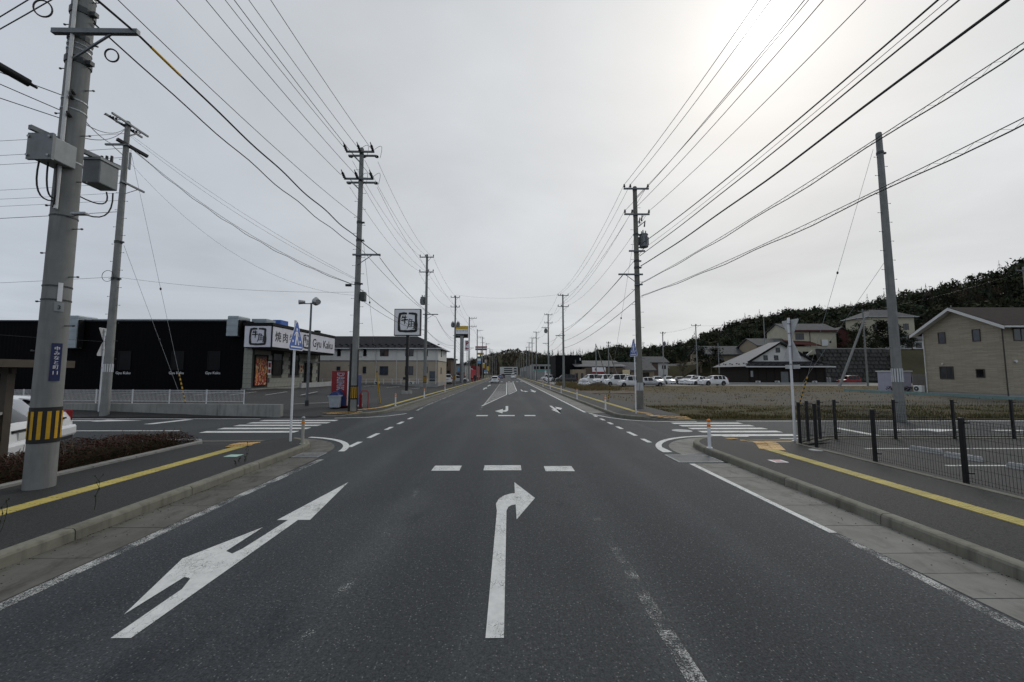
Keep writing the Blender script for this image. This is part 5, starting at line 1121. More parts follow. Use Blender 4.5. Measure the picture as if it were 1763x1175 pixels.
for j in range(10):
    for i in range(21):
        y0, z0 = 37.1 + i * .6 - (.3 if j % 2 else 0), .75 + j * .45
        if y0 < 37.05 or any(a - .45 < y0 < b - .1 and c - .3 < z0 < d_ - .1 for a, b, c, d_ in openings): continue
        put('tile', tlx, tw, (-23.44, y0, z0))
    for i in range(2): put('tile', tly, tw, (-24.24 + i * .4, 37.0, .75 + j * .45))
sgb = obj('sign_box', MB().box(-24.0, -21.52, 36.62, 49.9, 4.45, 6.52), 'frame_black', rs); obj('sign_cap', MB().box(-24.1, -21.40, 36.52, 50.0, 6.48, 6.75), 'frame_black', rs)
lp = obj('logo_panel', MB().box(-23.95, -21.58, 36.56, 36.64, 4.52, 6.44), 'sign_panel', rs, label='square white panel with black brush-stroke emblem')
lgp = obj('long_panel', MB().box(-21.54, -21.46, 36.72, 49.85, 4.55, 6.42), 'sign_panel', rs, label='long white sign panel with black lettering')
# the emblem: brush-stroke square ring with two characters
def brush(pts, wid):
    P = [Vector((a, b)) for a, b in pts]; L_, R_ = [], []
    for i, p in enumerate(P):
        d = (P[min(i + 1, len(P) - 1)] - P[max(i - 1, 0)]).normalized(); n = Vector((-d.y, d.x)); w = (wid[i] if isinstance(wid, (list, tuple)) else wid) * random.uniform(.9, 1.12); L_.append(p + n * w / 2); R_.append(p - n * w / 2)
    return L_, R_
USHI = [([(.30, .98), (.22, .80), (.08, .62)], [.12, .11, .05]), ([(.20, .74), (.5, .77), (.82, .80)], [.10, .11, .06]), ([(.0, .44), (.5, .50), (1.0, .52)], [.10, .14, .10]), ([(.56, 1.0), (.54, .5), (.5, .0)], [.12, .13, .07])]
TSUNO = [([(.40, 1.02), (.28, .86), (.12, .72)], [.12, .12, .06]), ([(.36, .90), (.66, .92), (.54, .74)], [.08, .10, .06]), ([(.24, .70), (.20, .35), (.0, .0)], [.11, .12, .07]), ([(.24, .71), (.6, .74), (.92, .70)], [.10, .10, .10]), ([(.92, .70), (.92, .3), (.88, .02), (.74, .06)], [.13, .13, .11, .05]), ([(.26, .48), (.88, .49)], [.09, .09]), ([(.24, .26), (.88, .27)], [.09, .09]), ([(.56, .72), (.56, .26)], [.09, .08])]
def emblem(par, org, ux, uz, size, m='sign_black', n=None):
    """brush emblem on a plane; org = lower left corner"""
    ux, uz, org = Vector(ux), Vector(uz), Vector(org); nn = ux.cross(uz).normalized() * .012
    random.seed(5)
    def lay(name, strokes, ox, oy, sc_x, sc_y, k_):
        mb = MB()
        for pts, w in strokes:
            pts = [(ox + a * sc_x, oy + b * sc_y) for a, b in pts]; w = [v * sc_x * k_ for v in w]; fine = []; ww = []
            for i in range(len(pts) - 1):
                for k in range(4): fine.append((pts[i][0] + (pts[i + 1][0] - pts[i][0]) * k / 4, pts[i][1] + (pts[i + 1][1] - pts[i][1]) * k / 4)); ww.append(w[i] + (w[i + 1] - w[i]) * k / 4)
            fine.append(pts[-1]); ww.append(w[-1]); A, B = brush(fine, ww)
            for i in range(len(A) - 1): mb.quad(*[org + ux * (p.x * size) + uz * (p.y * size) + nn for p in (A[i], B[i], B[i + 1], A[i + 1])])
        obj(name, mb, m, par)
    fr = [([(.46, .93), (.3, .94), (.12, .91), (.08, .7), (.07, .4), (.09, .12), (.12, .07), (.5, .05), (.88, .07), (.91, .12), (.92, .4), (.90, .7), (.91, .9), (.75, .93), (.54, .94)], [.07, .09, .10, .09, .10, .11, .09, .10, .10, .11, .11, .10, .10, .09, .07])]
    lay('emblem_ring', fr, 0, 0, 1, 1, 1.2); lay('character_cow', USHI, .17, .40, .36, .44, 1.35); lay('character_horn', TSUNO, .47, .17, .38, .50, .95)
emblem(lp, (-23.55, 36.55, 4.68), (1, 0, 0), (0, 0, 1), 1.62)
for i, ch in enumerate('焼肉牛角'): text('lettering', ch, 1.02, 'sign_black', lgp, (-21.452, 37.55 + i * 1.22, 5.47), (0, 1, 0), fat=.010)
emblem(lgp, (-21.455, 42.1, 4.75), (0, 1, 0), (0, 0, 1), 1.5)
text('lettering', 'Gyu Kaku', 1.28, 'sign_black', lgp, (-21.452, 46.75, 5.45), (0, 1, 0), fat=.012)
obj('soffit', MB().box(-23.40, -21.6, 36.8, 49.8, 4.32, 4.44), 'frame_black', rs)
fp = window(rs, 'E', 38.3, .95, 1.95, 2.9, -23.40, 'frame_black', 'poster_print', False, 'menu_poster', .09); fp['label'] = 'framed food poster in red and orange'
for y0, w in ((41.0, 1.7), (44.35, 1.6)): window(rs, 'E', y0, 1.95, w, 2.2, -23.40, 'frame_black', 'glass_dark', False, 'window', .08)
for y0, z0, w, h, m in ((39.65, 2.0, .55, 1.3, 'sign_white'), (45.8, 2.2, .5, .9, 'cream_sign')):
    q = obj('notice', MB().box(-23.39, -23.37, y0 - w / 2, y0 + w / 2, z0, z0 + h), m, rs); obj('notice_print', MB().box(-23.37, -23.365, y0 - w * .35, y0 + w * .35, z0 + h * .55, z0 + h * .9).box(-23.37, -23.365, y0 - w * .35, y0 + w * .35, z0 + h * .1, z0 + h * .4), 'red_dull', q)
window(rs, 'E', 47.4, .6, 1.5, 2.6, -23.40, 'frame_black', 'glass_dark', False, 'door', .1); obj('door_canopy', MB().box(-23.4, -22.6, 46.3, 48.6, 3.35, 3.5), 'frame_alu', rs)
for x in (-26.9, -30.2, -35.0):
    window(rs, 'S', x, 2.45, 1.15, 1.7, 37.0, 'frame_black', 'glass_shop', False); text('lettering', 'Gyu Kaku', .34, 'sign_white', rs, (x, 36.93, 2.15), (1, 0, 0))
def duct(x0, x1, drop):
    d = obj('duct', MB().box(x0, x1, 36.35, 36.95, drop, 7.05), 'duct_metal', rs, bevel=.03); obj('duct_elbow', MB().box(x0, x1, 36.4, 38.2, 7.0, 7.38), 'duct_metal', d, bevel=.1); obj('duct_mouth', MB().box(x1, x1 + .1, 36.45, 36.9, drop + .05, 7.0), 'frame_black', d)
duct(-40.3, -38.9, 4.4); duct(-25.5, -24.5, 5.5)
obj('duct_run', MB().box(-38.9, -25.5, 37.6, 38.1, 6.98, 7.2), 'duct_metal', rs); obj('roof_unit', MB().box(-24.3, -22.9, 38.0, 39.5, 6.7, 7.3), 'duct_metal', rs); obj('roof_cover', MB().box(-23.6, -22.8, 40.2, 41.6, 6.7, 7.5), 'blue_tarp', rs); obj('vent_stack', MB().box(-22.6, -22.1, 46.8, 47.4, 6.7, 7.15), 'frame_black', rs)
obj('ramp', MB().slab([(-23.3, 40, .58), (-21.6, 40, .58), (-21.6, 50.5, .95), (-23.3, 50.5, .95)], (0, 0, -.4)), 'wall_concrete', rs)
obj('ramp_kerb', MB().slab([(-21.6, 42, .55), (-21.35, 42, .55), (-21.35, 50.6, .55), (-21.6, 50.6, .55)], (0, 0, .55)), 'block_pale', rs)

lampp = thing('lamp_post', 'slim grey lamp post with two floodlights in front of the restaurant', 'lamp post', (-11.75, 23.8, .2))
obj('post', MB().cyl((-11.75, 23.8, .2), (-11.72, 23.8, 6.35), .075, .055, 10), 'steel_grey', lampp, True); obj('foot', MB().cyl((-11.75, 23.8, .2), (-11.75, 23.8, .55), .11, n=10), 'steel_dark', lampp)
obj('bracket', MB().beam((-12.15, 23.8, 6.3), (-11.25, 23.8, 6.3), .05, .05), 'steel_grey', lampp)
obj('floodlight', MB().cyl((-11.45, 23.8, 6.42), (-11.2, 23.55, 6.36), .24, .16, 14).cyl((-11.5, 23.85, 6.62), (-11.42, 23.8, 6.52), .12, .15, 10), 'galv', lampp, True); obj('floodlight', MB().cyl((-12.1, 23.8, 6.38), (-12.38, 23.6, 6.36), .10, .14, 12), 'galv', lampp, True)

vm = thing('vending_machine', 'red drinks vending machine standing sideways behind the striped pole', 'vending machine', (-9.6, 23.4, .2))
obj('cabinet', MB().box(-10.05, -9.15, 23.1, 23.9, .25, 2.28), 'red_paint', vm, bevel=.02); obj('front', MB().box(-9.15, -9.02, 23.12, 23.88, .3, 2.25), 'sign_white', vm); obj('base', MB().box(-10.0, -9.1, 23.15, 23.85, .12, .26), 'frame_black', vm)
text('lettering', 'DRINK', .52, 'sign_white', vm, (-9.55, 23.092, 1.68), (0, 0, -1), (1, 0, 0), .022, 1.2, .55); text('lettering', 'DRINK', .52, 'vend_blue', vm, (-9.55, 23.088, 1.68), (0, 0, -1), (1, 0, 0), .002, 1.2, .55)
obj('drop_shape', MB().slab([(-9.95 + .75 * i / 8, 23.096, .25 + .95 * math.sin(math.pi * (.12 + .76 * i / 8)) ** .8) for i in range(9)] + [(-9.2, 23.096, .3), (-9.95, 23.096, .3)], (0, .003, 0)), 'vend_blue', vm)
vm2 = thing('vending_machine', 'white and blue vending machine mostly hidden behind the striped pole', 'vending machine', (-9.35, 24.4, .2))
obj('cabinet', MB().box(-9.75, -8.98, 24.2, 24.9, .22, 2.05), 'vend_blue', vm2, bevel=.02)
for z0, z1, m in ((1.55, 1.95, 'sign_white'), (1.15, 1.5, 'curtain'), (.95, 1.12, 'sign_white'), (.62, .9, 'lamp_clear')): obj('display_panel', MB().box(-9.70, -9.08, 24.17, 24.2, z0, z1), m, vm2)
obj('base', MB().box(-9.8, -8.9, 24.1, 24.95, .12, .23), 'block_pale', vm2)
tb = thing('waste_bin', 'pale grey plastic bin with dark lid against the red vending machine', 'waste bin', (-9.62, 22.75, .2))
obj('bin_body', MB().slab([(-9.88, 22.55, .22), (-9.40, 22.55, .22), (-9.34, 22.5, .88), (-9.95, 22.5, .88)], (0, .38, 0)), 'bin_grey', tb, bevel=.03); obj('bin_lid', MB().slab([(-9.95, 22.5, .88), (-9.33, 22.5, .88), (-9.42, 22.5, 1.02), (-9.6, 22.5, 1.14), (-9.8, 22.5, 1.04)], (0, .4, 0)), 'vend_blue', tb, bevel=.02); obj('bin_rim', MB().box(-9.97, -9.31, 22.47, 22.93, .84, .9), 'bin_grey', tb)
for s in (-9.8, -9.5): obj('wheel', MB().cyl((s, 22.85, .22), (s + .06, 22.85, .22), .06, n=10), 'rubber', tb)
hy = thing('hydrant', 'red hydrant stand with tubular red guard beside the striped pole', 'hydrant', (-8.1, 23.0, .15))
obj('standpipe', MB().cyl((-8.32, 23, .15), (-8.32, 23, .92), .09, .08, 12).cyl((-8.32, 23, .92), (-8.32, 23, 1.02), .11, .05, 12).cyl((-8.32, 22.86, .7), (-8.32, 23.14, .7), .05, n=8), 'red_paint', hy, True); obj('flange', MB().cyl((-8.32, 23, .15), (-8.32, 23, .22), .16, n=12), 'steel_dark', hy)
obj('guard_hoop', MB().tube([(-8.25, 22.9, .15), (-8.26, 22.9, 1.05), (-8.22, 22.9, 1.14), (-7.9, 22.9, 1.14), (-7.86, 22.9, 1.05), (-7.86, 22.9, .15)], .028, 8), 'red_paint', hy, True)

bb = thing('billboard', 'square white billboard with black brush emblem on a tall black post', 'billboard', (-9.75, 39.2, .3))
obj('post', MB().box(-9.88, -9.62, 39.1, 39.36, .2, 5.8), 'black_metal', bb, bevel=.02); obj('base', MB().cyl((-9.75, 39.22, .15), (-9.75, 39.22, .42), .55, .5, 16), 'wall_concrete', bb); obj('panel_frame', MB().box(-11.06, -8.46, 39.0, 39.45, 5.80, 8.46), 'black_metal', bb, bevel=.02)
bp = obj('panel', MB().box(-10.98, -8.54, 38.96, 39.0, 5.88, 8.38), 'sign_white', bb); emblem(bp, (-10.72, 38.955, 6.12), (1, 0, 0), (0, 0, 1), 2.0); obj('control_box', MB().box(-10.1, -9.88, 39.12, 39.34, 1.5, 1.75), 'black_metal', bb)

# apartment house behind the billboard
ap_ = thing('apartment_house', 'two-storey apartment house with dark hip roof, pale upper and tan lower walls', 'apartment house', (-20, 59, .3))
obj('lower_wall', MB().box(-48, -10.1, 59.0, 67, .2, 3.95), 'wall_beige', ap_); obj('upper_wall', MB().box(-48, -10.08, 58.98, 67.02, 3.95, 5.9), 'wall_upper', ap_); obj('belt_trim', MB().box(-48, -10.05, 58.95, 67.05, 3.90, 4.0), 'frame_brown', ap_); obj('plinth', MB().box(-48, -10.07, 58.96, 67.03, .2, .75), 'wall_greyw', ap_)
hr = hip_roof(ap_, -48, -10.1, 59, 67, 5.9, 7.95, 'roof_dark', .55)
sgm = proto('snow_guard', lambda b: b.box(-.16, .16, -.04, .04, 0, .12), 'frame_black')
for i in range(36):
    for j in range(2): put('snow_guard', sgm, hr, (-45 + i * .98 + .5 * j, 59.15 + .55 * j, 6.12 + .25 * j))
for x, w in ((-24.7, .55), (-20.9, .5), (-18.05, 1.25), (-14.35, 1.2), (-11.95, .6), (-28.4, 1.25), (-31.5, .5)):
    window(ap_, 'S', x, 4.62, w, 1.1, 58.98, 'frame_brown', 'glass_dark'); window(ap_, 'S', x, 1.85 if w > 1 else 2.1, w, 1.3 if w > 1 else 1.0, 59.0, 'frame_brown', 'glass_blue')
obj('curtain_panel', MB().box(-17.95, -17.5, 58.90, 58.93, 4.7, 5.6), 'brown_clad', ap_)
window(ap_, 'S', -10.95, .85, .9, 1.6, 59.0, 'frame_alu', 'glass_blue'); window(ap_, 'E', 61.5, 4.6, .5, 1.1, -10.08, 'frame_brown', 'glass_dark'); window(ap_, 'E', 61.5, 2.0, .5, 1.0, -10.1, 'frame_brown', 'glass_dark')
for x in (-22.3, -19.2, -16.2, -13.2, -10.4): obj('downpipe', MB().cyl((x, 58.9, .3), (x, 58.9, 5.8), .045, n=6), 'trim_white', ap_)
for i, x in enumerate((-25.6, -18.9, -13.9)): ac_unit(('pale air conditioner at the tan wall left of the vending machine', 'pale air conditioner at the tan wall beside the yellow guard', 'pale air conditioner at the tan wall behind the billboard post')[i], x, 58.4, .3)
fr_ = thing('railing', 'thin white rail fence in front of the tan apartment walls', 'railing', (-20, 55.5, .3))
for k in range(27):
    x = -41 + k * 1.2; obj('post', MB().box(x - .03, x + .03, 55.47, 55.53, .25, 1.35), 'white_fence', fr_)
for z in (1.32, .95): obj('rail', MB().beam((-41, 55.5, z), (-9.6, 55.5, z), .035, .035), 'white_fence', fr_)
obj('base_kerb', MB().box(-41, -9.6, 55.4, 55.6, .2, .62), 'wall_greyw', fr_)

# ------------------------------------------------------------------ right: corner signs, fence, lot
cs = sign_post('crossing_sign', 'blue pedestrian crossing sign beside the brown-grey right pole', 6.42, 19.9, .12, 3.75, .032); crossing_sign(cs, 6.42, 19.9, 3.4, -.93, -.1)
ss = sign_post('stop_sign', 'white post with backs of stop and crossing plates at the right corner', 8.72, 12.12, .1, 3.75, .035); stop_back(ss, 8.72, 12.12, 3.5, 1, .03); crossing_sign(ss, 8.72, 12.12, 2.85, 1, .03, True)
plate(ss, 8.72, 12.12, 2.34, 1, .03, [(-.3, -.06), (.3, -.06), (.3, .06), (-.3, .06)], 'sign_back', 'lower_plate')
for z in (2.4, 2.95, 3.35, 3.65): obj('clamp', MB().cyl((8.72, 12.12, z), (8.72, 12.12, z + .035), .043, n=10), 'galv', ss)
for i, (x, y, lb) in enumerate(((5.42, 10.75, 'white delineator with orange ball top at the right corner kerb'), (5.45, 22.1, 'white delineator before the right crossing sign'), (5.45, 31, 'second delineator down the far right kerb'), (5.45, 40, 'third delineator down the far right kerb'), (5.45, 50, 'fourth small delineator down the far right kerb'), (5.45, 60, 'fifth tiny delineator down the far right kerb'))): delineator(lb, x, y, .155)

fpts = [(8.45, 1.9), (8.45, 3.7), (8.45, 5.55), (8.46, 7.4), (8.45, 9.2), (8.42, 10.9), (8.36, 11.42), (9.0, 11.95), (9.7, 12.38), (10.25, 12.45), (12.13, 12.45), (14.0, 12.45), (15.88, 12.45), (17.75, 12.45), (19.6, 12.45), (21.5, 12.45), (23.4, 12.45)]
fn = thing('mesh_fence', 'black welded mesh fence around the near right parking lot', 'fence', (8.45, 7.4, .1))
fb = thing('fence_footing', 'pale concrete strip under the black mesh fence', 'footing', (8.4, 7, .1))
for i, (x, y) in enumerate(fpts):
    obj('post', MB().box(x - .032, x + .032, y - .032, y + .032, .1, 1.32), 'black_metal', fn, bevel=.005)
    obj('post_clip', MB().box(x + .03, x + .12, y - .05, y - .03, 1.22, 1.245), 'black_metal', fn); obj('post_clip', MB().box(x + .03, x + .12, y - .05, y - .03, .30, .325), 'black_metal', fn)
    if i:
        a, b = Vector((*fpts[i - 1], 0)), Vector((*fpts[i], 0)); L = (b - a).length; m_ = MB(); n_ = max(3, int(L / .05))
        for k in range(1, n_): v = a.lerp(b, k / n_); m_.cyl((v.x, v.y, .16), (v.x, v.y, 1.28), .0036, n=4, caps=False)
        for z in (.18, .24, .42, .60, .78, .96, 1.14, 1.22, 1.27): m_.tube([(a.x, a.y, z), (b.x, b.y, z)], .0036, 4)
        obj('mesh_panel', m_, 'black_metal', fn)
for p in pieces([(8.36, -6), (8.36, 11.3), (8.62, 11.62), (9.9, 12.5), (10.3, 12.56), (24, 12.56)], 1.95):
    m_ = MB(); sweep(m_, p, [(-.20, .05), (-.20, .165), (-.08, .165), (-.08, .125), (.10, .125), (.10, .05)]); obj('footing_block', m_, 'kerb_concrete', fb)
for i, (x, y) in enumerate(((10.95, 10.45), (10.95, 9.6), (11.05, 8.45), (11.05, 7.6))):
    t = thing('wheel_stop', ('concrete wheel stop nearest the crossing corner of the fence', 'second concrete wheel stop inside the black fence', 'third concrete wheel stop by the white stall line', 'concrete wheel stop at the picture edge')[i], 'wheel stop', (x, y, .1), R(-75), 'concrete wheel stops')
    obj('block', MB().add([(-.32, -.09, 0), (.32, -.09, 0), (.32, .09, 0), (-.32, .09, 0), (-.30, -.05, .11), (.30, -.05, .11), (.30, .05, .11), (-.30, .05, .11)], [(4, 5, 6, 7), (0, 1, 5, 4), (1, 2, 6, 5), (2, 3, 7, 6), (3, 0, 4, 7)]), 'block_pale', t, False, True)
    for s in (-.2, .2): obj('bolt', MB().cyl((s, 0, .105), (s, 0, .118), .02, n=8), 'steel_dark', t, False, True)

# ------------------------------------------------------------------ the vacant plot
mb = MB(); nx, ny = 60, 60; xs = [8.36 + (140 - 8.36) * (i / nx) ** 1.7 for i in range(nx + 1)]; yv = [18.25 + (64 - 18.25) * (j / ny) ** 1.4 for j in range(ny + 1)]
for y in yv:
    for x in xs:
        e = min(1, (y - 18.25) / 1.5) * min(1, (x - 8.36) / 1.0)
        mb.v.append((x, y, .03 + e * (.05 + .06 * math.sin(x * .9 + y * .5) * math.sin(y * .8 - x * .35) + random.uniform(-.02, .03))))
for j in range(ny):
    for i in range(nx): k = j * (nx + 1) + i; mb.f.append((k, k + 1, k + nx + 2, k + nx + 1))
struct('vacant_plot', mb, 'vacant_ground', True)
struct('gravel_lot', MB().box(8.36, 140, 64, 79, -.3, .04).box(8.36, 80, 79, 135, -.3, .0), 'lot_gravel')
struct('verge', MB().box(8.36, 14, 40, 63, .0, .12), 'brown_field')
gb, gd = MB(), MB()
for _ in range(26000):
    if random.random() < .7: y = 18.5 + random.random() ** 1.5 * 6.5; x = 8.6 + random.random() ** 1.3 * 30
    else: y = random.uniform(24, 60); x = 8.6 + random.random() * 45
    if math.sin(x * 1.7 + math.sin(y * 1.3) * 2) * math.sin(y * 1.1 + x * .4) < -.15 and y > 19.5: continue
    h = random.uniform(.05, .17) * (1.5 if random.random() < .06 else 1); a = random.uniform(0, 6.28); w = .012 + .0006 * y
    d = Vector((math.cos(a), math.sin(a), 0)); p = Vector((x, y, .05)); tip = p + Vector((random.uniform(-.06, .06), random.uniform(-.06, .06), h))
    (gb if random.random() < .62 else gd).quad(p - d * w, p + d * w, tip)
struct('grass', gb, 'grass_green', kind='stuff'); struct('dry_grass', gd, 'grass_dry', kind='stuff')
rd = MB()
for _ in range(5200):
    x = random.uniform(8.5, 13.5) if random.random() < .8 else random.uniform(8.5, 16); y = random.uniform(46, 72); h = random.uniform(.3, .9) * (1 - .4 * abs(x - 10) / 6); a = random.uniform(0, 6.28); d = Vector((math.cos(a), math.sin(a), 0)); p = Vector((x, y, .05)); rd.quad(p - d * .03, p + d * .03, p + Vector((random.uniform(-.2, .2), random.uniform(-.2, .2), h)))
struct('dry_reeds', rd, 'grass_dry', kind='stuff')
hm = MB(); hm.ball((12.8, 56, -.1), 1.3, 14, 8, (1.3, 1, .75)); hm.v = [(a + random.uniform(-.08, .08), b, c + random.uniform(-.05, .05)) for a, b, c in hm.v]; struct('gravel_heap', hm, 'soil', True)
# bagged material near the black building
for i, (x, y, z, r_) in enumerate(((10.8, 58, .45, .5), (11.7, 58.3, .45, .5), (11.2, 57.4, .42, .45), (11.3, 58, 1.1, .4), (12.3, 57.5, .35, .4))):
    t = MB().ball((x, y, z), r_, 10, 7, (1.15, 1, .85)); t.v = [(a + random.uniform(-.04, .04), b + random.uniform(-.04, .04), max(c, .05)) for a, b, c in t.v]
    tag(obj('white_sack', t, 'bag_white', None, True), ('lower left white sack of the heap by the black building', 'lower right white sack of the heap by the black building', 'front white sack of the heap by the black building', 'topmost white sack of the heap by the black building', 'small white sack lying apart at the heap end')[i], 'sack', 'heap of white sacks')
tag(obj('white_sack', MB().ball((45.5, 46, .3), .6, 10, 6, (1.3, 1, .55)), 'bag_white', None, True), 'flat white sack lying before the lilac shed', 'sack')

# parked cars beyond the plot
PG = 'cars parked beyond the vacant plot'
car('minivan', 'car_white', 'white wagon at the far end of the row by the brown shop', 16.6, 78, 195, .04, PG)
car('minivan', 'car_white', 'white minivan second from the brown shop, nose turned this way', 17.6, 72.5, 215, .04, PG)
car('minivan', 'car_white', 'large white minivan side-on in front of the brown shop', 18.6, 67, 186, .04, PG)
car('boxy', 'car_white', 'white boxy kei car side-on behind the brown-grey pole', 19.0, 61.5, 184, .04, PG)
car('sedan', 'car_silver', 'silver sedan side-on just right of the brown-grey pole', 22.6, 63, -4, .04, PG)
car('hatch', 'car_white', 'white hatchback facing this way below the white house', 28.8, 76, 262, .04, PG)
car('hatch', 'car_white', 'second white hatchback facing this way beside the dark car', 31.0, 76, 262, .04, PG)
car('sedan', 'car_dark', 'black sedan facing this way between white cars', 33.1, 76, 262, .04, PG)
car('suv', 'car_white', 'white car behind the sport utility vehicle, nose left', 34.0, 73.5, 205, .04, PG)
car('hatch', 'car_white', 'white hatchback tucked against the sport utility vehicle', 34.0, 70.8, 200, .04, PG)
car('suv', 'car_white', 'white sport utility vehicle side-on beside the dark-roofed building', 35.3, 68, 186, .04, PG)
car('hatch', 'car_white', 'white car driving away in the left lane', -2.5, 86, 90, 0, 'cars on the road')
car('sedan', 'car_blue', 'blue car far down the left lane', -2.3, 150, 90, 0, 'cars on the road'); car('minivan', 'car_dark', 'dark van far ahead of the blue car', -1.6, 172, 90, 0, 'cars on the road'); car('minivan', 'car_white', 'white van approaching in the distance', 2.6, 158, 270, 0, 'cars on the road')
car('suv', 'car_white', 'white sport utility vehicle parked past the apartment house', -10.9, 73, 100, .25, 'cars left of the street'); car('sedan', 'car_white', 'white car nosing out beside the parking billboard', -10.2, 83, 20, .2, 'cars left of the street')
car('minivan', 'car_dark', 'dark van parked in front of the long pale building', -11.0, 97, 90, .2, 'cars left of the street')
car('minivan', 'car_white', 'white van standing by the teal canopy', 11.6, 112, 260, 0, 'cars by the teal canopy'); car('boxy', 'car_white', 'white kei van beneath the teal canopy', 12.3, 122, 200, 0, 'cars by the teal canopy'); car('boxy', 'car_white', 'white kei car beside the black box building', 10.9, 100, 250, 0, 'cars by the teal canopy'); car('minivan', 'car_dark', 'black van parked against the black box building', 13.6, 92, 180, 0, 'cars by the teal canopy')
car('boxy', 'red_paint', 'small dark red kei vehicle by the stone wall', 63.5, 73.5, 180, 0)

# ------------------------------------------------------------------ right: beige house, shed, yard
ho = thing('house', 'two-storey beige stone-sided house with brown gable roof', 'house', (40.2, 34.7, 0))
X0, Y0, Y1, ZE, ZR, YM = 40.2, 31.6, 37.75, 6.1, 7.85, 34.9
obj('wall', MB().add([(X0, Y0, .45), (X0, Y1, .45), (X0, Y1, ZE), (X0, YM, ZR), (X0, Y0, ZE), (60, Y0, .45), (60, Y1, .45), (60, Y1, ZE), (60, Y0, ZE), (60, YM, ZR)], [(0, 4, 3, 2, 1), (0, 5, 8, 4), (1, 2, 7, 6), (5, 6, 7, 9, 8)]), 'siding_stone', ho)
obj('plinth', MB().box(40.24, 60, 31.64, 37.7, -.1, .45), 'wall_greyw', ho)
k0, k1 = (ZR - ZE) / (YM - Y0), (ZR - ZE) / (Y1 - YM); a, b = X0 - .6, 60.5
rf = obj('roof', MB().slab([(a, Y0 - .6, ZE - .6 * k0 + .06), (b, Y0 - .6, ZE - .6 * k0 + .06), (b, YM, ZR + .06), (a, YM, ZR + .06)], (0, 0, .13)).slab([(a, YM, ZR + .06), (b, YM, ZR + .06), (b, Y1 + .7, ZE - .7 * k1 + .06), (a, Y1 + .7, ZE - .7 * k1 + .06)], (0, 0, .13)), 'roof_brown', ho)
obj('bargeboard', MB().slab([(a - .03, Y0 - .62, ZE - .62 * k0 - .12), (a - .03, Y0 - .62, ZE - .62 * k0 + .14), (a - .03, YM, ZR + .14), (a - .03, YM, ZR - .12)], (.035, 0, 0)).slab([(a - .03, YM, ZR - .12), (a - .03, YM, ZR + .14), (a - .03, Y1 + .72, ZE - .72 * k1 + .14), (a - .03, Y1 + .72, ZE - .72 * k1 - .12)], (.035, 0, 0)), 'trim_white', rf)
obj('soffit', MB().slab([(a, Y0 - .58, ZE - .58 * k0 - .05), (X0, Y0 - .58, ZE - .58 * k0 - .05), (X0, YM, ZR - .05), (a, YM, ZR - .05)], (0, 0, .03)).slab([(a, YM, ZR - .05), (X0, YM, ZR - .05), (X0, Y1 + .68, ZE - .68 * k1 - .05), (a, Y1 + .68, ZE - .68 * k1 - .05)], (0, 0, .03)), 'trim_white', rf)
obj('gutter_trim', MB().box(a, b, Y0 - .74, Y0 - .6, ZE - .6 * k0 + .0, ZE - .6 * k0 + .13), 'trim_white', rf)
for u, z0, w, h, g in ((36.1, 4.85, .62, 1.05, 'glass_blue'), (33.4, 4.85, .60, 1.05, 'glass_blue'), (35.95, 1.6, 1.15, 1.15, 'glass_grey'), (33.35, 1.75, .62, .75, 'glass_dark')): window(ho, 'W', u, z0, w, h, X0, 'frame_brown', g, w > .9)
window(ho, 'S', 41.7, 4.75, 1.3, 1.05, Y0, 'frame_brown', 'glass_grey'); obj('downpipe', MB().cyl((40.12, 31.55, .3), (40.12, 31.55, 5.9), .045, n=8), 'frame_brown', ho); obj('downpipe', MB().cyl((40.12, 37.7, .3), (40.12, 37.7, 5.9), .04, n=8), 'trim_white', ho)
for y, z in ((36.2, 3.0),): obj('vent_cap', MB().cyl((40.1, y, z), (40.2, y, z), .07, n=10), 'trim_white', ho)
obj('vent_cap', MB().cyl((41.0, 31.5, 3.1), (41.0, 31.6, 3.1), .12, n=10), 'trim_white', ho)
yw = thing('yard_edging', 'low pale green concrete edging in front of the beige house', 'edging', (39, 35, 0))
for p in pieces([(38.9, 26), (38.9, 40), (39.2, 46)], 2.0):
    m_ = MB(); sweep(m_, p, [(-.08, 0), (-.08, .34), (.08, .34), (.08, 0)]); obj('edging_block', m_, 'green_edge', yw)
ac_unit('white air conditioner by the corner of the beige house', 39.7, 38.2, .28, 'W')
shd = thing('shed', 'plain lilac-grey prefabricated shed beside the beige house', 'shed', (43.5, 45.5, 0))
obj('wall', MB().box(43.3, 44.9, 43.8, 46.1, 0, 2.3), 'shed_lilac', shd); obj('roof', MB().box(43.2, 45.0, 43.68, 46.2, 2.3, 2.42), 'trim_white', shd); obj('door', MB().box(43.26, 43.3, 44.1, 45.7, .15, 2.1), 'shed_lilac', shd)
scr = thing('panel_fence', 'pale ribbed panel screen between shed and beige house', 'fence', (44.5, 41, 0))
for k in range(5): obj('panel', MB().box(43.2 + .6 * k, 43.76 + .6 * k, 42.0, 42.06, .1, 2.0), 'roof_metal_light', scr)
pt = MB()
leaves(pt, 500, lambda: (39.6 + random.uniform(-.5, .6), 39.9 + random.uniform(-1.0, 1.0), .3 + random.random() * .5), .09)
tag(obj('shrub', pt, 'leaf_dark'), 'small dark potted greenery by the shed', 'shrub')

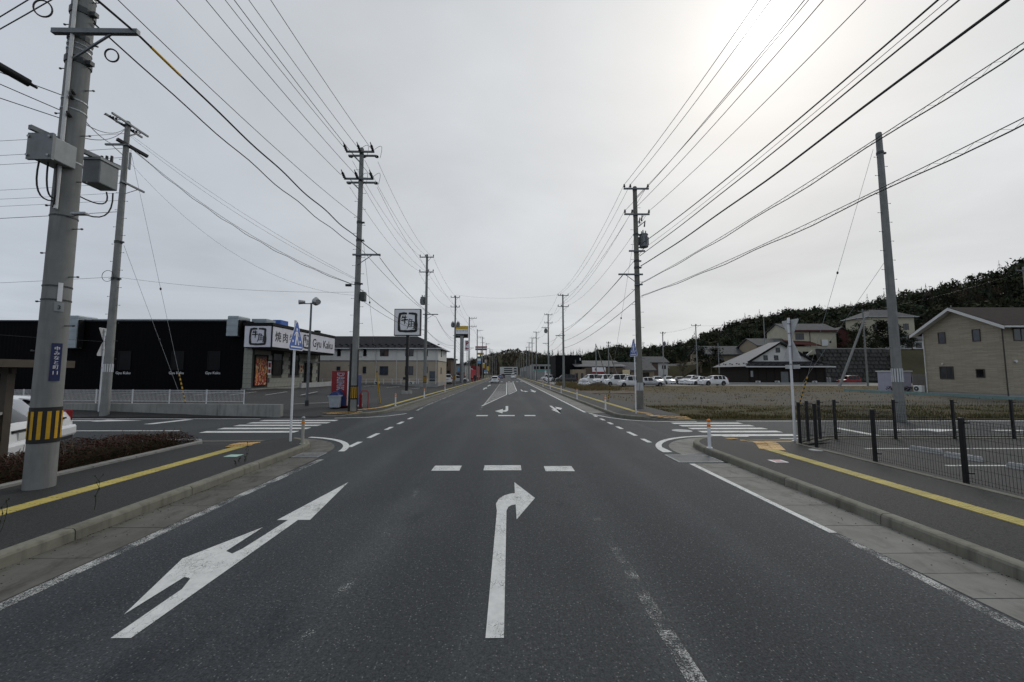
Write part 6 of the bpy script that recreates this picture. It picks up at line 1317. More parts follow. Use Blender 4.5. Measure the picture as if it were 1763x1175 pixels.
# dark-roofed restaurant: hip-and-gable roof, ridge running away from the street view
dr = thing('dark_roofed_building', 'low dark timber building with wide hip-and-gable roof and white gable', 'building', (52, 78, 0))
obj('wall', MB().box(46.3, 61.4, 76.0, 86, -.1, 3.5), 'wood_dark', dr)
ridge = 53.4; e0, e1, yf, yb = 45.2, 62.4, 74.8, 87.2; gx0, gx1, gy = 46.9, 60.4, 77.2; ze, zr = 3.4, 8.25
zg = ze + (zr - ze) * (gx0 - e0) / (ridge - e0)
obj('roof', MB().add([(ridge, gy - .5, zr), (ridge, gy + 3, zr), (e0, yb, ze), (e0, yf, ze), (gx0, gy - .5, zg)], [(0, 1, 2, 3, 4)]).add([(ridge, gy - .5, zr), (ridge, gy + 3, zr), (e1, yb, ze), (e1, yf, ze), (gx1, gy - .5, zg)], [(4, 3, 2, 1, 0)]), 'roof_metal_light', dr, label='standing metal roof slopes, reflected sky painted in as pale grey')  # pale tone of the slopes stands in for the sky they reflect
obj('back_roof', MB().quad((e1, yb, ze), (e0, yb, ze), (ridge, gy + 3, zr)), 'roof_metal_light', dr)
obj('skirt_roof', MB().slab([(e0, yf, ze), (e1, yf, ze), (gx1, gy, zg), (gx0, gy, zg)], (0, 0, -.1)), 'roof_dark', dr); obj('eave_trim', MB().box(e0, e1, yf - .06, yf, ze - .16, ze + .02), 'trim_white', dr)
obj('gable', MB().slab([(gx0 + .5, gy, zg - .1), (gx1 - .5, gy, zg - .1), (ridge, gy, zr - .25)], (0, .1, 0)), 'wall_white', dr)
obj('verge', MB().slab([(gx0 - .3, gy - .55, zg - .1), (ridge, gy - .55, zr - .02), (ridge, gy - .55, zr - .38), (gx0 + .5, gy - .55, zg - .1)], (0, .12, 0)).slab([(gx1 + .3, gy - .55, zg - .1), (ridge, gy - .55, zr - .02), (ridge, gy - .55, zr - .38), (gx1 - .5, gy - .55, zg - .1)], (0, .12, 0)), 'frame_black', dr)
for x, z in ((50.6, zg + .25), (52.7, zg + .25), (54.8, zg + .25), (53.1, zg + 1.75)): window(dr, 'S', x, z, .8, .95, gy, 'frame_black', 'glass_dark', False)
sg2 = proto('snow_guard2', lambda b: b.box(-.18, .18, -.05, .05, 0, .16), 'frame_black')
for i in range(24): put('snow_guard', sg2, dr, (46.2 + i * .66, 75.5 + .35 * (i % 2), 3.66 + .14 * (i % 2)))
for i in range(9): put('snow_guard', sg2, dr, (45.9 + .25 * (i % 2), 75.8 + i * 1.2, 3.83 + .15 * (i % 2)), (0, 0, R(90)))
window(dr, 'S', 47.0, 1.4, .5, 1.2, 76.0, 'frame_alu', 'curtain', False, 'panel_window'); obj('service_door', MB().box(52.6, 54.0, 75.94, 76.0, 0, 2.4), 'steel_grey', dr)
for i in range(10): obj('cladding_batten', MB().box(46.6 + i * 1.6, 46.7 + i * 1.6, 75.96, 76.0, 0, 3.4), 'frame_black', dr)
for i, x in enumerate((47.9, 51.6, 58.8)): ac_unit(('white air conditioner near the left end of the dark timber wall', 'white air conditioner beside the grey service door', 'white air conditioner near the right end of the dark timber wall')[i], x, 75.5, 0)
for i, x in enumerate((61.7, 62.2)):
    g = thing('gas_cylinder', ('left grey gas cylinder behind the dark timber building', 'right grey gas cylinder behind the dark timber building')[i], 'gas cylinder', (x, 76.2, 0), 0, 'gas cylinders'); obj('tank', MB().cyl((x, 76.2, 0), (x, 76.2, 1.15), .2, n=12).ball((x, 76.2, 1.15), .2, 12, 6, (1, 1, .6)), 'tank_grey', g, True); obj('valve', MB().cyl((x, 76.2, 1.2), (x, 76.2, 1.42), .06, n=8), 'steel_dark', g)
tag(obj('low_wall', MB().box(38, 66, 72.6, 72.8, 0, .42), 'wall_greyw'), 'long low grey kerb wall in front of the dark-roofed building', 'low wall')

# ------------------------------------------------------------------ right background buildings
def simple_house(label, x0, x1, y0, y1, z0, ze, zr, axis, wm, rm, wins=(), name='house', grp=None, over=.5, roof='gable'):
    t = thing(name, label, 'house', ((x0 + x1) / 2, (y0 + y1) / 2, z0), 0, grp)
    if roof == 'gable': gable_walls(t, x0, x1, y0, y1, z0 - .5, ze, zr, axis, wm); gable_roof(t, x0, x1, y0, y1, ze + .02, zr + .02, axis, rm, over)
    else: obj('wall', MB().box(x0, x1, y0, y1, z0 - .5, ze), wm, t); hip_roof(t, x0, x1, y0, y1, ze + .1, zr, rm, over)
    for f, u, z, w, h in wins: window(t, f, u, z, w, h, y0 if f == 'S' else x0, 'frame_brown', 'glass_dark')
    return t
hA = simple_house('cream hillside house with red-brown roof trim above the dark roof', 71.5, 84.0, 100, 108, 6.2, 13.1, 15.0, 'x', 'wall_cream', 'roof_grey', (('S', 74.6, 10.6, 2.2, 1.6), ('S', 76.0, 6.6, 1.2, 1.2), ('S', 80.0, 7.2, 1.8, 1.0), ('S', 83, 7.2, 1.3, 1.0)))
obj('roof_trim', MB().box(70.8, 84.7, 99.35, 99.5, 12.55, 12.95), 'roof_red', hA); obj('corner_pipe', MB().cyl((77.2, 99.9, 6), (77.2, 99.9, 13), .07, n=6), 'frame_brown', hA); obj('balcony_rail', MB().box(80.0, 81.6, 99.7, 99.8, 9.0, 10.6), 'trim_white', hA)
hA2 = thing('lean_to', 'cream lean-to with bright red roof below the cream house', 'outbuilding', (75, 97, 6)); obj('wall', MB().box(70.5, 76.3, 96.5, 99.9, 2, 8.6), 'wall_cream', hA2); obj('roof', MB().slab([(70, 96, 9.1), (77.0, 96, 8.7), (77.0, 99.9, 10.0), (70, 99.9, 10.3)], (0, 0, .18)), 'roof_red', hA2); window(hA2, 'S', 73.2, 6.4, 1.4, 1.0, 96.5, 'frame_brown', 'glass_dark')
hB = simple_house('pale two-storey house with grey hip roof high on the hill terrace', 104, 117, 112, 120, 8.5, 18.3, 20.9, 'x', 'wall_cream', 'roof_grey', (('S', 114.5, 14.5, 1.6, 1.8), ('S', 106.0, 14.4, 2.2, 1.8), ('S', 109, 9.6, 2, 1.3)), roof='hip', over=.8)
simple_house('long pale single-storey house beside the grass bank', 107, 123, 106, 111, 8.3, 11.2, 12.6, 'x', 'wall_white', 'roof_grey', (('S', 109, 8.9, 1.6, 1.5), ('S', 111.5, 8.9, 1.6, 1.5), ('S', 116, 8.9, 1.8, 1.5)))
simple_house('dark red hillside house half hidden between trees', 88.5, 96, 108, 115, 8.0, 12.6, 14.6, 'y', 'wall_darkred', 'roof_grey', (('S', 91, 10.5, 1.8, 1.4),))
simple_house('low hillside house with pale grey tiled roof above the car row', 52, 64, 104, 112, 4.2, 7.3, 9.3, 'x', 'wall_tan', 'roof_grey', (('S', 56, 5.0, 2, 1.4), ('S', 61, 5.0, 1.6, 1.4)), over=.9)
simple_house('stepped grey roof house just above the dark building ridge', 62.5, 73.5, 98.5, 106, 5.5, 9.2, 10.9, 'x', 'wall_tan', 'roof_grey', (('S', 66, 7, 2, 1.2),), over=.9)
hW = simple_house('white two-storey house with brown centre panel behind the cars', 36.6, 43.0, 106, 113, 0, 5.0, 6.5, 'x', 'wall_white', 'roof_grey', (('S', 37.9, 3.2, 1.0, 1.0), ('S', 42, 3.2, 1.0, 1.0), ('S', 37.9, .9, 1.0, 1.1), ('S', 42, .9, .8, .8)))
obj('wall_panel', MB().box(38.8, 40.4, 105.9, 106, 0, 5.0), 'brown_clad', hW)
simple_house('small grey house beside the white two-storey house', 46, 52.5, 112, 118, 0, 3.4, 4.6, 'x', 'wall_greyw', 'roof_grey', (('S', 48, 1.2, 1.6, 1.2),))
simple_house('grey-roofed bungalow directly behind the right crossing pole', 27.3, 36.0, 97, 105, 0, 3.0, 4.7, 'x', 'wall_tan', 'roof_grey', (('S', 29.5, 1.0, 1.6, 1.3), ('S', 34, 1.0, 1.6, 1.3)), over=.8)
sp = thing('shop', 'low brown shop with white and red name board behind the cars', 'shop', (23, 96, 0)); obj('wall', MB().box(18.8, 28.2, 95, 105, -.1, 3.4), 'lap_brown', sp); obj('roof', MB().slab([(16.5, 96, 3.6), (29, 96, 3.6), (29, 106, 5.3), (16.5, 106, 5.3)], (0, 0, .15)), 'metal_roof', sp)
nb = obj('name_board', MB().box(20.4, 23.6, 94.85, 94.95, 2.2, 3.5), 'sign_white', sp); obj('board_stripe', MB().box(20.4, 23.6, 94.82, 94.85, 2.2, 2.45).box(21.0, 21.5, 94.82, 94.85, 2.75, 3.25), 'red_dull', nb); window(sp, 'S', 22.3, .9, 1.8, 1.1, 95, 'frame_alu', 'glass_blue'); window(sp, 'S', 25.0, 1.8, .9, .5, 95, 'frame_black', 'glass_dark'); window(sp, 'S', 27.2, 1.6, .7, .6, 95, 'frame_black', 'glass_dark')
tag(obj('notice_board', MB().box(27.3, 29.0, 93.6, 93.7, 1.2, 2.9).box(27.4, 27.5, 93.7, 93.8, 0, 1.3).box(28.8, 28.9, 93.7, 93.8, 0, 1.3), 'cream_sign'), 'cream notice board standing right of the brown shop', 'notice board')
an = thing('annexe', 'tan annexe with dark openings between black building and brown shop', 'outbuilding', (17, 97, 0)); obj('wall', MB().box(15.9, 18.75, 94.5, 103, -.1, 3.0), 'wall_tan', an)
for x in (16.6, 17.9): window(an, 'S', x, .4, .5, 1.7, 94.5, 'frame_black', 'glass_dark', False)
bk = thing('black_building', 'tall black box building with ribbed cladding beyond the plot', 'building', (15, 104, 0)); obj('wall', MB().box(12.3, 18.9, 100, 112, -.1, 6.55), 'siding_black', bk); obj('parapet', MB().box(12.2, 19.0, 99.9, 112.1, 6.5, 6.65), 'frame_black', bk); window(bk, 'S', 17.3, 4.3, .35, 1.2, 100, 'frame_black', 'glass_grey', False); obj('lamp', MB().box(18.35, 18.6, 99.85, 100, 5.3, 5.9), 'trim_white', bk); obj('door', MB().box(17.0, 17.9, 99.95, 100, .0, 2.1), 'steel_dark', bk)
gbk = thing('grey_block', 'pale grey flat-roofed block with band windows beyond the teal canopy', 'building', (13, 152, 0)); obj('wall', MB().box(9.6, 20, 150, 165, -.1, 5.4), 'wall_greyw', gbk)
for x in (11.2, 13.4, 15.6): window(gbk, 'S', x, 3.6, 1.7, 1.1, 150, 'frame_black', 'glass_dark')
tc_ = thing('canopy', 'teal-edged canopy on white posts before the grey block', 'canopy', (12, 132, 0)); obj('roof', MB().box(8.9, 16.5, 128, 137, 2.9, 3.2), 'teal', tc_)
for x in (9.3, 12.7, 16.1): obj('post', MB().box(x - .1, x + .1, 128.2, 128.4, 0, 2.9), 'trim_white', tc_)
tag(obj('blue_pillar_sign', MB().box(11.5, 11.9, 120, 120.3, 0, 2.9), 'sign_white'), 'slim white pillar sign in front of the teal canopy', 'pillar sign')
wb = thing('wall_building', 'long weathered pale wall building along the far right side', 'building', (9.5, 210, 0)); obj('wall', MB().box(8.8, 13, 178, 260, -.1, 5.2), 'wall_greyw', wb)
for k in range(6): obj('garage_opening', MB().box(8.74, 8.8, 182 + k * 12, 186 + k * 12, 0, 3.0), 'frame_black', wb)
wa = thing('apartment_block', 'white four-storey apartment block closing the street view', 'apartment block', (0, 335, 0)); obj('wall', MB().box(-5.6, 9, 330, 342, -.5, 7.2), 'wall_white', wa)
for r_ in range(4): obj('balcony_shade', MB().box(-2.2, 4.6, 329.7, 330, 5.5 - r_ * 1.65, 6.3 - r_ * 1.65), 'frame_black', wa); obj('balcony_rail', MB().box(-2.3, 4.7, 329.2, 329.4, 4.7 - r_ * 1.65, 5.45 - r_ * 1.65), 'wall_white', wa)
for r_ in range(3): obj('window', MB().box(6, 8.3, 329.9, 330, 1.2 + r_ * 2, 2.2 + r_ * 2), 'frame_black', wa)

# ------------------------------------------------------------------ left background: shops and street signs
bh = thing('house', 'brown-fronted small house past the apartment house', 'house', (-11.5, 77, 0)); obj('wall', MB().box(-14.5, -10.6, 76, 84, -.1, 4.8), 'brown_clad', bh); obj('roof', MB().box(-14.8, -10.3, 75.7, 84.3, 4.8, 5.0), 'roof_dark', bh); window(bh, 'S', -11.7, 3.4, 1.0, .8, 76, 'frame_black', 'glass_dark', False); obj('porch', MB().box(-13.5, -10.7, 75.2, 76, 2.2, 2.6), 'frame_black', bh); obj('entrance', MB().box(-13, -11, 75.95, 76, 0, 2.2), 'glass_dark', bh)
lb_ = thing('long_building', 'long pale single-storey building behind the parking billboard', 'building', (-14, 104, 0)); obj('wall', MB().box(-22, -10.4, 100, 116, -.1, 4.3), 'wall_greyw', lb_); obj('eave', MB().box(-22.2, -10.2, 99.6, 116, 4.2, 4.5), 'roof_dark', lb_); obj('band', MB().box(-22, -10.5, 99.9, 100, 2.0, 2.3), 'frame_brown', lb_); obj('sign', MB().box(-12.2, -11, 99.85, 99.95, 2.6, 3.6), 'sign_cyan', lb_)
rdw = thing('red_shop', 'shop with red street wall carrying a white round mark', 'shop', (-10, 124, 0)); obj('wall', MB().box(-14, -9.3, 122, 140, -.1, 4.3), 'red_paint', rdw)
obj('round_mark', MB().tube([(-10.9 + .95 * math.cos(a * .3), 121.9, 2.5 + .95 * math.sin(a * .3)) for a in range(22)], .12, 5).beam((-11.3, 121.9, 2.0), (-10.8, 121.9, 3.1), .1, .2).beam((-10.9, 121.9, 2.0), (-10.4, 121.9, 3.1), .1, .2), 'sign_white', rdw); obj('pillar', MB().box(-9.3, -8.9, 121.5, 122.5, 0, 4.2), 'red_dull', rdw)
def street_sign(label, x, y, zb, zt, w, bands, pm='steel_grey', pw=.3, name='street_billboard', d=.35):
    t = thing(name, label, 'billboard', (x, y, 0), 0, 'shop signs along the left of the street'); obj('post', MB().cyl((x, y, -.1), (x, y, zb + .3), pw / 2, n=10), pm, t)
    z = zt; b = obj('panel', MB().box(x - w / 2, x + w / 2, y - d / 2, y + d / 2, zb, zt), 'frame_alu', t)
    for f, m in bands: h = (zt - zb) * f; obj('panel_band', MB().box(x - w / 2 + .03, x + w / 2 - .03, y - d / 2 - .02, y - d / 2, z - h + .01, z - .01), m, b); z -= h
    return t, b
yb_, pb_ = street_sign('yellow, white and black banded billboard on a grey post', -9.0, 80, 9.2, 11.6, 2.5, ((.28, 'yellow_sign'), (.40, 'sign_white'), (.32, 'frame_black')), 'galv_dull', .75)
text('lettering', 'コーヒーカフェ', .34, 'sign_black', pb_, (-9.0, 79.79, 10.6), (1, 0, 0)); text('lettering', 'カフェ', .3, 'yellow_sign', pb_, (-9.0, 79.79, 9.55), (1, 0, 0))
ps, pp_ = street_sign('white parking sign with red letter and arrow', -7.95, 80, 6.6, 8.7, 1.0, ((1.0, 'sign_white'),), 'galv_dull', .12, 'parking_sign', .12)
text('lettering', 'P', 1.15, 'red_paint', pp_, (-7.95, 79.9, 8.05), (1, 0, 0), fat=.04); obj('arrow', MB().slab([(-8.35, 79.9, 7.05), (-8.05, 79.9, 7.3), (-8.05, 79.9, 7.13), (-7.6, 79.9, 7.13), (-7.6, 79.9, 6.97), (-8.05, 79.9, 6.97), (-8.05, 79.9, 6.8)], (0, -.01, 0)), 'red_paint', pp_)
street_sign('long red and white banded sign above the left poles', -9.6, 150, 10.7, 12.2, 4.4, ((.35, 'red_paint'), (.3, 'sign_white'), (.35, 'red_paint')), 'frame_black', .3); street_sign('small yellow sign hung under the long red sign', -10.2, 155, 9.2, 10.0, 2.6, ((1, 'yellow_sign'),), 'frame_black', .3)
street_sign('green and pale blue sign on a black post', -10.2, 146, 5.6, 8.2, 1.5, ((.3, 'green_sign'), (.3, 'sign_white'), (.4, 'sign_cyan')), 'frame_black', .35); street_sign('dark blue sign over a yellow and red one', -9.7, 168, 3.4, 8.0, 1.0, ((.35, 'plate_blue'), (.08, 'sign_white'), (.4, 'yellow_sign'), (.17, 'red_paint')), 'frame_black', .4)
street_sign('cream over blue street sign', -9.4, 180, 5.4, 8.2, 1.0, ((.5, 'cream_sign'), (.5, 'plate_blue')), 'galv_dull', .25); street_sign('yellow street sign furthest down the left side', -9.2, 195, 3.2, 5.4, 1.1, ((1, 'yellow_sign'),), 'galv_dull', .25); street_sign('low pale sign board below the blue street signs', -9.0, 175, 2.0, 3.4, 1.8, ((.6, 'sign_cyan'), (.4, 'sign_white')), 'galv_dull', .25)
for i, (x, y) in enumerate(((-9.7, 108), (-9.6, 112), (-9.5, 116))):
    t = thing('banner_flag', ('pink banner flag nearest the parking sign', 'middle pink banner flag by the red shop', 'far pink banner flag against the red shop wall')[i], 'banner', (x, y, .1), 0, 'pink banner flags'); obj('pole', MB().cyl((x, y, .1), (x, y, 3.2), .02, n=6), 'trim_white', t); obj('flag', MB().slab([(x + .02, y, .9), (x + .62, y + .1, .95), (x + .60, y + .15, 2.1), (x + .62, y + .05, 3.1), (x + .02, y, 3.15)], (0, .012, 0)), 'pink_flag', t)
for i, y in enumerate((92, 100, 109, 118)): 
    t = thing('kerb_bollard', ('red-brown bollard nearest the walking person', 'second red-brown bollard past the walking person', 'third red-brown bollard toward the red shop', 'furthest red-brown bollard by the red shop')[i], 'bollard', (-7.9, y, .15), 0, 'sidewalk bollards'); obj('shaft', MB().cyl((-7.9, y, .15), (-7.9, y, 1.15), .12, .12, 10), 'red_dull', t, True); obj('cap', MB().ball((-7.9, y, 1.15), .13, 10, 6, (1, 1, .6)), 'cream_sign', t, True)
tag(obj('traffic_cone', MB().cyl((-9.9, 88, .15), (-9.9, 88, .85), .16, .03, 12).box(-10.1, -9.7, 87.8, 88.2, .12, .16), 'orange_reflect', None, True), 'orange traffic cone beside the white car nosing out', 'traffic cone')
# person walking on the far left sidewalk
pe = thing('person', 'person in dark jacket and trousers walking along the far left sidewalk', 'person', (-7.0, 88, .15))
me = bpy.data.meshes.new('body'); J = [(0, 0, .95), (0, .02, 1.2), (0, .02, 1.42), (0, 0, 1.52), (0, -.02, 1.66), (-.10, 0, .90), (-.11, -.10, .50), (-.11, .05, .08), (-.11, -.10, .04), (.10, 0, .90), (.11, .12, .50), (.11, .30, .12), (.11, .18, .05), (-.19, .02, 1.40), (-.24, .10, 1.14), (-.23, .02, .90), (.19, .02, 1.40), (.24, -.06, 1.14), (.22, -.16, .92)]
E_ = [(0, 1), (1, 2), (2, 3), (3, 4), (0, 5), (5, 6), (6, 7), (7, 8), (0, 9), (9, 10), (10, 11), (11, 12), (2, 13), (13, 14), (14, 15), (2, 16), (16, 17), (17, 18)]
me.from_pydata(J, E_, []); bo = link('body', me, pe); me.materials.append(MATS['cloth_dark']); sk = bo.modifiers.new('skin', 'SKIN')
for v, r_ in zip(me.skin_vertices[0].data, (.15, .16, .15, .06, .09, .10, .075, .05, .045, .10, .075, .05, .045, .07, .05, .04, .07, .05, .04)): v.radius = (r_, r_ * .85)
me.skin_vertices[0].data[0].use_root = True; bo.modifiers.new('sub', 'SUBSURF').levels = 1
obj('head', MB().ball((0, -.02, 1.66), .10, 10, 8, (.85, 1, 1.2)), 'skin', pe, True, True); obj('hair', MB().ball((0, .0, 1.70), .105, 10, 8, (.9, 1, 1.0)), 'cloth_trouser', pe, True, True)

# ------------------------------------------------------------------ hills and woods
def px_dir(px): return math.atan((px - 881.5) / 685.6) + R(.769)
RIDGE = [(985, 11.0, 330), (1050, 20, 330), (1100, 19, 320), (1150, 19, 300), (1190, 22, 280), (1230, 26, 250), (1280, 30.5, 230), (1320, 31.5, 220), (1380, 33, 212), (1450, 32, 205), (1520, 36.5, 195), (1600, 41, 185), (1680, 43.5, 175), (1763, 46.5, 165), (1900, 56, 160), (2300, 75, 150), (3500, 60, 110)]
RA = np.array([[px_dir(p), z, yd / math.cos(px_dir(p))] for p, z, yd in RIDGE])
def hill_z(x, y):
    th = math.atan2(x, y); r_ = math.hypot(x, y)
    if th < RA[0, 0]: return -.15
    zt = float(np.interp(th, RA[:, 0], RA[:, 1])) - 9.0; rr = float(np.interp(th, RA[:, 0], RA[:, 2])); yb0 = 118 + 80 * max(0, 1 - (th - RA[0, 0]) / .32); rb = yb0 / max(.3, math.cos(th)) if th < 1.0 else yb0 / .54
    t_ = (r_ - rb) / max(20, rr - rb); f = smooth01(t_) if t_ < 1 else 1 - .25 * smooth01((r_ - rr) / 200)
    return -.15 + (zt + .15) * f * min(1, (th - RA[0, 0]) / .04) + 1.2 * math.sin(x * .07) * math.sin(y * .06) * f
mb = MB(); ths = np.linspace(RA[0, 0], 1.25, 70); rs_ = np.concatenate([np.linspace(110, 420, 46), np.linspace(440, 700, 6)])
for r_ in rs_:
    for th in ths: x, y = r_ * math.sin(th), r_ * math.cos(th); mb.v.append((x, y, hill_z(x, y)))
for j in range(len(rs_) - 1):
    for i in range(len(ths) - 1): k = j * len(ths) + i; mb.f.append((k, k + 1, k + len(ths) + 1, k + len(ths)))
struct('hill', mb, 'hill_soil', True)
# terrace with retaining wall and grass bank below the hillside houses
def terrace_z(x, y): return 0
struct('terrace', MB().add([(70, 96, -.3), (70, 96, 6.0), (84.5, 92, 7.6), (100, 92, 7.6), (130, 92, 8.2), (130, 92, -.3), (70, 135, 8.5), (130, 135, 9.5)], [(0, 5, 4, 3, 2, 1), (1, 2, 3, 4, 7, 6)]), 'hill_soil')
struct('grass_bank', MB().quad((88.5, 85, 0), (124, 85, 0), (124, 92.2, 8.0), (88.5, 92.2, 7.65)), 'hill_scrub')
struct('bank', MB().add([(44, 92, -.1), (74, 92, -.1), (74, 99, 6.2), (62, 99, 5.6), (50, 101, 4.3), (44, 104, -.1), (44, 120, 4.0), (74, 120, 8.0)], [(0, 1, 2, 3, 4, 5), (5, 4, 3, 2, 7, 6)]), 'hill_scrub')
rw_ = thing('stone_retaining_wall', 'tall rough stone retaining wall below the hillside houses', 'wall', (80, 91, 0))
STW = []
for j in range(8):
    for i in range(17):
        x = 72.6 + i * .95 + (.47 if j % 2 else 0) + random.uniform(-.12, .12); 
        if x > 88.2: continue
        y0 = 90.2 + .16 * j
        m_ = MB().add([(x + .03, y0, .3 + j * .92), (x + .92, y0, .3 + j * .92), (x + .92, y0 + .15, 1.17 + j * .92), (x + .03, y0 + .15, 1.17 + j * .92), (x + .16, y0 - .12, .43 + j * .92), (x + .8, y0 - .12 - random.uniform(0, .16), .43 + j * .92), (x + .8, y0, 1.05 + j * .92), (x + .16, y0, 1.05 + j * .92)], [(4, 5, 6, 7), (0, 1, 5, 4), (1, 2, 6, 5), (2, 3, 7, 6), (3, 0, 4, 7)]); obj('stone', m_, 'retaining_stone', rw_)
obj('backing', MB().slab([(72.4, 90.3, -.1), (88.4, 90.3, -.1), (88.4, 91.8, 7.75), (72.4, 91.8, 7.75)], (0, .6, 0)), 'retaining_stone', rw_); obj('coping', MB().box(72.3, 88.5, 91.5, 92.3, 7.72, 7.92), 'wall_concrete', rw_)
hrl = thing('stair_handrail', 'pale sloping handrail beside the dark roof', 'handrail', (67, 88, 3)); obj('rail', MB().tube([(62.5, 88, 4.6), (66, 88, 5.4), (68.3, 88, 7.2)], .07, 5), 'trim_white', hrl)
for x, z in ((63, 4.6), (65.5, 5.2), (67.3, 6.3)): obj('post', MB().cyl((x, 88, z - 1.2), (x, 88, z), .05, n=5), 'trim_white', hrl)

# tree templates: numpy arrays of triangles
def conifer(seed, tiers=9, leaf=1.0):
    r_ = np.random.default_rng(seed); T = []
    for k in range(tiers):
        f = k / (tiers - 1); z = .16 + .80 * f; R_ = (.20 * (1 - f) ** .8 + .018) * r_.uniform(.8, 1.15); n = int(11 - 5 * f)
        for i in range(n):
            a = 2 * math.pi * (i + r_.uniform(-.4, .4)) / n; L = R_ * r_.uniform(.6, 1.25); dz = -.05 * r_.uniform(.3, 1.4); w = .55 / n * 2.2
            tip = (L * math.cos(a), L * math.sin(a), z + dz); b0 = (.35 * L * math.cos(a - w), .35 * L * math.sin(a - w), z + .055); b1 = (.35 * L * math.cos(a + w), .35 * L * math.sin(a + w), z + .05); c = (0, 0, z + .09)
            T += [(c, b0, tip), (c, tip, b1)]
    T += [((.0, .0, .9), (.012, 0, .94), (0, 0, 1.0)), ((0, .012, .9), (-.012, 0, .94), (0, 0, 1.0))]
    for i in range(4):
        a, b = i * math.pi / 2, (i + 1) * math.pi / 2; T += [((.015 * math.cos(a), .015 * math.sin(a), 0), (.015 * math.cos(b), .015 * math.sin(b), 0), (0, 0, .9))]
    return np.array(T)
def clumpy(seed, clumps=9, leaves_=16, wid=.26, size=.07, z0=.42):
    """pine or broadleaf: trunk, limbs and clumps of small leaf triangles"""
    r_ = np.random.default_rng(seed); T = []
    for i in range(4):
        a, b = i * math.pi / 2, (i + 1) * math.pi / 2; T.append(((.02 * math.cos(a), .02 * math.sin(a), 0), (.02 * math.cos(b), .02 * math.sin(b), 0), (0, 0, .85)))
    for k in range(clumps):
        a = r_.uniform(0, 6.28); f = r_.uniform(0, 1); rad = wid * (1 - .75 * f) * r_.uniform(.3, 1); c = np.array([rad * math.cos(a), rad * math.sin(a), z0 + (.95 - z0) * f])
        T.append(((0, 0, c[2] - .12), (.01, .01, c[2] - .1), tuple(c)))
        for j in range(leaves_):
            p = c + r_.normal(0, 1, 3) * np.array([.075, .075, .045]); d = r_.normal(0, 1, (3, 3)) * size * .6; T.append(tuple(map(tuple, p + d)))
    return np.array(T)
def bare(seed, n=60):
    r_ = np.random.default_rng(seed); T = []
    for i in range(4):
        a, b = i * math.pi / 2, (i + 1) * math.pi / 2; T.append(((.018 * math.cos(a), .018 * math.sin(a), 0), (.018 * math.cos(b), .018 * math.sin(b), 0), (0, 0, .7)))
    for k in range(n):
        a = r_.uniform(0, 6.28); z = r_.uniform(.25, .7); L = r_.uniform(.12, .32); e = np.array([L * math.cos(a), L * math.sin(a), z + r_.uniform(.05, .3)]); s = np.array([e[0] * .25, e[1] * .25, z]); w = r_.normal(0, .008, 3); T.append((tuple(s - w), tuple(s + w), tuple(e)))
        for j in range(3): q = e + r_.normal(0, .05, 3); w = r_.normal(0, .006, 3); T.append((tuple(e * .8 + s * .2 - w), tuple(e * .8 + s * .2 + w), tuple(q)))
    return np.array(T)
def scatter(name, temps, spots, m):
    chunks = []; tints = []
    for x, y, z, h, k in spots:
        t_ = temps[k % len(temps)]; a = rng.uniform(0, 6.28); c, s = math.cos(a), math.sin(a); w = h * rng.uniform(.85, 1.2)
        q = t_.reshape(-1, 3); chunks.append(np.stack([x + (q[:, 0] * c - q[:, 1] * s) * w, y + (q[:, 0] * s + q[:, 1] * c) * w, z - .3 + q[:, 2] * h], 1)); b_ = rng.uniform(.55, 1.6); tints.append(np.tile([b_ * rng.uniform(.9, 1.25), b_, b_ * rng.uniform(.8, 1.05), 1.0], (len(q), 1)))
    V = np.concatenate(chunks).astype(np.float32); n = len(V) // 3
    me = bpy.data.meshes.new(name); me.vertices.add(len(V)); me.vertices.foreach_set('co', V.ravel()); me.loops.add(len(V)); me.loops.foreach_set('vertex_index', np.arange(len(V), dtype=np.int32))
    me.polygons.add(n); me.polygons.foreach_set('loop_start', np.arange(0, 3 * n, 3, dtype=np.int32)); me.update(calc_edges=True); ca_ = me.color_attributes.new('tint', 'FLOAT_COLOR', 'POINT'); ca_.data.foreach_set('color', np.concatenate(tints).astype(np.float32).ravel()); me.materials.append(MATS[m])
    return link(name, me)
CON = [conifer(s) for s in range(5)]; PIN = [clumpy(s, 10, 16) for s in range(5)]; BRD = [clumpy(s + 20, 16, 18, .42, .075, .3) for s in range(4)]; BAR = [bare(s) for s in range(4)]
cs_, ps_, bs_ = [], [], []
tries = 0
while len(cs_) + len(ps_) < 3300 and tries < 30000:
    tries += 1; th = rng.uniform(RA[0, 0] + .02, .98); rr = float(np.interp(th, RA[:, 0], RA[:, 2])); rb = (122 + 80 * max(0, 1 - (th - RA[0, 0]) / .32)) / math.cos(th)
    r_ = rb + (rr + 14 - rb) * rng.uniform(0, 1) ** .55; x, y = r_ * math.sin(th), r_ * math.cos(th)
    if 40 < x < 128 and y < 121: continue
    z = hill_z(x, y); patch = math.sin(x * .031 + 1) * math.sin(y * .045) + .4 * math.sin(x * .11); h = rng.uniform(7.5, 12.5) * (1.12 if rng.uniform() < .15 else 1)
    if patch > .55 and rng.uniform() < .75: bs_.append((x, y, z, h * .8, tries))
    elif patch < -.2 or rng.uniform() < .35: ps_.append((x, y, z, h, tries))
    else: cs_.append((x, y, z, h * rng.choice([.9, 1.0, 1.08, 1.16]), tries))
for nm, tm, sp_, m in (('conifer_forest', CON, cs_, 'needle'), ('pine_wood', PIN, ps_, 'needle_pine'), ('bare_wood', BAR, bs_, 'bare_twigs')): scatter(nm, tm, sp_, m)['kind'] = 'stuff'
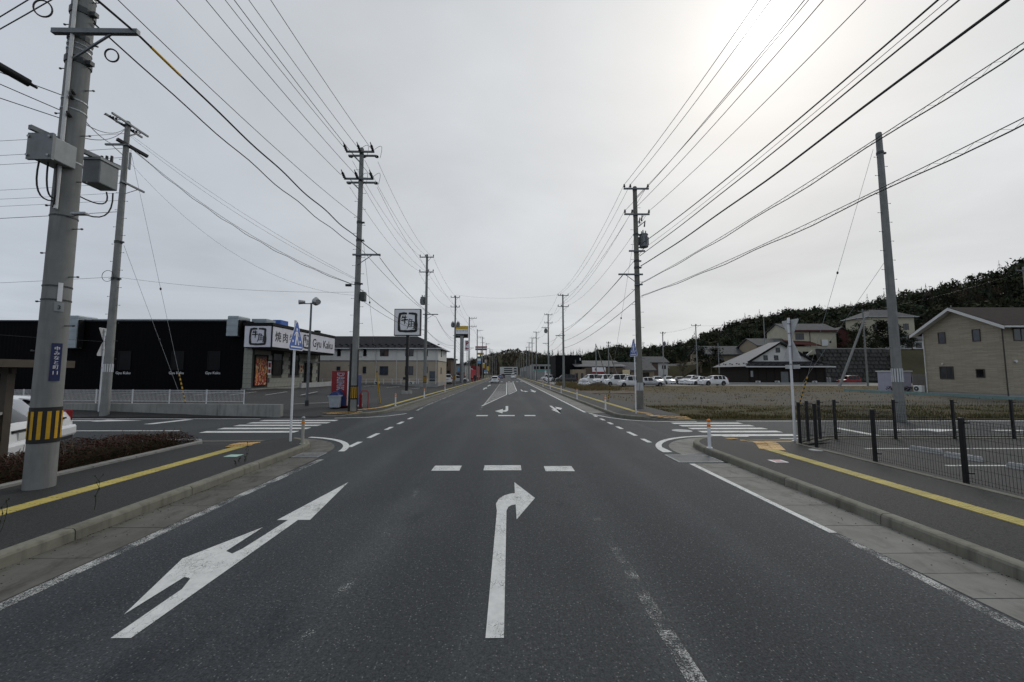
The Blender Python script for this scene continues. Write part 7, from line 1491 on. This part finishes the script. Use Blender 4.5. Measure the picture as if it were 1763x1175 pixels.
# low wooded rise behind the brown shop, and the scrub hill closing the street
fs_ = [(x, y, 0, rng.uniform(8, 13) + 5, i) for i, (x, y) in enumerate(zip(rng.uniform(22, 150, 420), rng.uniform(235, 330, 420))) if x < 20 + (y - 200) * .55 + 60]
scatter('far_conifers', CON, fs_, 'needle')['kind'] = 'stuff'
mb = MB(); nx_, ny_ = 60, 24; X_ = np.linspace(-120, 150, nx_ + 1); Y_ = np.linspace(400, 760, ny_ + 1)
def scrub_z(x, y):
    prof = np.interp(x, [-120, -70, -45, -20, 5, 30, 60, 90, 150], [0, 4, 16, 24, 29, 27, 20, 10, 4]); return float(prof * smooth01((y - 400) / 110)) - .2 + (.8 * math.sin(x * .13) * math.sin(y * .1) if y > 430 else 0)
for y in Y_:
    for x in X_: mb.v.append((x, y, scrub_z(x, y)))
for j in range(ny_):
    for i in range(nx_): k = j * (nx_ + 1) + i; mb.f.append((k, k + 1, k + nx_ + 2, k + nx_ + 1))
struct('scrub_hill', mb, 'hill_scrub', True)
sb_ = []; sn_ = []
for i in range(3200):
    x, y = rng.uniform(-75, 100), rng.uniform(402, 545); z = scrub_z(x, y)
    if y > 480 and rng.uniform() < .55: continue
    (sn_ if (math.sin(x * .06 + 2) + math.sin(y * .05)) > .55 and x > -5 else sb_).append((x, y, z, rng.uniform(2.5, 5.5) * (1.5 if rng.uniform() < .06 else 1), i))
scatter('scrub_trees', BAR + [clumpy(40, 10, 14, .4, .09, .2)], sb_, 'bare_twigs')['kind'] = 'stuff'; scatter('scrub_evergreens', PIN, sn_, 'needle_pine')['kind'] = 'stuff'
# separate trees and bushes that can be told apart
def tree(label, x, y, z, h, temp, m, trunk_h, r_=.25, name='tree', cat='tree'):
    t = thing(name, label, cat, (x, y, z)); obj('trunk', MB().tube([(x, y, z - .3), (x + .1, y, z + trunk_h * .6), (x, y + .1, z + trunk_h)], r_, 7, [r_, r_ * .7, r_ * .35]), 'dry_twig', t)
    o = scatter('crown', [temp], [(0, 0, .3, h, 0)], m); o.parent = t; return t
big = [clumpy(s + 60, 34, 34, .34, .045, .22) for s in range(3)]
tree('dark bushy evergreen in front of the cream hillside house', 86.5, 97.5, 7.2, 6.5, big[0], 'leaf_dark', 4, name='evergreen_tree'); tree('dark evergreen below the dark red house', 91.5, 101, 7.6, 7.5, big[1], 'leaf_dark', 5, name='evergreen_tree'); tree('dark pointed evergreen beside the pale hip-roofed house', 100, 104, 7.8, 8.5, big[2], 'leaf_dark', 5, name='evergreen_tree'); tree('broad dark tree left of the low hillside roof', 48.5, 99, 2.5, 7.5, big[1], 'leaf_dark', 4, name='evergreen_tree'); tree('second dark tree by the low hillside roof', 53, 100.5, 3.2, 6.0, big[0], 'leaf_dark', 3, name='evergreen_tree'); tree('dark tree before the long pale house', 103.5, 104, 8.0, 6.5, big[1], 'leaf_dark', 3, name='evergreen_tree')
for x, y, z, h, k, lb in ((84.5, 94.5, 7.4, 3.6, 2, 'low dark bush on the stone wall coping by the cream house'), (89.5, 95, 7.6, 4.2, 0, 'dark bush above the middle of the stone wall'), (94.5, 96, 7.7, 5.5, 1, 'tall dark shrub above the end of the stone wall'), (98.0, 99, 7.8, 6.5, 2, 'dark conifer-like tree hiding the foot of the pale house'), (87, 104, 7.8, 6, 1, 'dark tree between the cream and dark red houses'), (68.5, 95, 5.0, 4.5, 0, 'dark shrub right of the dark-roofed building'), (107, 103.5, 8.2, 4, 2, 'dark bush in front of the long pale house wall')):
    tree(lb, x, y, z, h, big[k], 'leaf_dark', h * .5, .15, name='evergreen_bush', cat='bush')
for i, (x, y) in enumerate(((44.5, 100), (46, 104), (42.5, 108), (50, 97))): tree(('leafless thin tree on the brown bank', 'second leafless tree further up the brown bank', 'leafless tree beside the white two-storey house', 'low leafless bush on the brown bank edge')[i], x, y, 1.0 + i * .4, 5.5 - .6 * i, BAR[i], 'bare_twigs', 3, .12, 'bare_tree')
